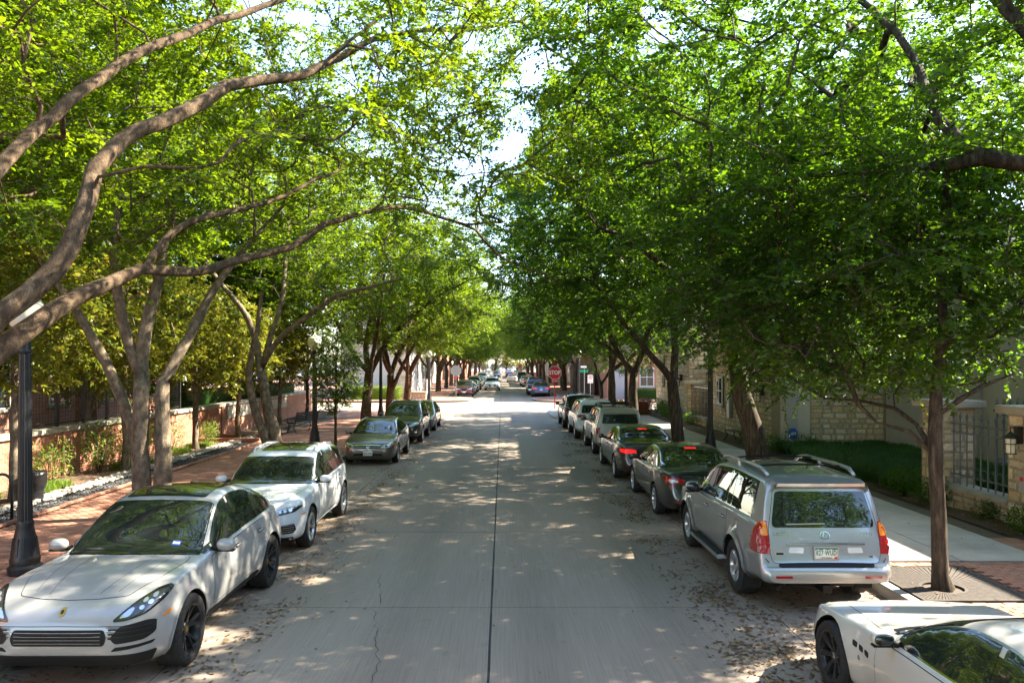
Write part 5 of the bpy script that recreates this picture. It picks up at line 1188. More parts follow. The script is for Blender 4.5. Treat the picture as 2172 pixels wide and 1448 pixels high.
for x in (2.4, 2.9, 3.4): b = MB(); b.tube([(x - c.xc, -.58, 1.83), (x - c.xc, .58, 1.83)], .014, 6); b.build('rack_bar', M['black'], c.root)
SUV_R = c.root
SP11 = dict(SP10); SP11.update(L=4.82, fo=.9, wb=2.92, R=.38, flare=.03, tum=.30)
for k_ in ('top', 'belt', 'bot', 'wm', 'tuck'): SP11[k_] = _sc(SP10[k_], 4.62, 4.82)
c = suv_rear('parked_suv', 'white suv with slim red tail lamps, ahead of the champagne suv', SP11, PAINT['white'], 33.5, 3.2, lambda sg: [(sg * .44, .99), (sg * .84, .97), (sg * .85, 1.09), (sg * .50, 1.10)], rims=(5, .06, .1, .01))
c = suv_rear('parked_suv', 'dark suv with blue mirrors at the stop sign end of the right row', SP10, PAINT['navy'], 39.1, 3.12, lambda sg: [(sg * .70, .78), (sg * .85, .78), (sg * .86, 1.10), (sg * .70, 1.12)], rails=M['black'], amber=True, bumper=M['black'], rim_mat=M['dark_rim'])
for o_ in c.root.children:
    if o_.name.startswith('side_mirror'): o_.data = o_.data.copy(); o_.data.materials[0] = PAINT['blue']
DARK_R = c.root

# 9. pearl coupe at the lower right ------------------------------------------------------------------------
SP6 = dict(L=4.88, fo=0.93, wb=2.94, R=0.345, flare=0.045, flw=0.13, tum=0.52, rd=0.05, zmid=0.62,
    top=[(0, .50), (.02, .56), (.08, .62), (.2, .68), (.5, .76), (.9, .815), (1.4, .865), (1.62, .89), (1.78, .925), (2.2, 1.14), (2.5, 1.26), (2.85, 1.335), (3.2, 1.345), (3.6, 1.29), (4.0, 1.17), (4.35, 1.04), (4.6, .99), (4.76, .95), (4.84, .84), (4.88, .65)],
    belt=[(0, .45), (.06, .55), (.2, .63), (.55, .745), (.93, .80), (1.4, .815), (2.0, .83), (2.8, .85), (3.5, .90), (3.9, .935), (4.3, .925), (4.7, .86), (4.84, .74), (4.88, .6)],
    bot=[(0, .32), (.05, .22), (.2, .16), (4.3, .17), (4.7, .25), (4.88, .38)],
    wm=[(0, .42), (.02, .52), (.06, .62), (.13, .72), (.25, .81), (.5, .895), (.93, .925), (1.5, .895), (2.3, .885), (3.0, .91), (3.8, .955), (4.3, .93), (4.6, .86), (4.8, .74), (4.88, .6)],
    tuck=[(0, .03), (.5, .06), (.93, .09), (1.5, .05), (2.5, .055), (3.5, .10), (4.2, .12), (4.88, .06)])
W2 = .935
c = Car('parked_coupe', 'pearl white coupe with fender vents cut off at the lower right corner', 'car', SP6, PAINT['pearl'], (3.36 + W2, 7.75 - .0 - SP6['wb'] / 2, 0), A_R, 'cars parked along the right kerb')
c.windshield(1.80, 2.58, .13, .04); c.windshield(4.30, 3.55, .04, .10, 'rear_window')
c.side_glass(1.98, 4.02, [(3.22, 3.14)], .03, .03, M['chrome'], .06); c.doors([1.75, 3.2], .32, handle_z=None)
c.panel('hood', [(.22, -.40), (.16, 0), (.22, .40), (.6, .62), (1.1, .68), (1.62, .74), (1.66, .55), (1.58, 0), (1.66, -.55), (1.62, -.74), (1.1, -.68), (.6, -.62)], 'top', 1, .06)
c.patch('cowl', [(1.66, -.66), (1.60, -.3), (1.585, 0), (1.60, .3), (1.66, .66), (1.80, .68), (1.72, 0), (1.80, -.68)], 'top', M['black'], .004, .02)
for sg in (-1, 1):
    for k in range(3):
        x = 1.36 + k * .10; c.patch('fender_vent', [(x, .675 - k * .012), (x + .07, .665 - k * .012), (x + .075, .615 - k * .012), (x + .015, .625 - k * .012)], 'side', M['ink'], .006, .015, sg, .03)
    c.ellipse('fender_badge', 1.48, .54, .018, .022, 'side', M['chrome'], .008, sg)
    c.patch('headlight', [(sg * .52, .58), (sg * .70, .62), (sg * .82, .72), (sg * .80, .75), (sg * .66, .70)], 'front', M['lens_dark'], .006, .02)
    c.strip('body_crease', [(1.9, .55), (2.8, .60), (3.3, .66)], 'side', c.paint, .03, .004, sg)
c.mirror(2.02, .90, .15, (.14, .20, .13)); c.wheels((7, .04, .10, .02), M['dark_rim'], .255, hub=M['chrome'], tw=.26, inset=0.0)
c.patch('grille', [(-.34, .34), (.34, .34), (.36, .52), (-.36, .52)], 'front', M['black'], .006, .08)

# far cars ----------------------------------------------------------------------------------------------------
def far_copy(src, old, paint, name, label, x, y, rz, group):
    c = copy_tree(src); c.name = name; c.location = (x, y, 0); c.rotation_euler = (0, 0, rz); c['label'] = label; c['group'] = group
    for o in list(c.children):
        if o.name.startswith('licence_plate'):
            for q in list(o.children): bpy.data.objects.remove(q)
    recolour(c, old, PAINT[paint]); return c
FG = 'cars far down the street'
far_copy(CROSS, PAINT['navy'], 'red', 'parked_suv', 'dark red suv with black grille parked past the crossing on the left', -3.75, 75.5, A_L, FG)
far_copy(SEDAN, PAINT['bronze'], 'white', 'parked_sedan', 'white sedan half hidden behind the dark red suv', -3.7, 81.5, A_L, FG)
far_copy(SEDAN, PAINT['bronze'], 'teal', 'parked_sedan', 'teal grey sedan second behind the dark red suv', -3.6, 87.5, A_L, FG)
far_copy(CROSS, PAINT['navy'], 'black', 'parked_suv', 'black suv in the left far row behind a teal grey sedan', -3.6, 95, A_L, FG)
far_copy(SUV_WHITE, PAINT['white'], 'white', 'white_suv', 'white suv driving towards the camera in the far street', -1.25, 93, A_L, FG)
far_copy(SEDAN, PAINT['bronze'], 'white', 'parked_sedan', 'white sedan parked in the far left row beyond a black suv', -3.6, 108, A_L, FG)
far_copy(SEDAN, PAINT['bronze'], 'silver', 'parked_sedan', 'silver sedan parked in the far left row, second beyond the black suv', -3.6, 117, A_L, FG)
far_copy(CROSS, PAINT['navy'], 'white', 'parked_suv', 'small distant white suv at the left kerb by the second crossing', -3.6, 132, A_L, FG)
far_copy(SEDAN_R, PAINT['black2'], 'blue', 'parked_sedan', 'dark blue sedan seen from behind, first past the crossing on the right', 3.75, 75.6, A_R, FG)
far_copy(SEDAN_R, PAINT['black2'], 'teal', 'parked_sedan', 'teal grey sedan seen from behind in the far right row', 3.6, 104, A_R, FG)
far_copy(SEDAN_R, PAINT['black2'], 'white', 'parked_sedan', 'white sedan seen from behind past the teal grey one', 3.5, 112, A_R, FG)
far_copy(SUV_R, PAINT['champagne'], 'black', 'parked_suv', 'small distant black suv in the right far row by the second stop sign', 3.5, 140, A_R, FG)
far_copy(SEDAN_R, PAINT['black2'], 'white', 'white_sedan', 'white sedan driving away in the far street', 1.6, 128, A_R, FG)
cols_ = ['white', 'silver', 'blue', 'white', 'black', 'silver']
for k, (x, y) in enumerate(((-3.5, 150), (-3.5, 160), (-1.3, 168), (3.5, 158), (1.5, 176), (-3.5, 185), (3.5, 190), (-1.2, 205), (1.6, 215))):
    far_copy(SEDAN if x < 0 else SEDAN_R, PAINT['bronze'] if x < 0 else PAINT['black2'], cols_[k % 6], 'distant_car', ('tiny %s car, %s of those coming this way at the far end' if x < 0 else 'tiny %s car, %s of those facing away at the far end') % (cols_[k % 6], ('first', 'second', 'third', 'first', 'second', 'fourth', 'third', 'fifth', 'fourth')[k]), x, y, A_L if x < 0 else A_R, 'tiny cars at the far end')
# black pickup: cab and bed built on the SUV lamps
SPP = dict(SP7); SPP.update(L=5.6, fo=.95, wb=3.5, R=.40, flare=.03, tum=.3)
SPP['top'] = [(0, .85), (.03, 1.0), (.1, 1.08), (.4, 1.14), (1.2, 1.20), (1.35, 1.24), (1.9, 1.72), (2.15, 1.84), (2.7, 1.88), (3.4, 1.84), (3.55, 1.72), (3.68, 1.27), (3.8, 1.235), (5.4, 1.235), (5.52, 1.22), (5.55, .9), (5.57, .68), (5.6, .62)]
SPP['belt'] = [(0, .8), (.1, 1.0), (.6, 1.09), (1.3, 1.14), (3.6, 1.18), (5.45, 1.19), (5.54, 1.1), (5.58, .64), (5.6, .56)]
SPP['bot'] = [(0, .55), (.1, .38), (.5, .34), (5.2, .40), (5.6, .48)]; SPP['wm'] = [(0, .7), (.05, .84), (.2, .93), (.5, .97), (5.3, .97), (5.5, .95), (5.57, .92), (5.6, .86)]; SPP['tuck'] = [(0, .03), (5.6, .03)]
c = right_car('pickup_truck', 'black pickup with red tail lamps beside the dark blue sedan past the crossing', 'pickup', SPP, PAINT['black'], 78.3, 2.55, FG)
c.rear_lim = 2.6; c.windshield(1.4, 2.1, .08, .05); c.side_glass(1.5, 3.45, [(2.5, 2.5)], .03, .03); c.doors([1.4, 2.5, 3.4], .5, handle_z=lambda x: 1.0)
c.patch('rear_window', [(-.6, 1.74), (.6, 1.74), (.68, 1.34), (-.68, 1.34)], 'rear', M['glass'], .008, .05, skirt=False)
c.panel('tailgate', [(-.74, .72), (.74, .72), (.74, 1.16), (-.74, 1.16)], 'rear')
for sg in (-1, 1): c.patch('tail_lamp', [(sg * .77, .80), (sg * .93, .80), (sg * .93, 1.15), (sg * .77, 1.15)], 'rear', M['red_lens'], .012, .02)
c.patch('bumper', [(-.85, .50), (.85, .50), (.85, .66), (-.85, .66)], 'rear', M['chrome'], .05, .03); c.plate('rear', 0, .6, '', off=.06)
c.patch('brake_lamp', [(3.40, -.12), (3.47, -.12), (3.47, .12), (3.40, .12)], 'top', M['red_lit'], .015); c.mirror(1.7, 1.22, .2, (.14, .24, .22), M['black']); c.wheels((6, .06, 0, .01), M['silver_rim'], .24, tw=.27)
# ------------------------------------------------------------------ trees
def at(px, py, Y): return np.array(((px - 1066) * Y / 1600, Y, 3.35 - (py - 769) * Y / 1600))
def smooth_line(P, R, step=0.35):
    P = np.array(P, float); R = np.array(R, float); out = []; ro = []
    for i in range(len(P) - 1):
        p0, p1, p2, p3 = P[max(i - 1, 0)], P[i], P[i + 1], P[min(i + 2, len(P) - 1)]
        L = np.linalg.norm(p2 - p1); n = max(1, int(L / step))
        for k in range(n):
            t = k / n; t2 = t * t; t3 = t2 * t
            out.append(0.5 * ((2 * p1) + (-p0 + p2) * t + (2 * p0 - 5 * p1 + 4 * p2 - p3) * t2 + (-p0 + 3 * p1 - 3 * p2 + p3) * t3)); ro.append(R[i] + (R[i + 1] - R[i]) * t)
    out.append(P[-1]); ro.append(R[-1])
    return np.array(out), np.array(ro)

class Tree:
    def __init__(s, seed): s.rng = np.random.default_rng(seed); s.P = []; s.par = []; s.rmin = []; s.tg = []; s.V = []; s.leaves = []
    def limb(s, pts, rad, attach=True):
        P, R = smooth_line(pts, rad)
        par = -1
        if s.P and attach:
            par = int(np.argmin(np.linalg.norm(np.array(s.P) - P[0], axis=1)))
        for p, r in zip(P, R):
            w = s.rng.normal(0, 0.012, 3)
            s.P.append(p + w); s.par.append(par); s.rmin.append(r); par = len(s.P) - 1
    DN, DK, DL, DS = 1.34, 1.15, 1.15, 1.32
    def fill(s, ells, n, zmin=None, shell=0.5, keep=None):
        n = int(n * s.DN)
        """cluster centres inside ellipsoids (cx,cy,cz,rx,ry,rz), kept apart"""
        vol = np.array([e[3] * e[4] * e[5] for e in ells]); cnt = (vol / vol.sum() * n).astype(int); T = []
        for e, m in zip(ells, cnt):
            got = 0; tries = 0
            dmin = 0.62 * (4.19 * e[3] * e[4] * e[5] / max(m, 1)) ** (1 / 3)
            while got < m and tries < m * 30:
                tries += 1; u = s.rng.uniform(-1, 1, 3); r = np.linalg.norm(u)
                if r > 1 or (r < shell and s.rng.random() < 0.65): continue
                # uneven outline
                if r > 0.72 and math.sin(u[0] * 7 + e[0]) * math.sin(u[1] * 6 + e[1]) * math.sin(u[2] * 5 + 1) > 0.12: continue
                p = np.array(e[:3]) + u * np.array(e[3:])
                if zmin is not None and p[2] < zmin(p) : continue
                if keep and not keep(p): continue
                if T and np.min(np.sum((np.array(T[-400:]) - p) ** 2, 1)) < dmin * dmin: continue
                T.append(p); got += 1
        s.tg += T
    def connect(s, seg=0.45, up=0.12):
        P = np.array(s.P); n0 = len(P); cap = n0 + len(s.tg) * 14
        A = np.zeros((cap, 3)); A[:n0] = P; pen = np.zeros(cap); k = n0
        par = list(s.par); rm = list(s.rmin)
        T = np.array(s.tg); d0 = np.array([np.min(np.linalg.norm(P - t, axis=1)) for t in T]); order = np.argsort(d0); s.tn = []
        for ti in order:
            t = T[ti]; d = np.linalg.norm(A[:k] - t, axis=1) + pen[:k] + 0.35 * np.maximum(0, A[:k, 2] - t[2])
            b = int(np.argmin(d)); p = A[b]; L = np.linalg.norm(t - p)
            pd = p - A[par[b]] if par[b] >= 0 else np.array((0, 0, 1.0)); pd = pd / max(np.linalg.norm(pd), 1e-6)
            c = p + pd * L * 0.35 + np.array((0, 0, up * L)); m = max(2, int(L / seg)); prev = b
            m = min(m, 12)
            for j in range(1, m + 1):
                u = j / m; q = (1 - u) ** 2 * p + 2 * u * (1 - u) * c + u * u * t + s.rng.normal(0, 0.03, 3) * (j < m)
                A[k] = q; pen[k] = 0.25; par.append(prev); rm.append(0.0); prev = k; k += 1
            s.tn.append(prev)
        s.A = A[:k]; s.par = par
        r = np.zeros(k)
        ch = [[] for _ in range(k)]
        for i, p in enumerate(par):
            if p >= 0: ch[p].append(i)
        for i in range(k - 1, -1, -1):
            # children always have larger index
            if not ch[i]: r[i] = 0.010
            else: r[i] = (np.sum(r[ch[i]] ** 2.35)) ** (1 / 2.35)
        s.r = np.maximum(r, np.array(rm)) if n0 else r
        s.r[:n0] = np.maximum(np.array(rm)[:n0], np.minimum(r[:n0], np.maximum(np.array(rm)[:n0] * 1.25, 0.012)))
        s.ch = ch
    def wood(s, name, mat, parent, root_flare=True):
        A, r, ch = s.A, s.r, s.ch; b = MB(); stack = [i for i, p in enumerate(s.par) if p < 0]
        starts = [(None, i) for i in stack]
        while starts:
            p0, i = starts.pop(); pts = []; rad = []
            if p0 is not None: pts.append(A[p0]); rad.append(min(r[p0], r[i] * 1.25))
            cur = i
            while True:
                pts.append(A[cur]); rad.append(r[cur])
                if not ch[cur]: break
                c = sorted(ch[cur], key=lambda q: -r[q])
                for o in c[1:]: starts.append((cur, o))
                cur = c[0]
            if len(pts) < 2: continue
            R = max(rad); n = 16 if R > 0.12 else 9 if R > 0.06 else 6 if R > 0.025 else 4
            if R > 0.12:
                rad = [q * (1 + 0.05 * math.sin(3.1 * k + i)) for k, q in enumerate(rad)]
            b.tube([tuple(q) for q in pts], rad, n, cap=False, rough=.055 if R > .06 else 0)
        o = b.build(name, mat, parent, True); return o
    def sprays(s, k=9, tl=(0.45, 0.85), nl=18, ll=0.085, lw=0.045, droop=0.18, flat=0.45, jitter=0.35, keep=None):
        k = int(round(k * s.DK)); nl = int(round(nl * s.DL)); ll = ll * s.DS; lw = lw * s.DS
        rng = s.rng; T = s.A[s.tn]; par = np.array([s.A[s.par[i]] for i in s.tn]); D = T - par; D /= np.linalg.norm(D, axis=1)[:, None] + 1e-9
        n = len(T); C = np.repeat(T, k, 0); DD = np.repeat(D, k, 0)
        d = rng.normal(0, 1, (n * k, 3)) * np.array((1, 1, flat)) + DD * 0.75; d /= np.linalg.norm(d, axis=1)[:, None]
        C = C + rng.normal(0, 0.12, C.shape)
        L = rng.uniform(tl[0], tl[1], n * k)
        if keep is not None:
            e = C + d * L[:, None]; ok = keep(e); C, d, L = C[ok], d[ok], L[ok]
        m = len(C)
        s.twigs = (C, d, L, droop)
        u = (np.arange(nl) + 0.6) / nl
        side = np.where(np.arange(nl) % 2 == 0, 1.0, -1.0)
        base = C[:, None] + d[:, None] * (u[None, :, None] * L[:, None, None]); base[:, :, 2] -= droop * (u[None] ** 2) * L[:, None]
        up = np.array((0, 0, 1.0)); lat = np.cross(d, up); lat /= np.linalg.norm(lat, axis=1)[:, None] + 1e-6
        ax = d[:, None] * 0.62 + lat[:, None] * side[None, :, None] * 0.85 + rng.normal(0, jitter, (m, nl, 3)); ax[:, :, 2] -= 0.25
        ax /= np.linalg.norm(ax, axis=2)[:, :, None]
        nrm = np.array((0, 0, 1.0)) + rng.normal(0, 0.45, (m, nl, 3)); w = np.cross(nrm, ax); w /= np.linalg.norm(w, axis=2)[:, :, None] + 1e-6
        nn = np.cross(ax, w)
        sc = rng.uniform(0.65, 1.25, (m, nl, 1)); l_ = ax * ll * sc; w_ = w * lw * 0.5 * sc
        b0 = base + rng.normal(0, 0.015, base.shape)
        q = np.stack([b0, b0 + l_ * 0.42 + w_ + nn * lw * 0.12, b0 + l_, b0 + l_ * 0.42 - w_ + nn * lw * 0.12], 2)
        s.leaves.append(q.reshape(-1, 4, 3))
    def crown(s, name, mat, parent, twig_mat=None):
        V = np.concatenate(s.leaves); me = quads_mesh(name, V, mat); o = obj(name, me, parent); o['kind'] = 'stuff' if False else 'thing'
        del o['kind']
        return o
    def twig_wood(s, name, mat, parent, frac=1.0):
        C, d, L, droop = s.twigs; m = int(len(C) * frac); C, d, L = C[:m], d[:m], L[:m]
        lat = np.cross(d, (0, 0, 1.0)); lat /= np.linalg.norm(lat, axis=1)[:, None] + 1e-6; w = np.cross(lat, d)
        e = C + d * L[:, None] * .95; e[:, 2] -= droop * L * .9; mid = C + d * L[:, None] * .5; mid[:, 2] -= droop * .25 * L
        Q = []
        q3 = -.5 * lat + .87 * w; q4 = -.5 * lat - .87 * w
        for (a, b_, ra, rb) in ((C, e, .006, .002),):
            for (o1, o2) in ((lat, q3), (q3, q4), (q4, lat)):
                Q.append(np.stack([a + o1 * ra, a + o2 * ra, b_ + o2 * rb, b_ + o1 * rb], 1))
        return obj(name, quads_mesh(name, np.concatenate(Q), mat), parent)
def finish_tree(t, name, label, leafmat, barkmat, loc, group, twig=True):
    root = tag(empty(name, loc), label, 'tree', group); inv = -np.array(loc)
    t.A = t.A + inv; t.leaves = [l_ + inv for l_ in t.leaves]
    if hasattr(t, 'twigs'): t.twigs = (t.twigs[0] + inv,) + t.twigs[1:]
    t.wood('trunk', barkmat, root); t.crown('crown', leafmat, root)
    if twig: t.twig_wood('twigs', barkmat, root)
    return root
def sky_gap(E, w=26):
    E = np.atleast_2d(E); y = np.maximum(E[:, 1], .5); px = 1066 + E[:, 0] * 1600 / y; py = 769 - (E[:, 2] - 3.35) * 1600 / y
    return ~((np.abs(px - (1105 + (250 - py) * .25)) < w) & (py > 70) & (py < 350))
GL, GRR = 'street trees on the left', 'street trees on the right'

# tree 0: big mottled elm whose trunk stands just outside the frame on the left
t = Tree(1); LR = .60; base = np.array((-7.3, 8.8, 0.12))
t.limb([base, base + (0.05, 0.05, 1.1), base + (0.25, .12, 2.1)], [q * LR for q in [.40, .34, .33]])
t.limb([base + (0.25, .12, 2.1), at(-80, 810, 9.3), at(0, 745, 9.6), at(110, 660, 10.2), at(230, 600, 11), at(300, 570, 11.6), at(410, 577, 12.5), at(520, 548, 13.5), at(620, 520, 14.3), at(690, 475, 15), at(760, 455, 15.7), at(820, 440, 16.3), at(900, 448, 17), at(1010, 490, 18), at(1060, 545, 18.5), at(1180, 590, 19.3)],
       [q * LR for q in [.30, .25, .235, .205, .165, .14, .125, .12, .115, .10, .085, .075, .055, .05, .042, .02]])
t.limb([at(300, 570, 11.6), at(340, 522, 12), at(400, 470, 12.6), at(500, 445, 13.4), at(570, 428, 14), at(640, 395, 14.8), at(720, 360, 15.6)], [q * LR for q in [.12, .105, .095, .085, .07, .05, .03]])
t.limb([base + (0.25, .12, 2.1), at(-60, 735, 9.2), at(60, 620, 9.6), at(150, 520, 10), at(185, 430, 10.3), at(203, 360, 10.6), at(260, 297, 11), at(340, 260, 11.6), at(430, 215, 12.3), at(480, 182, 12.8), at(560, 170, 13.4), at(640, 160, 14), at(720, 120, 14.8), at(790, 85, 15.5), at(900, 65, 16.5), at(1010, 62, 17.5), at(1100, 45, 18), at(1150, 90, 18.6), at(1200, 125, 19.3), at(1260, 150, 20)],
       [q * LR for q in [.30, .235, .225, .21, .20, .19, .185, .18, .175, .17, .155, .135, .115, .095, .07, .06, .06, .055, .045, .03]])
t.limb([base + (0.25, .12, 2.1), at(-110, 520, 9.1), at(0, 357, 9.8), at(80, 272, 10.3), at(180, 190, 11), at(280, 120, 11.8), at(400, 70, 12.8), at(500, 30, 13.8), at(600, 0, 14.6), at(720, -60, 15.5)], [q * LR for q in [.24, .17, .15, .145, .135, .125, .115, .10, .08, .05]])
t.limb([at(690, 130, 14.5), at(800, 40, 15), at(900, -20, 15.5)], [q * LR for q in [.06, .04, .03]])
zm0 = lambda p: 4.7 + 0.0 * p[0] + (0.9 if p[0] > -4.5 else 0)
LIMBPX = []
for q in t.P:
    LIMBPX.append((1066 + q[0] * 1600 / q[1], 769 - (q[2] - 3.35) * 1600 / q[1], q[1]))
LIMBPX = np.array([q for q in LIMBPX if -150 < q[0] < 720])
def behind_limbs(E, m=70, back=.5):
    E = np.atleast_2d(E); y = np.maximum(E[:, 1], .5); px = 1066 + E[:, 0] * 1600 / y; py = 769 - (E[:, 2] - 3.35) * 1600 / y
    near = (np.abs(px[:, None] - LIMBPX[None, :, 0]) < m) & (np.abs(py[:, None] - LIMBPX[None, :, 1]) < m) & (y[:, None] < LIMBPX[None, :, 2] + back)
    return ~near.any(1)
t.fill([(-6.0, 12.4, 8.2, 6.2, 4.6, 3.6), (-1.6, 15.8, 9.6, 5.0, 4.6, 3.4), (-.8, 17.5, 10.6, 3.2, 3.0, 2.3)], 400, zmin=lambda p: 5.2 + max(0, (p[0] + 6) * 0.12), keep=lambda p: behind_limbs(p)[0] and sky_gap(p)[0])
t.connect(); t.sprays(9, (0.4, 0.8), 18, .072, .040, keep=lambda e: behind_limbs(e, 40, .2) & sky_gap(e, 20))
finish_tree(t, 'elm_tree', 'mottled elm with thick arching limbs entering from the left edge', M['leaf'], M['bark'], tuple(base), GL)

# tree a: pale multi-stem tree behind the grey coupe SUV
t = Tree(2); base = np.array((-7.35, 15.7, 0.12)); Y = 15.7
t.limb([base + (-.14, 0, 0), at(303, 1040, Y), at(298, 960, Y), at(299, 880, Y), at(300, 800, Y + .1)], [.22, .19, .17, .16, .15])
t.limb([base + (.17, .1, 0), at(346, 1040, Y + .1), at(346, 960, Y + .1), at(345, 880, Y + .2), at(345, 810, Y + .3)], [.21, .18, .165, .15, .13], attach=False)
t.limb([at(300, 800, Y + .1), at(308, 700, Y + .2), at(335, 600, Y + .4), at(350, 520, Y + .8), at(380, 420, Y + 1.4)], [.14, .13, .11, .09, .05])
t.limb([at(300, 800, Y + .1), at(262, 690, Y), at(246, 590, Y - .2), at(245, 480, Y - .3), at(255, 380, Y)], [.12, .11, .10, .08, .05])
t.limb([at(345, 810, Y + .3), at(400, 715, Y + .8), at(440, 640, Y + 1.2), at(475, 580, Y + 1.6), at(560, 480, Y + 2.4)], [.12, .105, .09, .08, .04])
t.limb([at(298, 950, Y), at(262, 850, Y + .4), at(225, 770, Y + .6), at(180, 690, Y + .8), at(150, 640, Y + .8), at(90, 560, Y + .8)], [.13, .115, .105, .09, .08, .04])
t.fill([(-7.9, 16.4, 8.3, 4.6, 3.9, 3.0)], 140, zmin=lambda p: 5.6)
t.fill([(-8.0, 18.0, 11.0, 4.5, 3.5, 2.2)], 60)
t.connect(); t.sprays(9, (0.4, 0.8), 18, .075, .042)
finish_tree(t, 'elm_tree', 'pale multi-stemmed elm rising behind the warm grey coupe suv', M['leaf'], M['bark_pale'], tuple(base), GL)

# tree b: tree beside the white SUV
t = Tree(3); base = np.array((-7.2, 24.3, 0.12)); Y = 24.3
t.limb([base, at(585, 930, Y), at(567, 860, Y), at(553, 790, Y)], [.24, .20, .17, .15])
t.limb([at(553, 790, Y), at(538, 700, Y), at(510, 650, Y + .2), at(475, 610, Y + .5), at(440, 560, Y + 1)], [.11, .10, .09, .075, .05])
t.limb([at(553, 790, Y), at(575, 710, Y + .3), at(598, 640, Y + .6), at(604, 570, Y + .8), at(612, 480, Y + 1)], [.10, .09, .08, .07, .04])
t.limb([at(556, 775, Y), at(595, 715, Y - .2), at(660, 665, Y - .5), at(710, 630, Y - .8), at(770, 612, Y - 1.2), at(850, 590, Y - 1.8)], [.10, .09, .08, .07, .055, .03])
t.limb([base + (-.15, -.1, 0), at(560, 920, Y - .2), at(535, 850, Y - .4), at(528, 780, Y - .6), at(545, 700, Y - .8), at(555, 620, Y - 1.0)], [.16, .13, .12, .10, .08, .05])
t.fill([(-5.6, 26.2, 8.6, 4.4, 4.2, 3.8)], 135, zmin=lambda p: 5.0)
t.connect(); t.sprays(9, (0.45, 0.9), 18, .085, .047)
finish_tree(t, 'elm_tree', 'slender forked elm beside the rear of the white suv with panoramic roof', M['leaf'], M['bark_pale'], tuple(base), GL)

# generic left and right street trees that share their meshes
t = Tree(4)
t.limb([(0, 0, 0), (.05, 0, 1.2), (.15, .05, 2.6)], [.30, .25, .22])
t.limb([(.15, .05, 2.6), (.9, .3, 4.0), (2.2, .3, 5.4), (4.0, -.2, 6.5), (5.2, -.5, 7.0)], [.17, .15, .12, .08, .04])
t.limb([(.15, .05, 2.6), (-.1, .3, 4.2), (.1, .8, 6.2), (.4, .9, 8.5)], [.16, .14, .10, .05])
t.limb([(.15, .05, 2.6), (-.9, -.4, 4.2), (-1.6, -.8, 6.0), (-2.2, -1.2, 7.6)], [.13, .12, .09, .04])
t.limb([(.05, 0, 1.4), (.5, -.6, 3.0), (1.3, -1.6, 5.2), (1.9, -2.4, 7.2)], [.13, .12, .09, .04])
t.fill([(1.4, 0, 8.3, 6.0, 5.0, 4.4)], 280, zmin=lambda p: 4.4 - 0.10 * p[0])
t.connect(); t.sprays(8, (0.5, 0.95), 17, .10, .056)
TA = finish_tree(t, 'elm_tree', 'twin-stemmed elm with smooth trunk before the dark lamp post', M['leaf'], M['bark'], (0, 0, 0), GL)
t = Tree(5)
t.limb([(0, 0, 0), (-.05, 0, 1.2), (0, .05, 2.7)], [.27, .22, .19])
t.limb([(0, .05, 2.7), (-.8, .2, 4.0), (-1.6, .1, 6.0), (-2.0, 0, 8.5), (-2.0, 0, 10.5)], [.14, .13, .10, .07, .03])
t.limb([(0, .05, 2.7), (.5, -.2, 4.4), (.9, -.5, 6.8), (1.0, -.8, 9.5)], [.15, .13, .09, .04])
t.limb([(0, .05, 2.9), (-1.5, -.8, 4.0), (-3.2, -1.0, 5.0), (-4.8, -1.0, 5.6)], [.10, .09, .06, .03])
t.fill([(-2.3, 0, 8.8, 5.6, 4.8, 5.4)], 320, zmin=lambda p: 3.9)
t.connect(); t.sprays(8, (0.5, 0.95), 18, .10, .058, flat=.5)
TB = finish_tree(t, 'oak_tree', 'dense dark green tree with forked trunk behind the champagne suv', M['leaf_dark'], M['bark_dark'], (0, 0, 0), GRR)
def place_tree(src, first, loc, rz, sc, label, group):
    o = src if first else copy_tree(src)
    o.location = loc; o.rotation_euler = (0, 0, rz); o.scale = (sc, sc, sc * random.uniform(.95, 1.05)); o['label'] = label; o['group'] = group
    return o
place_tree(TA, True, (-7.1, 39.2, .12), -0.2, 1.0, 'grey leaning elm trunk beside the bushy young tree and the third lamp post', GL)
place_tree(TA, False, (-6.7, 44.6, .12), 0.7, .92, 'twin-stemmed brown elm standing just beyond the third lamp post on the left', GL)
place_tree(TA, False, (-6.3, 49.6, .12), -0.5, .95, 'spreading brown elm at the left corner of the crossing', GL)
place_tree(TB, True, (6.4, 36.7, .12), 0.2, 1.0, 'slim straight dark tree on the right, behind the champagne suv', GRR)
place_tree(TB, False, (6.4, 44.1, .12), 1.9, 1.0, 'forked stout tree behind the white suv on the right kerb', GRR)
place_tree(TB, False, (6.6, 50.6, .12), 3.3, .62, 'small crooked tree at the right corner near the green street sign', GRR)
# trees of the next blocks
ORD = 'first second third fourth fifth sixth seventh eighth ninth tenth eleventh last'.split()
k = 0
for y in (76, 85, 95, 106, 118, 131, 145, 160, 176, 193, 212, 232):
    k += 1
    place_tree(TB if k % 3 == 0 else TA, False, (-7.4 + random.uniform(-.3, .3), y, .12), PI + random.uniform(-.5, .5) if k % 3 == 0 else random.uniform(-.5, .5), random.uniform(.9, 1.12), ORD[k - 1] + ' shady tree of the far left row past the crossing', 'trees of the far left row')
    place_tree(TB if k % 2 else TA, False, (7.4 + random.uniform(-.3, .3), y + 1.5, .12), random.uniform(-.6, .6) if k % 2 else PI, random.uniform(.95, 1.15), ORD[k - 1] + ' shady tree of the far right row past the crossing', 'trees of the far right row')
for x, y, r_, lb in ((-2.5, 262, 0, 'left of centre'), (5, 258, 1, 'right of centre'), (-9, 256, 2, 'at its left kerb'), (12, 262, 3, 'at its right kerb'), (1.5, 272, 4, 'in the middle')):
    place_tree(TA, False, (x, y, .1), r_, 1.35, 'distant tree closing the far end of the street, ' + lb, 'trees closing the street')
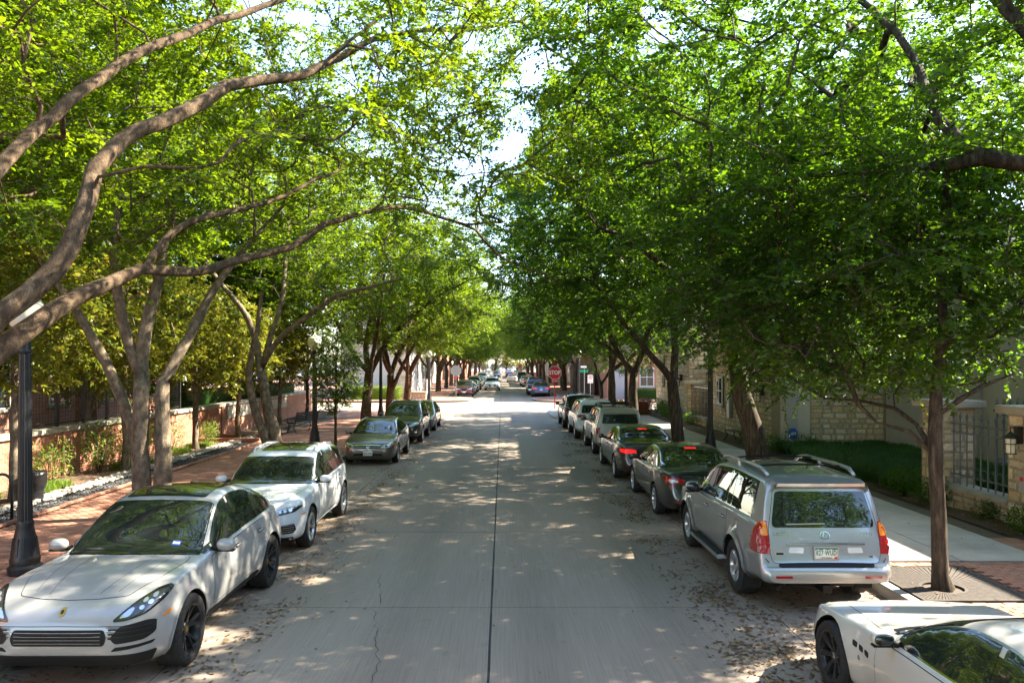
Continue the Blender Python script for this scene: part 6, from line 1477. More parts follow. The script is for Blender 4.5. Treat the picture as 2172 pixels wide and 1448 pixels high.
# unseen trees added behind the camera to shade the street and show in the paintwork
for (src, x, y, r_, lb) in ((TA, -7.3, -3.5, .3, 'elm behind the viewer over the left kerb'), (TB, 7.0, -2.5, .2, 'dark tree behind the viewer over the right kerb'), (TA, -7.3, -14, -.4, 'second elm behind the viewer over the left kerb'), (TB, 7.0, -13, .5, 'second dark tree behind the viewer over the right kerb')):
    place_tree(src, False, (x, y, .12), r_, 1.0, lb, 'trees behind the viewer')

place_tree(TB, False, (12.5, -8, .15), 1.2, 1.0, 'unseen tree added behind the viewer on the right for reflections', 'trees behind the viewer')  # added so the silver SUV's rear glass mirrors leaves instead of sky
place_tree(TB, False, (1.5, -27, .1), 4.0, 1.2, 'unseen large tree added far behind the viewer for reflections', 'trees behind the viewer')  # unseen, put in only to fill car glass reflections with green
# right side: overhanging tree from outside the frame
t = Tree(6); base = np.array((8.7, 8.6, 0.12))
t.limb([base, base + (-.05, .1, 2.2), base + (-.2, .3, 4.2)], [.30, .25, .22])
t.limb([base + (-.2, .3, 4.2), at(2300, 372, 9.6), at(2172, 347, 10), at(2090, 336, 10.3), at(2010, 352, 10.6), at(1900, 362, 11.1), at(1800, 366, 11.5), at(1670, 382, 12), at(1560, 412, 12.6), at(1480, 430, 13.2)], [.19, .14, .10, .095, .085, .06, .05, .04, .03, .02])
t.limb([at(2090, 336, 10.3), at(1990, 250, 11), at(1940, 120, 12), at(1850, 20, 13), at(1760, -60, 14)], [.07, .06, .05, .04, .03])
t.limb([at(2010, 352, 10.6), at(2008, 430, 10.8), at(1985, 500, 11.0), at(1930, 570, 11.2)], [.05, .045, .035, .02])
t.limb([base + (-.2, .3, 4.2), at(2200, 100, 10.5), at(2080, -40, 11.5)], [.14, .10, .06])
t.fill([(6.2, 12.2, 7.6, 4.8, 3.6, 3.6), (4.6, 15.5, 9.2, 4.2, 3.4, 3.2), (8.8, 17.8, 8.0, 3.2, 3.0, 2.8)], 360, zmin=lambda p: 4.7)  # third ellipsoid added to keep a sun patch off the road
t.fill([(8.8, 17.6, 8.0, 3.0, 3.2, 2.6), (11.6, 18.6, 10.4, 2.8, 3.0, 2.4)], 150, zmin=lambda p: 5)  # extra clusters added to block sun leaking onto the roadway
t.fill([(9.8, 9.0, 11.0, 4.0, 4.0, 3.5)], 110)  # crown mass outside the frame, added to block sun on the near road
t.connect(); t.sprays(9, (0.4, 0.8), 18, .078, .048)
finish_tree(t, 'oak_tree', 'dark tree whose bare bough reaches in from the right edge', M['leaf_dark'], M['bark_dark'], tuple(base), GRR)
# tree in the grate
t = Tree(7); base = np.array((6.28, 10.75, 0.13)); Y = 10.75
t.limb([base, at(1995, 1215, Y), at(1992, 1100, Y), at(1985, 1000, Y), at(1981, 930, Y), at(1988, 830, Y + .1), at(1997, 740, Y + .2), at(2000, 640, Y + .3), at(1990, 540, Y + .5)], [.15, .112, .10, .096, .092, .082, .07, .06, .04])
t.limb([at(1983, 960, Y), at(1945, 900, Y + .3), at(1900, 868, Y + .7), at(1830, 850, Y + 1.2), at(1750, 845, Y + 1.7)], [.04, .034, .028, .022, .012])
t.limb([at(1983, 965, Y), at(1930, 915, Y + .2), at(1860, 895, Y + .5)], [.032, .024, .012])
t.limb([at(1990, 880, Y), at(2035, 848, Y - .1), at(2085, 815, Y - .1), at(2150, 790, Y)], [.05, .04, .03, .015])
t.fill([(5.7, 12.0, 5.0, 3.2, 2.4, 2.3)], 215, zmin=lambda p: 2.7, keep=lambda p: not (p[2] < 3.3 and p[0] > 6.9))
t.connect(); t.sprays(9, (0.35, 0.7), 17, .072, .042)
finish_tree(t, 'street_tree', 'young tree with a straight trunk growing from the square iron grate', M['leaf_dark'], M['bark_dark'], tuple(base), GRR)
# leaning thick trunk
t = Tree(8); base = np.array((8.25, 24.4, 0.12)); Y = 24.4
t.limb([base, at(1605, 965, Y), at(1592, 900, Y), at(1572, 830, Y), at(1560, 750, Y), at(1545, 650, Y), at(1520, 540, Y - .3)], [.42, .35, .32, .29, .26, .21, .14])
t.limb([at(1565, 780, Y), at(1640, 650, Y - .5), at(1700, 500, Y - 1)], [.18, .13, .07])
t.limb([at(1550, 690, Y), at(1450, 600, Y - .6), at(1350, 520, Y - 1.4), at(1270, 480, Y - 2)], [.15, .12, .08, .04])
t.fill([(6.0, 23.6, 8.8, 6.0, 4.8, 4.6)], 370, zmin=lambda p: 4.8, keep=lambda p: sky_gap(p)[0])
t.fill([(8.8, 21.4, 4.2, 3.5, 2.1, 2.1)], 85, zmin=lambda p: 2.5 if p[0] > 6 else 3.6)
t.connect(); t.sprays(8, (0.45, 0.9), 18, .088, .052, keep=lambda e: sky_gap(e, 20))
finish_tree(t, 'oak_tree', 'thick leaning tree with rough furrowed bark beyond the silver suv roof', M['leaf_dark'], M['bark_dark'], tuple(base), GRR)
t = Tree(9); base = np.array((6.45, 27.7, 0.12)); Y = 27.7
t.limb([base, at(1437, 930, Y), at(1430, 850, Y), at(1426, 810, Y)], [.27, .23, .21, .19])
t.limb([at(1426, 810, Y), at(1400, 775, Y), at(1370, 740, Y - .3), at(1320, 680, Y - .8), at(1260, 600, Y - 1.4)], [.13, .12, .10, .08, .04])
t.limb([at(1426, 810, Y), at(1432, 740, Y), at(1425, 640, Y), at(1400, 480, Y), at(1380, 330, Y)], [.15, .13, .11, .08, .04])
t.fill([(4.6, 28.6, 9.4, 5.4, 5.0, 5.2)], 380, zmin=lambda p: 4.2, keep=lambda p: sky_gap(p)[0])
t.connect(); t.sprays(8, (0.45, 0.9), 18, .092, .053, keep=lambda e: sky_gap(e, 20))
finish_tree(t, 'oak_tree', 'forked dark trunk on the right rising behind the black sedan roofs', M['leaf_dark'], M['bark_dark'], tuple(base), GRR)

# small bushy tree at the left kerb
t = Tree(10); base = np.array((-6.2, 28.0, 0.13))
t.limb([base, base + (0, 0, 1.0), base + (.02, .02, 2.4), base + (.05, 0, 4.0)], [.06, .05, .035, .012])
t.fill([(-6.18, 28, 2.55, .95, .95, 1.1), (-6.1, 28, 3.7, .75, .75, 1.1)], 70, zmin=lambda p: 1.45)
t.connect(up=.4); t.sprays(7, (0.25, 0.5), 14, .075, .034, droop=-.1, flat=1.0)
finish_tree(t, 'young_tree', 'bushy bright green young tree on a thin stem beside the second lamp post', M['leaf_lime'], M['bark_dark'], tuple(base), GL)

# magnolias along the brick wall
t = Tree(12)
t.limb([(0, 0, 0), (.05, 0, .8), (0, .05, 1.8), (.05, 0, 3.2), (0, 0, 4.6)], [.12, .10, .085, .06, .02])
t.fill([(0, 0, 3.9, 1.7, 1.7, 2.0)], 70, zmin=lambda p: 2.35)
t.connect(up=.2); t.sprays(6, (0.3, 0.6), 15, .125, .050, droop=.1, flat=.9, jitter=.55)
MG = finish_tree(t, 'magnolia_tree', '-', M['leaf_mag'], M['bark_pale'], (0, 0, 0), 'magnolias along the brick wall', twig=False)
fl = np.array(t.A[t.tn]); rngf = np.random.default_rng(3); Q = []
for p in fl[rngf.choice(len(fl), 16, replace=False)]:
    c0 = p + rngf.normal(0, .3, 3)
    for a in range(5):
        d = np.array((math.cos(a * 1.26), math.sin(a * 1.26), .6)) * .075; w = np.array((-math.sin(a * 1.26), math.cos(a * 1.26), 0)) * .035
        Q.append([c0, c0 + d * .6 + w, c0 + d, c0 + d * .6 - w])
obj('flowers', quads_mesh('flowers', np.array(Q), M['petal']), MG)['kind'] = 'stuff'
mg_l2 = ['low bushy magnolia behind the wall step', 'low bushy magnolia behind the first limestone panel', 'low bushy magnolia behind the second limestone panel', 'low bushy magnolia at the far end of the brick wall', 'low bushy magnolia behind the fence posts']
mg_l = ['magnolia at the left edge between the lamp post and the wall', 'magnolia with a pale lit trunk against the sunlit brick wall', 'magnolia standing at the step in the brick wall', 'magnolia before the limestone panel of the brick wall', 'dark magnolia just beyond the limestone panel']
for i, (x, y, r_, s_) in enumerate(((-11.3, 17.4, 0, 1.05), (-11.2, 22.4, 1.5, 1.1), (-11.2, 27.6, 3, 1.1), (-11.2, 32, 4.2, 1.0), (-11.4, 38.5, 5.2, 1.0))):
    place_tree(MG, i == 0, (x, y, .15), r_, s_, mg_l[i], 'magnolias along the brick wall')

t = Tree(14)
t.limb([(0, 0, 0), (.05, 0, 1.0), (0, .05, 2.2), (.1, 0, 4.2)], [.10, .09, .07, .02])
t.fill([(0, 0, 3.6, 1.5, 1.5, 1.7)], 60, zmin=lambda p: 2.0)
t.connect(up=.2); t.sprays(7, (0.3, 0.55), 12, .08, .045, droop=.1, flat=.8)
o_ = finish_tree(t, 'plum_tree', 'dark purple-leaved tree behind the bench on the left', M['plum'], M['bark_dark'], (0, 0, 0), None, twig=False); o_.location = (-10.9, 42, .15)
place_tree(TB, False, (-14.8, 43.5, .12), 2.0, .9, 'dense tree beyond the end of the left brick wall', GL)

for i, (x, y, r_) in enumerate(((-14.2, 31.5, .5), (-14.2, 35.5, 1.7), (-14.3, 39.8, 2.9), (-13.8, 45, 4.1), (-14.6, 26.5, 5.3))):
    place_tree(MG, False, (x, y, -.5), r_, 1.2, mg_l2[i], 'magnolias behind the brick wall')

for i, (x, y, r_, lb) in enumerate(((-17.5, 67.5, .3, 'tree left of the pale stucco building across the crossing'), (-23, 69, 1.9, 'tree well left of the pale stucco building across the crossing'), (-30, 68, 3.1, 'leftmost tree along the far side of the cross street'))):
    place_tree(TB, False, (x, y, .1), r_, 1.0, lb, 'trees along the cross street')

for i in range(9):
    place_tree(MG, False, (-12 + i * 3 + .4 * math.sin(i * 2.3), 252 + 2 * math.cos(i * 1.9), -1.9), i * .9, 1.25 + .35 * math.sin(i * 1.7), 'distant bush at the end of the street, %s from the left' % ('first second third fourth fifth sixth seventh eighth ninth'.split()[i]), 'bushes closing the street')
# ------------------------------------------------------------------ walls, houses, fences
def face_brick(name, ly, lz, dx, ch, mat):
    """a brick whose outer face looks along +X"""
    y, z = ly / 2, lz / 2
    V = [(-dx, -y, -z), (-dx, y, -z), (-dx, y, z), (-dx, -y, z), (-ch, -y, -z), (-ch, y, -z), (-ch, y, z), (-ch, -y, z), (0, -y + ch, -z + ch), (0, y - ch, -z + ch), (0, y - ch, z - ch), (0, -y + ch, z - ch)]
    F = [(0, 1, 5, 4), (1, 2, 6, 5), (2, 3, 7, 6), (3, 0, 4, 7), (4, 5, 9, 8), (5, 6, 10, 9), (6, 7, 11, 10), (7, 4, 8, 11), (8, 9, 10, 11)]
    return mesh_of(name, V, F, mat)
WB = face_brick('wall_brick', .203, .067, .03, .004, M['brick'])
wall = tag(empty('brick_wall', (-12.4, 28, .1)), 'long low brick wall with stone cap behind the planting strip', 'wall')
def loc_part(o, parent): o.location = Vector(o.location) - Vector(parent.location); return o
def wbox(name, mat, parent, *a, **k):
    b = MB(); b.box(*a); o = b.build(name, mat, parent); loc_part(o, parent); return o
wbox('core', M['mortar'], wall, -12.75, -12.412, 8, 33.2, .05, 1.42)
wbox('far_wall', M['brick_far_y'], wall, -12.75, -12.40, 33.2, 49, .05, 1.42)
for k in range(20): wbox('cap_stone', M['capstone'], wall, -12.83, -12.32, 8 + k * 2.05, 8 + k * 2.05 + 2.035, 1.42, 1.54)
spots = []
for r_ in range(17):
    z = .14 + .0775 * r_ + .034
    for c_ in range(112):
        y = 9.4 + c_ * .2135 + (.107 if r_ % 2 else 0)
        if y < 33.1 and z < 1.40: spots.append((y, z))
spots.sort(key=lambda p: abs(p[0] - 20.3) + abs(p[1] - .9) * .5)
rest = []
for i, (y, z) in enumerate(spots):
    dx = random.uniform(-.004, .003)
    if i < 300: o = obj('brick', WB, wall, (-12.40 + dx, y, z), (0, 0, random.uniform(-.01, .01))); loc_part(o, wall)
    else: rest.append((-12.40 + dx, y, z, random.uniform(-.01, .01), 0, 0, 1, 1, 1))
o = many('brickwork', WB, rest, M['brick'], wall); loc_part(o, wall)
for y in (15.2, 21.2, 27.2, 33.2): wbox('pilaster', M['brick_far_y'], wall, -12.40, -12.33, y, y + .42, .1, 1.415)
for (a, b_) in ((33.9, 38.2), (39.0, 43.2)): wbox('limestone_panel', M['limestone'], wall, -12.395, -12.34, a, b_, .85, 1.36)
# iron fence on the wall
fence = tag(empty('iron_fence', (-12.6, 21, 1.54)), 'black iron fence with wire panels on top of the brick wall', 'fence')
for k in range(13):
    y = 13.2 + k * 1.35; wbox('post', M['iron'], fence, -12.66, -12.57, y, y + .09, 1.54, 2.95)
for z in (1.62, 2.85): wbox('rail', M['iron'], fence, -12.63, -12.60, 13.2, 29.5, z, z + .04)
b = MB()
for k in range(118): y = 13.3 + k * .1365; b.box(-12.619, -12.611, y, y + .008, 1.62, 2.86)
for k in range(10): z = 1.72 + k * .11; b.box(-12.619, -12.611, 13.2, 29.4, z, z + .008)
o = b.build('wire_panel', M['iron'], fence); loc_part(o, fence)
# low brick ramp kerb crossing the bed
lw_ = tag(empty('brick_border', (-11, 30.6, .15)), 'low brick border crossing the planting strip beside the bench', 'border')
wbox('border', M['paver_far'], lw_, -12.3, -9.8, 30.4, 30.62, .1, .30); wbox('border', M['paver_far'], lw_, -12.3, -9.8, 32.2, 32.42, .1, .30)

# windows on plain facades
def window(parent, face, u, z, w, h, pos, sill=True, fm=None):
    """face 'x+': wall plane x=pos looking +X; 'x-': looking -X; 'y-': looking at the camera"""
    def bx(name, mat, u0, u1, z0, z1, d0, d1, par):
        b = MB()
        if face == 'x+': b.box(pos + d0, pos + d1, u0, u1, z0, z1)
        elif face == 'x-': b.box(pos - d1, pos - d0, u0, u1, z0, z1)
        else: b.box(u0, u1, pos - d1, pos - d0, z0, z1)
        return b.build(name, mat, par)
    f = bx('window', fm or M['frame_white'], u - w / 2, u + w / 2, z, z + h, .002, .05, parent); loc_part(f, parent)
    p = bx('pane', M['winglass'], u - w / 2 + .07, u + w / 2 - .07, z + .07, z + h - .07, .051, .056, f)
    bx('muntin', fm or M['frame_white'], u - .02, u + .02, z + .07, z + h - .07, .057, .07, f); bx('muntin', fm or M['frame_white'], u - w / 2 + .07, u + w / 2 - .07, z + h / 2 - .02, z + h / 2 + .02, .0575, .0705, f)
    if sill: bx('sill', M['capstone'], u - w / 2 - .1, u + w / 2 + .1, z - .13, z - .003, 0.001, .12, f)
    return f
# tall brick building behind the left wall
bl = tag(empty('brick_building', (-26, 30, .1)), 'tall red brick building behind the trees on the left', 'building')
wbox('wall', M['brick_far_y'], bl, -36, -22, -8, 50, 0, 13); wbox('roof', M['roof'], bl, -36.2, -21.8, -8.2, 50.2, 13, 13.4)
wbox('band', M['limestone'], bl, -22, -21.94, -8, 50, 4.2, 4.55); wbox('band', M['limestone'], bl, -22, -21.94, -8, 50, 8.2, 8.5)
for z in (1.3, 5.2, 9.1):
    for k in range(12): window(bl, 'x+', -4 + k * 4.6, z, 1.7, 2.3, -22)
for (x, y, r_, lb) in ((-16.5, 13.5, .4, 'tree behind the brick wall near the left edge'), (-17, 21.5, 2.2, 'tree behind the fence wire, above the lit wall'), (-16.5, 30, 4, 'tree behind the step in the brick wall'), (-17, 39, 1, 'tree behind the limestone panels'), (-15, 47.5, 5, 'tree at the far end of the brick wall')):
    place_tree(TA, False, (x, y, .1), r_, 1.45, lb, 'trees behind the brick wall')

# stones ---------------------------------------------------------------------------------------
def stone_mesh(seed):
    r = random.Random(seed); n = 8; V = [(-1, -.5, -.5), (-1, .5, -.5), (-1, .5, .5), (-1, -.5, .5)]
    ring = [(-.5, -.5), (0, -.5), (.5, -.5), (.5, 0), (.5, .5), (0, .5), (-.5, .5), (-.5, 0)]
    A = [(-.25 + r.uniform(-.08, .08), y * r.uniform(.93, 1.0), z * r.uniform(.92, 1.0)) for y, z in ring]
    B = [(r.uniform(-.05, .25), y * r.uniform(.70, .84), z * r.uniform(.66, .82)) for y, z in ring]
    V += A + B + [(r.uniform(.1, .4), 0, 0)]
    F = []
    for k in range(8):
        k2 = (k + 1) % 8; F.append((4 + k, 4 + k2, 12 + k2, 12 + k)); F.append((12 + k, 12 + k2, 20))
    bk = [0, 0, 1, 1, 2, 2, 3, 3]; bk2 = {0: 0, 2: 1, 4: 2, 6: 3}
    for k in range(0, 8, 2):
        a, b_ = bk2[k], bk2[(k + 2) % 8]; F.append((a, b_, 4 + (k + 2) % 8, 4 + k + 1, 4 + k))
    me = mesh_of('stone', V, F, M['stone']); return me
STONES = [stone_mesh(s_) for s_ in range(7)]
def stone_face(parent, p0, udir, length, z0, z1, rz, budget, seed, holes=(), big=1.0):
    """random ashlar; p0 = start point of the face, udir = unit (x, y) along it, stones look along +X turned by rz"""
    r = random.Random(seed); rest = []; n = 0; z = z0; spots = []
    while z < z1 - .03:
        h = min(r.uniform(.15, .30) * big, z1 - z)
        if z1 - z - h < .1: h = z1 - z
        u = 0
        while u < length - .02:
            w = min(r.uniform(.17, .50) * big, length - u)
            if length - u - w < .12: w = length - u
            if r.random() < .25 and h > .22:
                k = r.uniform(.4, .6); pcs = ((u, z, w, h * k), (u, z + h * k, w, h * (1 - k)))
            else: pcs = ((u, z, w, h),)
            for (a, b_, c_, d_) in pcs:
                uc, zc = a + c_ / 2, b_ + d_ / 2
                if any(h0 < uc < h1 and g0 < zc < g1 for h0, h1, g0, g1 in holes): continue
                spots.append((uc, zc, c_ - .022, d_ - .022))
            u += w
        z += h
    for i, (uc, zc, w, h) in enumerate(spots):
        P = (p0[0] + udir[0] * uc, p0[1] + udir[1] * uc, zc); dp = r.uniform(.045, .06)
        if n < budget:
            o = obj('stone', r.choice(STONES), parent, P, (r.uniform(-.02, .02), 0, rz), (dp, w, h)); loc_part(o, parent); n += 1
        else: rest.append(P + (rz, 0, 0, dp, w, h))
    if rest: o = many('stonework', STONES[1], rest, M['stone'], parent); loc_part(o, parent)
def stone_pillar(name, label, x0, x1, y0, y1, ztop, seed):
    p = tag(empty(name, ((x0 + x1) / 2, (y0 + y1) / 2, .12)), label, 'pillar', 'stone gate pillars')
    wbox('core', M['stone_mortar'], p, x0 + .03, x1 - .03, y0 + .03, y1 - .03, .1, ztop - .17)
    stone_face(p, (x0 + .03, y0 + .03), (0, 1), y1 - y0 - .06, .12, ztop - .17, PI, 200, seed)
    stone_face(p, (x0 + .03, y0 + .03), (1, 0), x1 - x0 - .06, .12, ztop - .17, -PI / 2, 200, seed + 1)
    me = rbox_mesh('cap', x1 - x0 + .26, y1 - y0 + .26, .17, .025, M['capstone'], 2); o = obj('cap', me, p, (0, 0, ztop - .085 - .12)); return p
stone_pillar('stone_pillar', 'tan stone pillar with flat cap at the far end of the grey iron fence', 9.9, 10.7, 17.0, 17.9, 2.50, 20)
stone_pillar('stone_pillar', 'tan stone pillar carrying a lantern and call box at the right edge', 9.9, 10.9, 13.5, 14.85, 2.52, 30)
lw2 = tag(empty('stone_wall', (10.1, 15.9, .12)), 'low tan stone wall with mossy cap under the grey iron fence', 'wall')
wbox('core', M['stone_mortar'], lw2, 9.96, 10.35, 14.9, 16.98, .1, .56); stone_face(lw2, (9.96, 14.88), (0, 1), 2.1, .12, .56, PI, 80, 41); wbox('cap', M['capstone'], lw2, 9.86, 10.42, 14.87, 16.99, .56, .65)
# grey ornamental fence on the low wall
def iron_bars(root, x, ys, z0, z1, mat, spear=True, rail_z=(), rings=True, along='y'):
    for u in ys:
        b = MB(); P = (x, u) if along == 'y' else (u, x)
        b.tube([(P[0], P[1], z0), (P[0], P[1], z1)], .016, 8)
        o = b.build('bar', mat, root, True, 40); loc_part(o, root)
        if spear:
            s_ = MB(); s_.lathe([(.016, 0), (.034, .015), (.02, .03), (.036, .05), (.022, .09), (.002, .16)], 8, c=(P[0], P[1], z1)); s_.build('spear', mat, o, True, 40)
    for z in rail_z:
        b = MB(); a, e = min(ys) - .08, max(ys) + .08
        if along == 'y': b.box(x - .008, x + .008, a, e, z, z + .03)
        else: b.box(a, e, x - .008, x + .008, z, z + .03)
        o = b.build('rail', mat, root); loc_part(o, root)
    if rings:
        for i in range(len(ys) - 1):
            for z in rings:
                u = (ys[i] + ys[i + 1]) / 2; R = (ys[i + 1] - ys[i]) / 2 - .018
                P = [((x, u + R * math.cos(a), z + R * math.sin(a)) if along == 'y' else (u + R * math.cos(a), x, z + R * math.sin(a))) for a in np.linspace(0, 2 * PI, 15)]
                b = MB(); b.tube(P, .008, 5, cap=False); o = b.build('ring', mat, root, True); loc_part(o, root)
gf = tag(empty('ornamental_fence', (10.12, 15.9, .65)), 'grey iron fence with spear tips standing on the low stone wall', 'fence')
iron_bars(gf, 10.12, [15.0 + k * .24 for k in range(9)], .66, 2.10, M['iron_grey'], True, (.86, 1.98, 1.80), (.98, 1.90))
gf2 = tag(empty('ornamental_gate', (11.3, 16.4, .15)), 'grey iron gate set back behind the low stone wall', 'gate')
iron_bars(gf2, 16.4, [10.75 + k * .15 for k in range(9)], .3, 2.42, M['iron_grey'], True, (.42, 1.15, 2.3), (1.22, 2.24), along='x')
def lantern(name, label, x, y, z, face, sc=1.0):
    r = tag(empty(name, (x, y, z)), label, 'lantern'); f = -1 if face == 'x-' else 1
    b = MB(); b.box(-f * .16 if f < 0 else -.18, .18 if f < 0 else .16, -.06, .06, .05, .32); 
    r.scale = (sc,) * 3
    bp = MB(); bp.box(.10 * 1, .20, -.06, .06, -.05, .28); bp.build('bracket_plate', M['iron'], r)
    am = MB(); am.tube([(.12, 0, .22), (.0, 0, .27), (-.0, 0, .16)], .014, 6); am.build('arm', M['iron'], r)
    cp = MB(); cp.lathe([(.13, .06), (.115, .09), (.05, .14), (.015, .18)], 12); cp.build('hood', M['iron'], r)
    gl = MB(); gl.lathe([(.085, -.24), (.095, .05)], 12); gl.build('lantern_glass', M['lantern_glass'], r, True, 40)
    fr = MB()
    for k in range(6): a = k * PI / 3; fr.tube([(.09 * math.cos(a), .09 * math.sin(a), -.25), (.105 * math.cos(a), .105 * math.sin(a), .06)], .007, 4)
    for z_ in (-.24, -.06, .05): fr.lathe([(.108, z_), (.108, z_ + .018)], 12)
    fr.build('cage', M['iron'], r); return r
lantern('wall_lantern', 'black lantern fixed to the stone pillar at the right edge', 9.66, 14.35, 1.86, 'x-')
cb = tag(empty('call_box', (9.88, 14.15, 1.05)), 'grey call box panel on the stone pillar below the lantern', 'intercom')
b = MB(); b.box(-.06, .0, -.2, .2, -.16, .2); b.build('panel', M['galv'], cb); b = MB(); b.box(-.085, -.06, -.14, .0, -.1, .05); b.build('keypad', M['black'], cb); b = MB(); b.box(-.066, -.06, .08, .17, .06, .14); b.build('notice', M['sign_red'], cb)

# houses on the right
hb = tag(empty('grey_house', (18, 17, .1)), 'plain grey stucco house wall behind the fence on the right', 'house')
wbox('wall', M['stucco'], hb, 13.95, 24, -30, 27.45, 0, 6.0); wbox('roof', M['roof'], hb, 13.6, 24.4, -30.3, 27.8, 6.0, 6.4)  # stretch behind the viewer is unseen, added for reflections in car glass
wbox('downpipe', M['galv'], hb, 13.86, 13.94, 21.9, 22.0, .2, 5.9); wbox('base_band', M['capstone'], hb, 13.90, 13.949, 5, 27.45, .1, .42)
for y in (10, 14.5, 19, 24): window(hb, 'x-', y, 3.6, 1.3, 1.7, 13.95)
ha = tag(empty('stone_house', (14, 32.5, .1)), 'tan stone house front beyond the leaning tree on the right', 'house')
wbox('core', M['stone_mortar'], ha, 10.2, 20, 27.6, 37.4, 0, 5.2); wbox('upper_wall', M['stucco_tan'], ha, 10.25, 20, 27.65, 37.35, 5.2, 8.4); wbox('roof', M['roof'], ha, 9.9, 20.3, 27.3, 37.7, 8.4, 8.8)
wbox('string_course', M['capstone'], ha, 10.08, 20, 27.5, 37.45, 5.15, 5.3)
stone_face(ha, (10.2, 28.6), (0, 1), 8.75, .1, 5.1, PI, 300, 51, holes=((5.9, 7.3, 1.35, 2.75), (1.0, 2.3, 2.4, 4.2)))
stone_face(ha, (11.25, 27.6), (1, 0), 2.7, .1, 5.1, -PI / 2, 120, 61)
wbox('stucco_panel', M['stucco_tan'], ha, 10.15, 11.2, 27.5, 27.6, .1, 5.1); wbox('doorway', M['stucco'], ha, 10.3, 10.75, 27.44, 27.50, .1, 2.3)
window(ha, 'x-', 35.2, 1.4, .9, 1.3, 10.15); window(ha, 'x-', 30.2, 2.5, 1.0, 1.6, 10.15)
wbox('vent', M['galv'], ha, 10.02, 10.14, 33.4, 33.75, .9, 1.95)
lantern('wall_lantern', 'black lantern on the tan stone house front behind the leaning trunk', 9.92, 29.4, 2.15, 'x-', 1.3)
stone_pillar('stone_pillar', 'tan stone gate pillar beside the far black gate', 10.0, 10.8, 41.0, 41.8, 2.35, 70)
lw3 = tag(empty('stone_wall', (10.2, 39.2, .12)), 'low tan stone wall below the far black gate bars', 'wall'); wbox('core', M['stone_mortar'], lw3, 10.1, 10.4, 37.45, 40.98, .1, .5); stone_face(lw3, (10.1, 37.45), (0, 1), 3.5, .12, .5, PI, 90, 75); wbox('cap', M['capstone'], lw3, 10.0, 10.45, 37.45, 40.98, .5, .58)
bg_ = tag(empty('iron_gate', (10.2, 39.2, .58)), 'black iron bars between the stone house and its gate pillar', 'gate'); iron_bars(bg_, 10.2, [37.7 + k * .27 for k in range(12)], .58, 2.05, M['iron'], True, (.75, 1.9), False)
gd = tag(empty('garage', (14, 39.5, .1)), 'pale garage seen through the far black gate', 'garage'); wbox('wall', M['stucco_light'], gd, 12.5, 17, 37.5, 42.9, 0, 3.0); wbox('roof', M['roof'], gd, 12.2, 17, 37.46, 43, 3.0, 3.25)
for k in range(5): wbox('door_panel', M['frame_white'], gd, 12.46, 12.5, 38.3, 41.6, .15 + k * .45, .15 + k * .45 + .43)
hc = tag(empty('stone_house', (15, 48, .1)), 'tan stone house with slot window near the crossing on the right', 'house')
wbox('core', M['stone_mortar'], hc, 10.6, 20, 43, 52, 0, 5.5); wbox('upper_wall', M['stucco_tan'], hc, 10.65, 20, 43.05, 51.95, 5.5, 8.8); wbox('roof', M['roof'], hc, 10.2, 20.3, 42.6, 52.4, 8.8, 9.2)
stone_face(hc, (10.6, 43), (0, 1), 9.0, .1, 5.4, PI, 200, 81, big=1.15); stone_face(hc, (10.6, 43), (1, 0), 2.6, .1, 5.4, -PI / 2, 80, 83, big=1.15)
window(hc, 'x-', 46, 1.9, .5, 1.8, 10.53); window(hc, 'x-', 49.5, 1.9, .5, 1.8, 10.53); lantern('wall_lantern', 'black lantern on the stone house nearest the crossing', 10.3, 44.4, 2.3, 'x-', 1.3)

# blocks beyond the crossing
fl_ = tag(empty('stucco_building', (-14, 75, .1)), 'pale stucco building on the far left corner of the crossing', 'building')
wbox('wall', M['stucco_light'], fl_, -14.6, -8.6, 68, 92, 0, 9.5); wbox('roof', M['roof'], fl_, -14.9, -8.3, 67.7, 92.3, 9.5, 9.9)
stone_face(fl_, (-9.7, 68), (1, 0), 1.1, .15, 9.3, -PI / 2, 60, 91, big=1.3); wbox('string_course', M['capstone'], fl_, -14.6, -9.75, 67.9, 68, 3.9, 4.2)
for x in (-13.2, -11.2): window(fl_, 'y-', x, 4.9, 1.4, 2.0, 68)
for y in (71, 76, 81, 86): window(fl_, 'x+', y, 1.6, 1.3, 1.9, -8.6); window(fl_, 'x+', y, 5.2, 1.3, 1.9, -8.6)
for k, (x, h) in enumerate(((-12.9, 1.0), (-11.7, 1.25))): wbox('meter_cabinet', M['stucco_light'], fl_, x, x + .9, 67.6, 67.99, .3, .3 + h)
sw = tag(empty('stone_wall', (-7.6, 67, .12)), 'low tan stone planter wall beside the far left corner steps', 'wall'); wbox('core', M['stone_mortar'], sw, -8.6, -6.75, 66.3, 67.4, .1, .72); stone_face(sw, (-8.6, 66.3), (1, 0), 1.85, .12, .70, -PI / 2, 40, 95); wbox('cap', M['capstone'], sw, -8.65, -6.7, 66.22, 67.45, .72, .80)
hr = tag(empty('handrail', (-7.6, 66.9, .8)), 'pale metal railing on the far left planter wall', 'railing')
for k in range(14): wbox('baluster', M['frame_white'], hr, -8.5 + k * .13, -8.475 + k * .13, 66.9, 66.925, .8, 1.75)
wbox('rail', M['frame_white'], hr, -8.55, -6.75, 66.88, 66.945, 1.75, 1.81); wbox('post', M['frame_white'], hr, -6.78, -6.66, 66.85, 66.97, .2, 1.9)
fr_ = tag(empty('brick_building', (15, 78, .1)), 'red brick building with grey door on the far right corner', 'building')
wbox('wall', M['brick_far_x'], fr_, 9.4, 24, 68, 72, 0, 9); wbox('side_wall', M['brick_far_y'], fr_, 9.41, 24, 72, 100, 0, 9); wbox('roof', M['roof'], fr_, 9.1, 24.3, 67.7, 100.3, 9, 9.4)
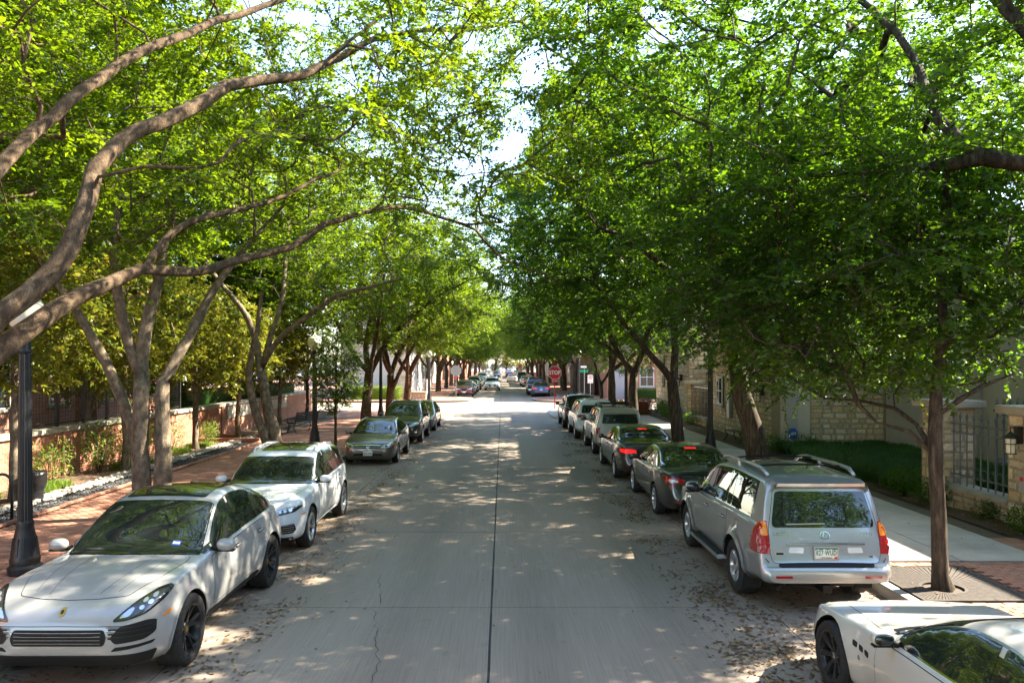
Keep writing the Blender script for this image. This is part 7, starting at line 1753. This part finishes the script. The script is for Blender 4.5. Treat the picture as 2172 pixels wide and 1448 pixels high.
wbox('door', M['door'], fr_, 9.9, 11.2, 67.9, 68, .15, 2.9); wbox('downpipe', M['frame_white'], fr_, 14.6, 14.78, 67.85, 68, .15, 9)
for x in (13, 17.5, 20.5): window(fr_, 'y-', x, 4.6, 1.3, 1.9, 68); window(fr_, 'y-', x, 1.2, 1.3, 1.7, 68)
for y in range(75, 100, 5): window(fr_, 'x-', y, 4.6, 1.3, 1.9, 9.4)
wf = tag(empty('wood_fence', (8.9, 82, .1)), 'tall dark wooden board fence along the far right pavement', 'fence')
for k in range(36): wbox('board', M['wood'], wf, 8.86, 8.90, 73 + k * .72, 73.68 + k * .72, .1, 3.0 + .1 * (k % 2))
for (sx, nm) in ((-1, 'left'), (1, 'right')):
    for k, (y0, y1, h, mt) in enumerate(((106, 128, 9, 'stucco_light'), (130, 160, 8, 'brick_far_y'), (163, 200, 10, 'stucco_tan'), (203, 250, 9, 'brick_far_y'))):
        e = tag(empty('far_building', (sx * 14, (y0 + y1) / 2, .1)), ('pale stucco', 'red brick', 'tan stucco', 'low red brick')[k] + ' block in the far %s row of the street, mostly behind trees' % nm, 'building', 'far blocks')
        xa, xb = sorted((sx * 11, sx * 22)); wbox('wall', M[mt], e, xa, xb, y0, y1, 0, h); wbox('roof', M['roof'], e, xa - .2, xb + .2, y0 - .2, y1 + .2, h, h + .3)
        for q in range(4): window(e, 'x+' if sx < 0 else 'x-', y0 + (q + .5) * (y1 - y0) / 4, 1.5, 1.5, 2, sx * 11)

# ------------------------------------------------------------------ street furniture
def lamp_post(first=[None]):
    r = empty('street_lamp')
    b = MB(); b.lathe([(.23, 0), (.24, .10), (.20, .14), (.21, .22), (.195, .26), (.175, .40), (.145, .58), (.118, .72), (.125, .76), (.112, .80)], 24); b.build('base', M['iron'], r, True, 35)
    fl = MB(); n = 32; V = []
    for (rr, z) in ((.102, .80), (.098, 1.4), (.09, 2.4), (.08, 3.35)):
        for k in range(n): q = rr * (1.0 if k % 2 else .90); V.append((q * math.cos(2 * PI * k / n), q * math.sin(2 * PI * k / n), z))
    fl.add(V, [(i * n + k, i * n + (k + 1) % n, (i + 1) * n + (k + 1) % n, (i + 1) * n + k) for i in range(3) for k in range(n)]); fl.build('post', M['iron'], r)
    for k in range(12):
        a = k * PI / 6; f = MB(); f.tube([(.185 * math.cos(a), .185 * math.sin(a), .28), (.15 * math.cos(a), .15 * math.sin(a), .55)], .012, 4)
        f.build('flute', M['iron'], r)
    b = MB(); b.lathe([(.082, 3.33), (.10, 3.37), (.085, 3.42), (.08, 3.55), (.12, 3.60), (.125, 3.66), (.09, 3.70)], 20); b.build('fitter', M['iron'], r, True, 35)
    b = MB(); b.lathe([(.11, 3.69), (.19, 3.76), (.245, 3.88), (.262, 4.0), (.25, 4.10), (.20, 4.17), (.14, 4.20), (.13, 4.215), (.09, 4.25), (.05, 4.28)], 24); g_ = b.build('globe', M['globe'], r, True, 50)
    b = MB(); b.lathe([(.05, 4.275), (.03, 4.30), (.045, 4.33), (.03, 4.36), (.004, 4.385)], 12); b.build('finial', M['globe'], g_, True, 50)
    return r
LP = lamp_post()
for i, (x, y, lb) in enumerate(((-7.28, 11.5, 'black fluted lamp post beside the warm grey coupe suv'), (-7.25, 29.1, 'black lamp post with clear globe beside the bushy young tree'), (-6.75, 41.8, 'black lamp post between the elm trunks near the left corner'),
        (-6.3, 64.9, 'small black lamp post across the crossing on the left'), (7.3, 26.5, 'black lamp post on the right with its globe lost in leaves'), (7.3, 44.6, 'black lamp post by the pink hedge on the right'), (6.6, 65.2, 'small lamp post across the crossing on the right'))):
    o = LP if i == 0 else copy_tree(LP)
    o.location = (x, y, .15); o.rotation_euler.z = i * .7; tag(o, lb, 'street lamp', 'black globe street lamps')
def octagon(w): return [(w / 2 / math.cos(PI / 8) * math.cos(PI / 8 + k * PI / 4), w / 2 / math.cos(PI / 8) * math.sin(PI / 8 + k * PI / 4)) for k in range(8)]
def stop_sign(label, x, y, front=True, z=2.05, w=.914, post='sign_red'):
    r = tag(empty('stop_sign', (x, y, .15)), label, 'stop sign', 'stop signs')
    b = MB(); b.box(-.03, .03, -.02, .02, 0, z + w); b.build('post', M[post], r)
    def plate(name, W, dy, mat, par):
        b = MB(); P = octagon(W); V = [(px, dy, z + w / 2 + pz) for px, pz in P] + [(px, dy - .004, z + w / 2 + pz) for px, pz in P]
        b.add(V, [tuple(range(8)), tuple(range(15, 7, -1))] + [(i, 8 + i, 8 + (i + 1) % 8, (i + 1) % 8) for i in range(8)]); return b.build(name, mat, par)
    s_ = -1 if front else 1
    bk = plate('sign_back', w, s_ * .026 + .002, M['galv'], r)
    plate('sign_border', w * .995, s_ * .031, M['sign_white'], bk); plate('sign_face', w * .94, s_ * .036, M['sign_red'], bk)
    t_ = text_mesh('sign_letters', 'STOP', .38, M['sign_white'], .001, .012); 
    o = obj('sign_letters', t_, bk, (0, s_ * .042, z + w / 2), (PI / 2, 0, 0 if front else PI), (.86, 1, 1))
    b = MB(); b.box(-.23, .23, s_ * .036 - .003, s_ * .036, z - .20, z - .04); b2 = b.build('supplement_plate', M['sign_red'], r); obj('plate_letters', text_mesh('plate_letters', 'ALL WAY', .10, M['sign_white'], .001, .003), b2, (0, s_ * .042, z - .12), (PI / 2, 0, 0 if front else PI))
    return r
stop_sign('large red stop sign on a red post at the right corner', 3.62, 52.4)
stop_sign('grey back of a stop sign across the crossing on the left', -4.0, 64.8, False, post='galv')
stop_sign('tiny distant red stop sign at the second crossing on the right', 3.9, 168)
stop_sign('tiny pale back of a distant stop sign at the second crossing on the left', -4.2, 166, False, post='galv')
sn = tag(empty('street_name_sign', (7.15, 66, .15)), 'green street name blade on a thin pole behind the stop sign', 'street sign')
b = MB(); b.tube([(0, 0, 0), (0, 0, 3.0)], .03, 8); b.build('pole', M['galv'], sn); b = MB(); b.box(-.55, .35, -.015, .015, 2.35, 2.6); g_ = b.build('name_blade', M['sign_green'], sn)
b = MB(); b.box(-.32, .2, -.02, .02, 2.75, 2.93); b.build('block_blade', M['sign_white'], sn)
pass
np_ = tag(empty('parking_sign', (7.55, 64.9, .15)), 'white no parking sign on a post near the green street sign', 'sign')
b = MB(); b.tube([(0, 0, 0), (0, 0, 2.2)], .025, 8); b.build('pole', M['galv'], np_); b = MB(); b.box(-.23, .23, -.03, -.026, 1.45, 2.15); s_ = b.build('sign_face', M['sign_white'], np_)
b = MB(); b.tube([(.15 * math.cos(a), -.036, 1.93 + .15 * math.sin(a)) for a in np.linspace(0, 2 * PI, 20)], .018, 5); b.tube([(-.1, -.036, 2.03), (.1, -.036, 1.83)], .016, 5); b.build('ban_ring', M['sign_red'], s_)
obj('letter', text_mesh('letter', 'P', .2, M['ink'], .001, .004), s_, (0, -.034, 1.93), (PI / 2, 0, 0)); b = MB(); b.tube([(-.14, -.034, 1.56), (.14, -.034, 1.56)], .012, 4); b.build('arrow', M['sign_red'], s_)
ad = tag(empty('yard_sign', (10.35, 26.9, .2)), 'small blue octagonal yard sign on a stake before the doorway', 'sign')
b = MB(); b.tube([(0, 0, 0), (0, 0, .75)], .008, 5); b.build('stake', M['galv'], ad); b = MB(); P = octagon(.34); b.add([(x, -.012, .62 + z * 1.15) for x, z in P] + [(x, -.002, .62 + z * 1.15) for x, z in P], [tuple(range(8)), tuple(range(15, 7, -1))] + [(i, 8 + i, 8 + (i + 1) % 8, (i + 1) % 8) for i in range(8)]); p_ = b.build('sign_face', M['sign_blue'], ad)
obj('letters', text_mesh('letters', 'ADT', .12, M['sign_white'], .001, .003), p_, (0, -.016, .62), (PI / 2, 0, 0))
# benches
def bench(label, loc, rz, back=True):
    r = tag(empty('bench', loc, rz), label, 'bench')
    for k in range(5): b = MB(); b.box(-.75, .75, -.22 + k * .09, -.145 + k * .09, .43, .455); b.build('seat_slat', M['iron'], r)
    if back:
        for k in range(6): b = MB(); b.box(-.75, .75, .26 + k * .022, .275 + k * .022, .50 + k * .075, .56 + k * .075); b.build('back_slat', M['iron'], r)
    for sx in (-.7, .7):
        b = MB(); b.tube([(sx, -.25, .0), (sx, -.12, .22), (sx, -.2, .42)], .022, 6); b.tube([(sx, .30, 0), (sx, .14, .22), (sx, .24, .43)] + ([(sx, .40, .95)] if back else []), .022, 6); b.tube([(sx, -.2, .42), (sx, .24, .43)], .02, 6)
        if back: b.tube([(sx, -.22, .42), (sx, -.22, .64), (sx, .30, .66)], .02, 6)
        b.build('end_frame', M['iron'], r, True)
    return r
bench('black iron bench with slatted back beside the left planting strip', (-9.35, 35.2, .15), -PI / 2 - .5)
bench('black backless slatted bench before the tan stone house', (9.45, 30.3, .16), PI / 2 + .1, False)
# bike rack and bin
br = tag(empty('bike_rack', (-10.25, 15.45, .15)), 'black hooped bike rack at the left edge', 'bike rack')
b = MB(); b.tube([(-.2, 0, -.1), (-.2, 0, .72)] + [(-.2 * math.cos(a), 0, .72 + .2 * math.sin(a)) for a in np.linspace(0, PI, 9)[1:-1]] + [(.2, 0, .72), (.2, 0, -.1)], .03, 8); b.build('hoop', M['iron'], br, True)
for sx in (-.2, .2): b = MB(); b.lathe([(.07, 0), (.07, .012)], 10, c=(sx, 0, 0)); b.build('foot_plate', M['iron'], br)
tb = tag(empty('litter_bin', (-10.75, 17.3, .16)), 'black litter bin lined with a dark bag behind the near lamp post', 'bin')
b = MB(); b.lathe([(.20, .03), (.23, .65), (.245, .67)], 16); b.build('can', M['iron'], tb, True, 40)
b = MB(); n = 24; V = []
for (rr, z, am) in ((.22, .30, .01), (.262, .45, .02), (.268, .62, .018), (.26, .70, .012), (.21, .69, .01), (.19, .55, .01)):
    for k in range(n): q = rr + am * math.sin(k * 2.6 + z * 9); V.append((q * math.cos(2 * PI * k / n), q * math.sin(2 * PI * k / n), z + am * math.sin(k * 1.7)))
b.add(V, [(i * n + k, i * n + (k + 1) % n, (i + 1) * n + (k + 1) % n, (i + 1) * n + k) for i in range(5) for k in range(n)]); b.build('bag', M['bag'], tb, True)
# tree grate
gt = tag(empty('tree_grate', ((GR[0] + GR[1]) / 2, (GR[2] + GR[3]) / 2, .15)), 'square rusty iron tree grate with radiating slots set in the brick pavement', 'tree grate')
hx, hy = (GR[1] - GR[0]) / 2, (GR[3] - GR[2]) / 2
b = MB(); b.add([(-hx, -hy, -.028), (hx, -hy, -.028), (hx, hy, -.028), (-hx, hy, -.028)], [(0, 1, 2, 3)]); b.build('pit_soil', M['soil'], gt)
for (x0, x1, y0, y1) in ((-hx, hx, -hy, -hy + .05), (-hx, hx, hy - .05, hy), (-hx, -hx + .05, -hy + .05, hy - .05), (hx - .05, hx, -hy + .05, hy - .05)): b = MB(); b.box(x0, x1, y0, y1, -.03, .004); b.build('frame', M['grate'], gt)
cx0, cy0 = 6.28 - (GR[0] + GR[1]) / 2, 10.75 - (GR[2] + GR[3]) / 2; n = 92
def edge_pt(a, o=.055):
    dx, dy = math.cos(a), math.sin(a); t_ = min(((hx - o) * (1 if dx > 0 else -1) - cx0) / dx if abs(dx) > 1e-6 else 9e9, ((hy - o) * (1 if dy > 0 else -1) - cy0) / dy if abs(dy) > 1e-6 else 9e9)
    return cx0 + dx * t_, cy0 + dy * t_
for k in range(n):
    a0, a1 = 2 * PI * (k + .10) / n, 2 * PI * (k + .90) / n; r0 = .30 + .0 * k
    P = [(cx0 + r0 * math.cos(a0), cy0 + r0 * math.sin(a0) * .95), (cx0 + r0 * math.cos(a1), cy0 + r0 * math.sin(a1) * .95), edge_pt(a1), edge_pt(a0)]
    b = MB(); b.prism(P, -.02, .002); b.build('slat', M['grate'], gt)
b = MB(); m_ = 40
V = [(cx0 + r0 * math.cos(2 * PI * k / m_), cy0 + r0 * .95 * math.sin(2 * PI * k / m_), z) for r0, z in ((.27, .003), (.315, .003), (.315, -.02), (.27, -.02)) for k in range(m_)]
b.add(V, [(i * m_ + k, i * m_ + (k + 1) % m_, ((i + 1) % 4) * m_ + (k + 1) % m_, ((i + 1) % 4) * m_ + k) for i in range(4) for k in range(m_)]); b.build('inner_ring', M['grate'], gt)

# ------------------------------------------------------------------ shrubs, hedges, ground cover
def leaf_ball(seed, ells, n, leaf, ll, lw, stems=6, h=.4):
    rng = np.random.default_rng(seed); Q = []
    tot = sum(e[3] * e[4] * e[5] for e in ells)
    for e in ells:
        m = int(n * e[3] * e[4] * e[5] / tot); u = rng.normal(0, 1, (m, 3)); u /= np.linalg.norm(u, axis=1)[:, None]; r = rng.uniform(.35, 1, m) ** .6
        wob = 1 + .22 * np.sin(u[:, 0] * 5 + seed) * np.sin(u[:, 1] * 6) * np.sin(u[:, 2] * 4 + 1)
        p = np.array(e[:3]) + u * (r * wob)[:, None] * np.array(e[3:])
        ax = u * .6 + rng.normal(0, .6, (m, 3)); ax /= np.linalg.norm(ax, axis=1)[:, None]; nr = u + np.array((0, 0, .7)) + rng.normal(0, .4, (m, 3)); w = np.cross(nr, ax); w /= np.linalg.norm(w, axis=1)[:, None] + 1e-6
        s_ = rng.uniform(.6, 1.3, (m, 1)); Q.append(np.stack([p, p + ax * ll * s_ * .45 + w * lw * s_ * .5, p + ax * ll * s_, p + ax * ll * s_ * .45 - w * lw * s_ * .5], 1))
    return quads_mesh('foliage', np.concatenate(Q), leaf)
def stems_mesh(seed, r, h, n):
    rr = random.Random(seed); b = MB()
    for k in range(n):
        a = rr.uniform(0, 6.28); q = rr.uniform(.3, .9) * r; b.tube([(.04 * math.cos(a), .04 * math.sin(a), 0), (q * .4 * math.cos(a), q * .4 * math.sin(a), h * .5), (q * math.cos(a + .3), q * math.sin(a + .3), h)], [.012, .009, .004], 5)
    return b.mesh('stems', M['bark'])
SH = [(leaf_ball(1, [(0, 0, .55, .55, .5, .45), (.2, .1, .9, .35, .35, .35), (-.25, -.1, .8, .3, .3, .3)], 900, M['leaf_lime'], .075, .03), stems_mesh(1, .5, .9, 9)),
      (leaf_ball(2, [(0, 0, .4, .5, .5, .38), (.3, .2, .35, .35, .3, .3)], 1300, M['leaf_dark'], .06, .032), stems_mesh(2, .4, .5, 6))]
def shrub(k, x, y, s_, label, group, rz=0, name='shrub'):
    r = tag(empty(name, (x, y, .17), rz), label, 'shrub', group); r.scale = (s_,) * 3; obj('foliage', SH[k][0], r); obj('stems', SH[k][1], r)
lbs = ['airy lime shrub left of the sunlit wall pilaster', 'airy lime shrub right of the sunlit wall pilaster', 'bushy lime shrub hugging the wall behind the multi-stemmed elm', 'lime shrub in front of the step in the brick wall', 'small lime shrub by the brick border', 'lime shrub at the left edge under the fence']
for i, (x, y, s_) in enumerate(((-11.7, 19.5, 1.0), (-11.7, 21.9, 1.25), (-11.8, 24.2, 1.25), (-11.6, 26.3, 1.0), (-11.4, 29.2, .8), (-11.8, 16.2, .9))): shrub(0, x, y, s_, lbs[i], 'lime shrubs along the brick wall', i * 1.3)
lbs = ['dark shrub at the foot of the low stone wall, nearest the camera', 'dark shrub under the lantern pillar', 'dark shrub at the foot of the far fence pillar', 'leafy shrub between the grass bed and the pavement', 'dark shrub in front of the pavement edge of the grass bed', 'dark shrub beside the yard sign', 'shrub beside the backless bench', 'shrub under the far black gate', 'shrub beside the far gate pillar', 'shrub in the bed before the last stone house', 'rounded shrub nearest the crossing before the last stone house', 'dark shrub beyond the leaning trunk']
for i, (x, y, s_) in enumerate(((9.75, 15.2, .55), (9.7, 13.9, .75), (9.72, 16.9, .8), (9.75, 18.3, .9), (9.8, 20.2, .7), (10.6, 26.6, .9), (9.3, 28.6, .8), (9.7, 38.6, .9), (9.6, 42.2, 1.1), (9.7, 45, 1.3), (9.8, 48, 1.3), (9.5, 26.4, .9))): shrub(1, x, y, s_, lbs[i], 'low shrubs on the right', i * 1.1)
def hedge(name, label, x0, x1, y0, y1, h, mat, n):
    rng = np.random.default_rng(int(abs(x0 * 7 + y0))); r = tag(empty(name, ((x0 + x1) / 2, (y0 + y1) / 2, .12)), label, 'hedge')
    hx_, hy_ = (x1 - x0) / 2, (y1 - y0) / 2; p = rng.uniform(-1, 1, (n, 3)); f = rng.integers(0, 3, n); sg = np.sign(rng.uniform(-1, 1, n)); 
    for k in range(3): m = f == k; p[m, k] = sg[m] * rng.uniform(.86, 1.03, m.sum())
    p = p * np.array((hx_, hy_, h / 2)) + np.array((0, 0, h / 2)); p += rng.normal(0, .03, p.shape)
    ax = rng.normal(0, 1, (n, 3)); ax[:, 2] += .3; ax /= np.linalg.norm(ax, axis=1)[:, None]; w = np.cross(rng.normal(0, 1, (n, 3)), ax); w /= np.linalg.norm(w, axis=1)[:, None]
    s_ = rng.uniform(.06, .12, (n, 1)); obj('foliage', quads_mesh('foliage', np.stack([p, p + ax * s_ * .5 + w * s_ * .3, p + ax * s_, p + ax * s_ * .5 - w * s_ * .3], 1), mat), r)
    b = MB(); b.box(-hx_ * .8, hx_ * .8, -hy_ * .8, hy_ * .8, 0, h * .86); b.build('branch_core', mat, r)
hedge('hedge', 'bright clipped hedge before the pale stucco building', -13.2, -8.9, 65.6, 66.7, 1.15, M['hedge'], 5200)
hedge('hedge', 'pink flowering hedge beside the right lamp post near the crossing', 7.7, 9.1, 46.2, 47.4, .95, M['hedge_pink'], 2600)
hedge('hedge', 'green clipped hedge left of the pink flowering hedge', 6.9, 7.6, 46.8, 48.2, .8, M['hedge'], 1400)
hedge('hedge', 'dark green hedge at the foot of the brick building across the crossing', 11.6, 14.2, 66.6, 67.4, .9, M['leaf_dark'], 2200)
hedge('hedge', 'dark hedge rising behind the far half of the brick wall', -14.6, -13.1, 29.6, 50, 2.3, M['leaf_dark'], 9000)
# lily turf bed on the right
rng = np.random.default_rng(9); nt = 1150; C = np.c_[rng.uniform(9.7, 13.8, nt), rng.uniform(17.9, 27.2, nt), np.full(nt, .2)]; C = C[C[:, 0] > 9.7 + .0 * C[:, 1]]
nb_ = 22; P = np.repeat(C, nb_, 0) + rng.normal(0, .06, (len(C) * nb_, 3)) * np.array((1, 1, .1)); a = rng.uniform(0, 2 * PI, len(P)); L = rng.uniform(.28, .52, len(P)); d = np.c_[np.cos(a), np.sin(a), np.zeros(len(P))]; w = np.c_[-np.sin(a), np.cos(a), np.zeros(len(P))] * .010
m1 = P + d * (L * .3)[:, None] + np.array((0, 0, 1)) * (L * .75)[:, None]; e1 = P + d * (L * .85)[:, None] + np.array((0, 0, 1)) * (L * rng.uniform(.4, .8, len(P)))[:, None]
g_ = obj('lily_turf', quads_mesh('lily_turf', np.concatenate([np.stack([P - w, P + w, m1 + w, m1 - w], 1), np.stack([m1 - w, m1 + w, e1 + w * .15, e1 - w * .15], 1)]), M['grass'])); tag(g_, 'dark strappy lily turf filling the bed behind the silver suv', 'ground cover', kind='stuff')
nt = 260; C = np.c_[rng.uniform(-11.7, -10.95, nt), rng.choice([18.2, 19.0, 22.8, 23.4, 26.4, 28.2], nt) + rng.normal(0, .3, nt), np.full(nt, .18)]
P = np.repeat(C, 16, 0) + rng.normal(0, .05, (nt * 16, 3)) * np.array((1, 1, .1)); a = rng.uniform(0, 2 * PI, len(P)); L = rng.uniform(.12, .26, len(P)); d = np.c_[np.cos(a), np.sin(a), np.zeros(len(P))]; w = np.c_[-np.sin(a), np.cos(a), np.zeros(len(P))] * .007
m1 = P + d * (L * .3)[:, None] + np.array((0, 0, 1)) * (L * .75)[:, None]; e1 = P + d * (L * .8)[:, None] + np.array((0, 0, 1)) * (L * .8)[:, None]
g_ = obj('grass', quads_mesh('grass', np.concatenate([np.stack([P - w, P + w, m1 + w, m1 - w], 1), np.stack([m1 - w, m1 + w, e1 + w * .15, e1 - w * .15], 1)]), M['leaf_lime'])); tag(g_, 'tufts of bright grass at the pebble edge of the left bed', 'grass', kind='stuff')
# fallen leaves
def litter(name, label, P, smin=.03, smax=.075):
    n = len(P); a = rng.uniform(0, 2 * PI, n); s_ = rng.uniform(smin, smax, n)[:, None]; d = np.c_[np.cos(a), np.sin(a), rng.uniform(-.1, .35, n)] * s_; w = np.c_[-np.sin(a), np.cos(a), rng.uniform(-.2, .3, n)] * s_ * .42
    o = obj(name, quads_mesh(name, np.stack([P - d * .5, P + w * .6, P + d * .6, P - w * .6], 1), M['litter'])); return tag(o, label, 'fallen leaves', kind='stuff')
def edge_pts(n, xk, sg, spread, y0, y1, z=.012):
    """denser towards the kerb, drifting into clumps"""
    y = y0 + (y1 - y0) * rng.uniform(0, 1, n) ** 1.25; t_ = np.abs(rng.normal(0, spread, n)); cl = .75 + .5 * np.sin(y * 2.3) * np.sin(y * .9 + 1); x = xk - sg * t_ * cl
    return np.c_[x, y, np.full(n, z)]
def drift(n, xc, sd, y0, y1):
    k = 150; cy = y0 + (y1 - y0) * rng.uniform(0, 1, k) ** 1.2; cx = xc + rng.normal(0, sd, k); j = rng.integers(0, k, n)
    return np.c_[cx[j] + rng.normal(0, .14, n), cy[j] + rng.normal(0, .22, n), np.full(n, .012)]
litter('leaf_litter', 'brown fallen leaves drifted along the right gutter', np.concatenate([edge_pts(5200, 5.40, 1, 1.15, 5.2, 44), drift(6500, 3.2, .42, 5.5, 42)]), .035, .085)
litter('leaf_litter', 'brown fallen leaves drifted along the left gutter', np.concatenate([edge_pts(2800, -5.35, -1, 1.15, 6.5, 42), drift(3200, -3.3, .38, 8, 42)]), .035, .08)
litter('leaf_litter', 'scattered fallen leaves on the open roadway', np.c_[rng.uniform(-3.2, 3.2, 260), 5 + 35 * rng.uniform(0, 1, 260) ** 1.3, np.full(260, .012)], .02, .05)
litter('leaf_litter', 'fallen leaves on the right pavement and bed edge', np.concatenate([np.c_[rng.uniform(5.7, 9.3, 260), rng.uniform(7, 26, 260), np.full(260, .165)], np.c_[rng.uniform(9.35, 10.0, 1500), rng.uniform(8, 27, 1500), np.full(1500, .26)]]))
litter('leaf_litter', 'fallen leaves on the left brick pavement and mulch', np.concatenate([np.c_[rng.uniform(-9.7, -5.7, 320), rng.uniform(9, 36, 320), np.full(320, .165)], np.c_[rng.uniform(-12.3, -10.95, 1700), rng.uniform(12, 33, 1700), np.full(1700, .245)]]))
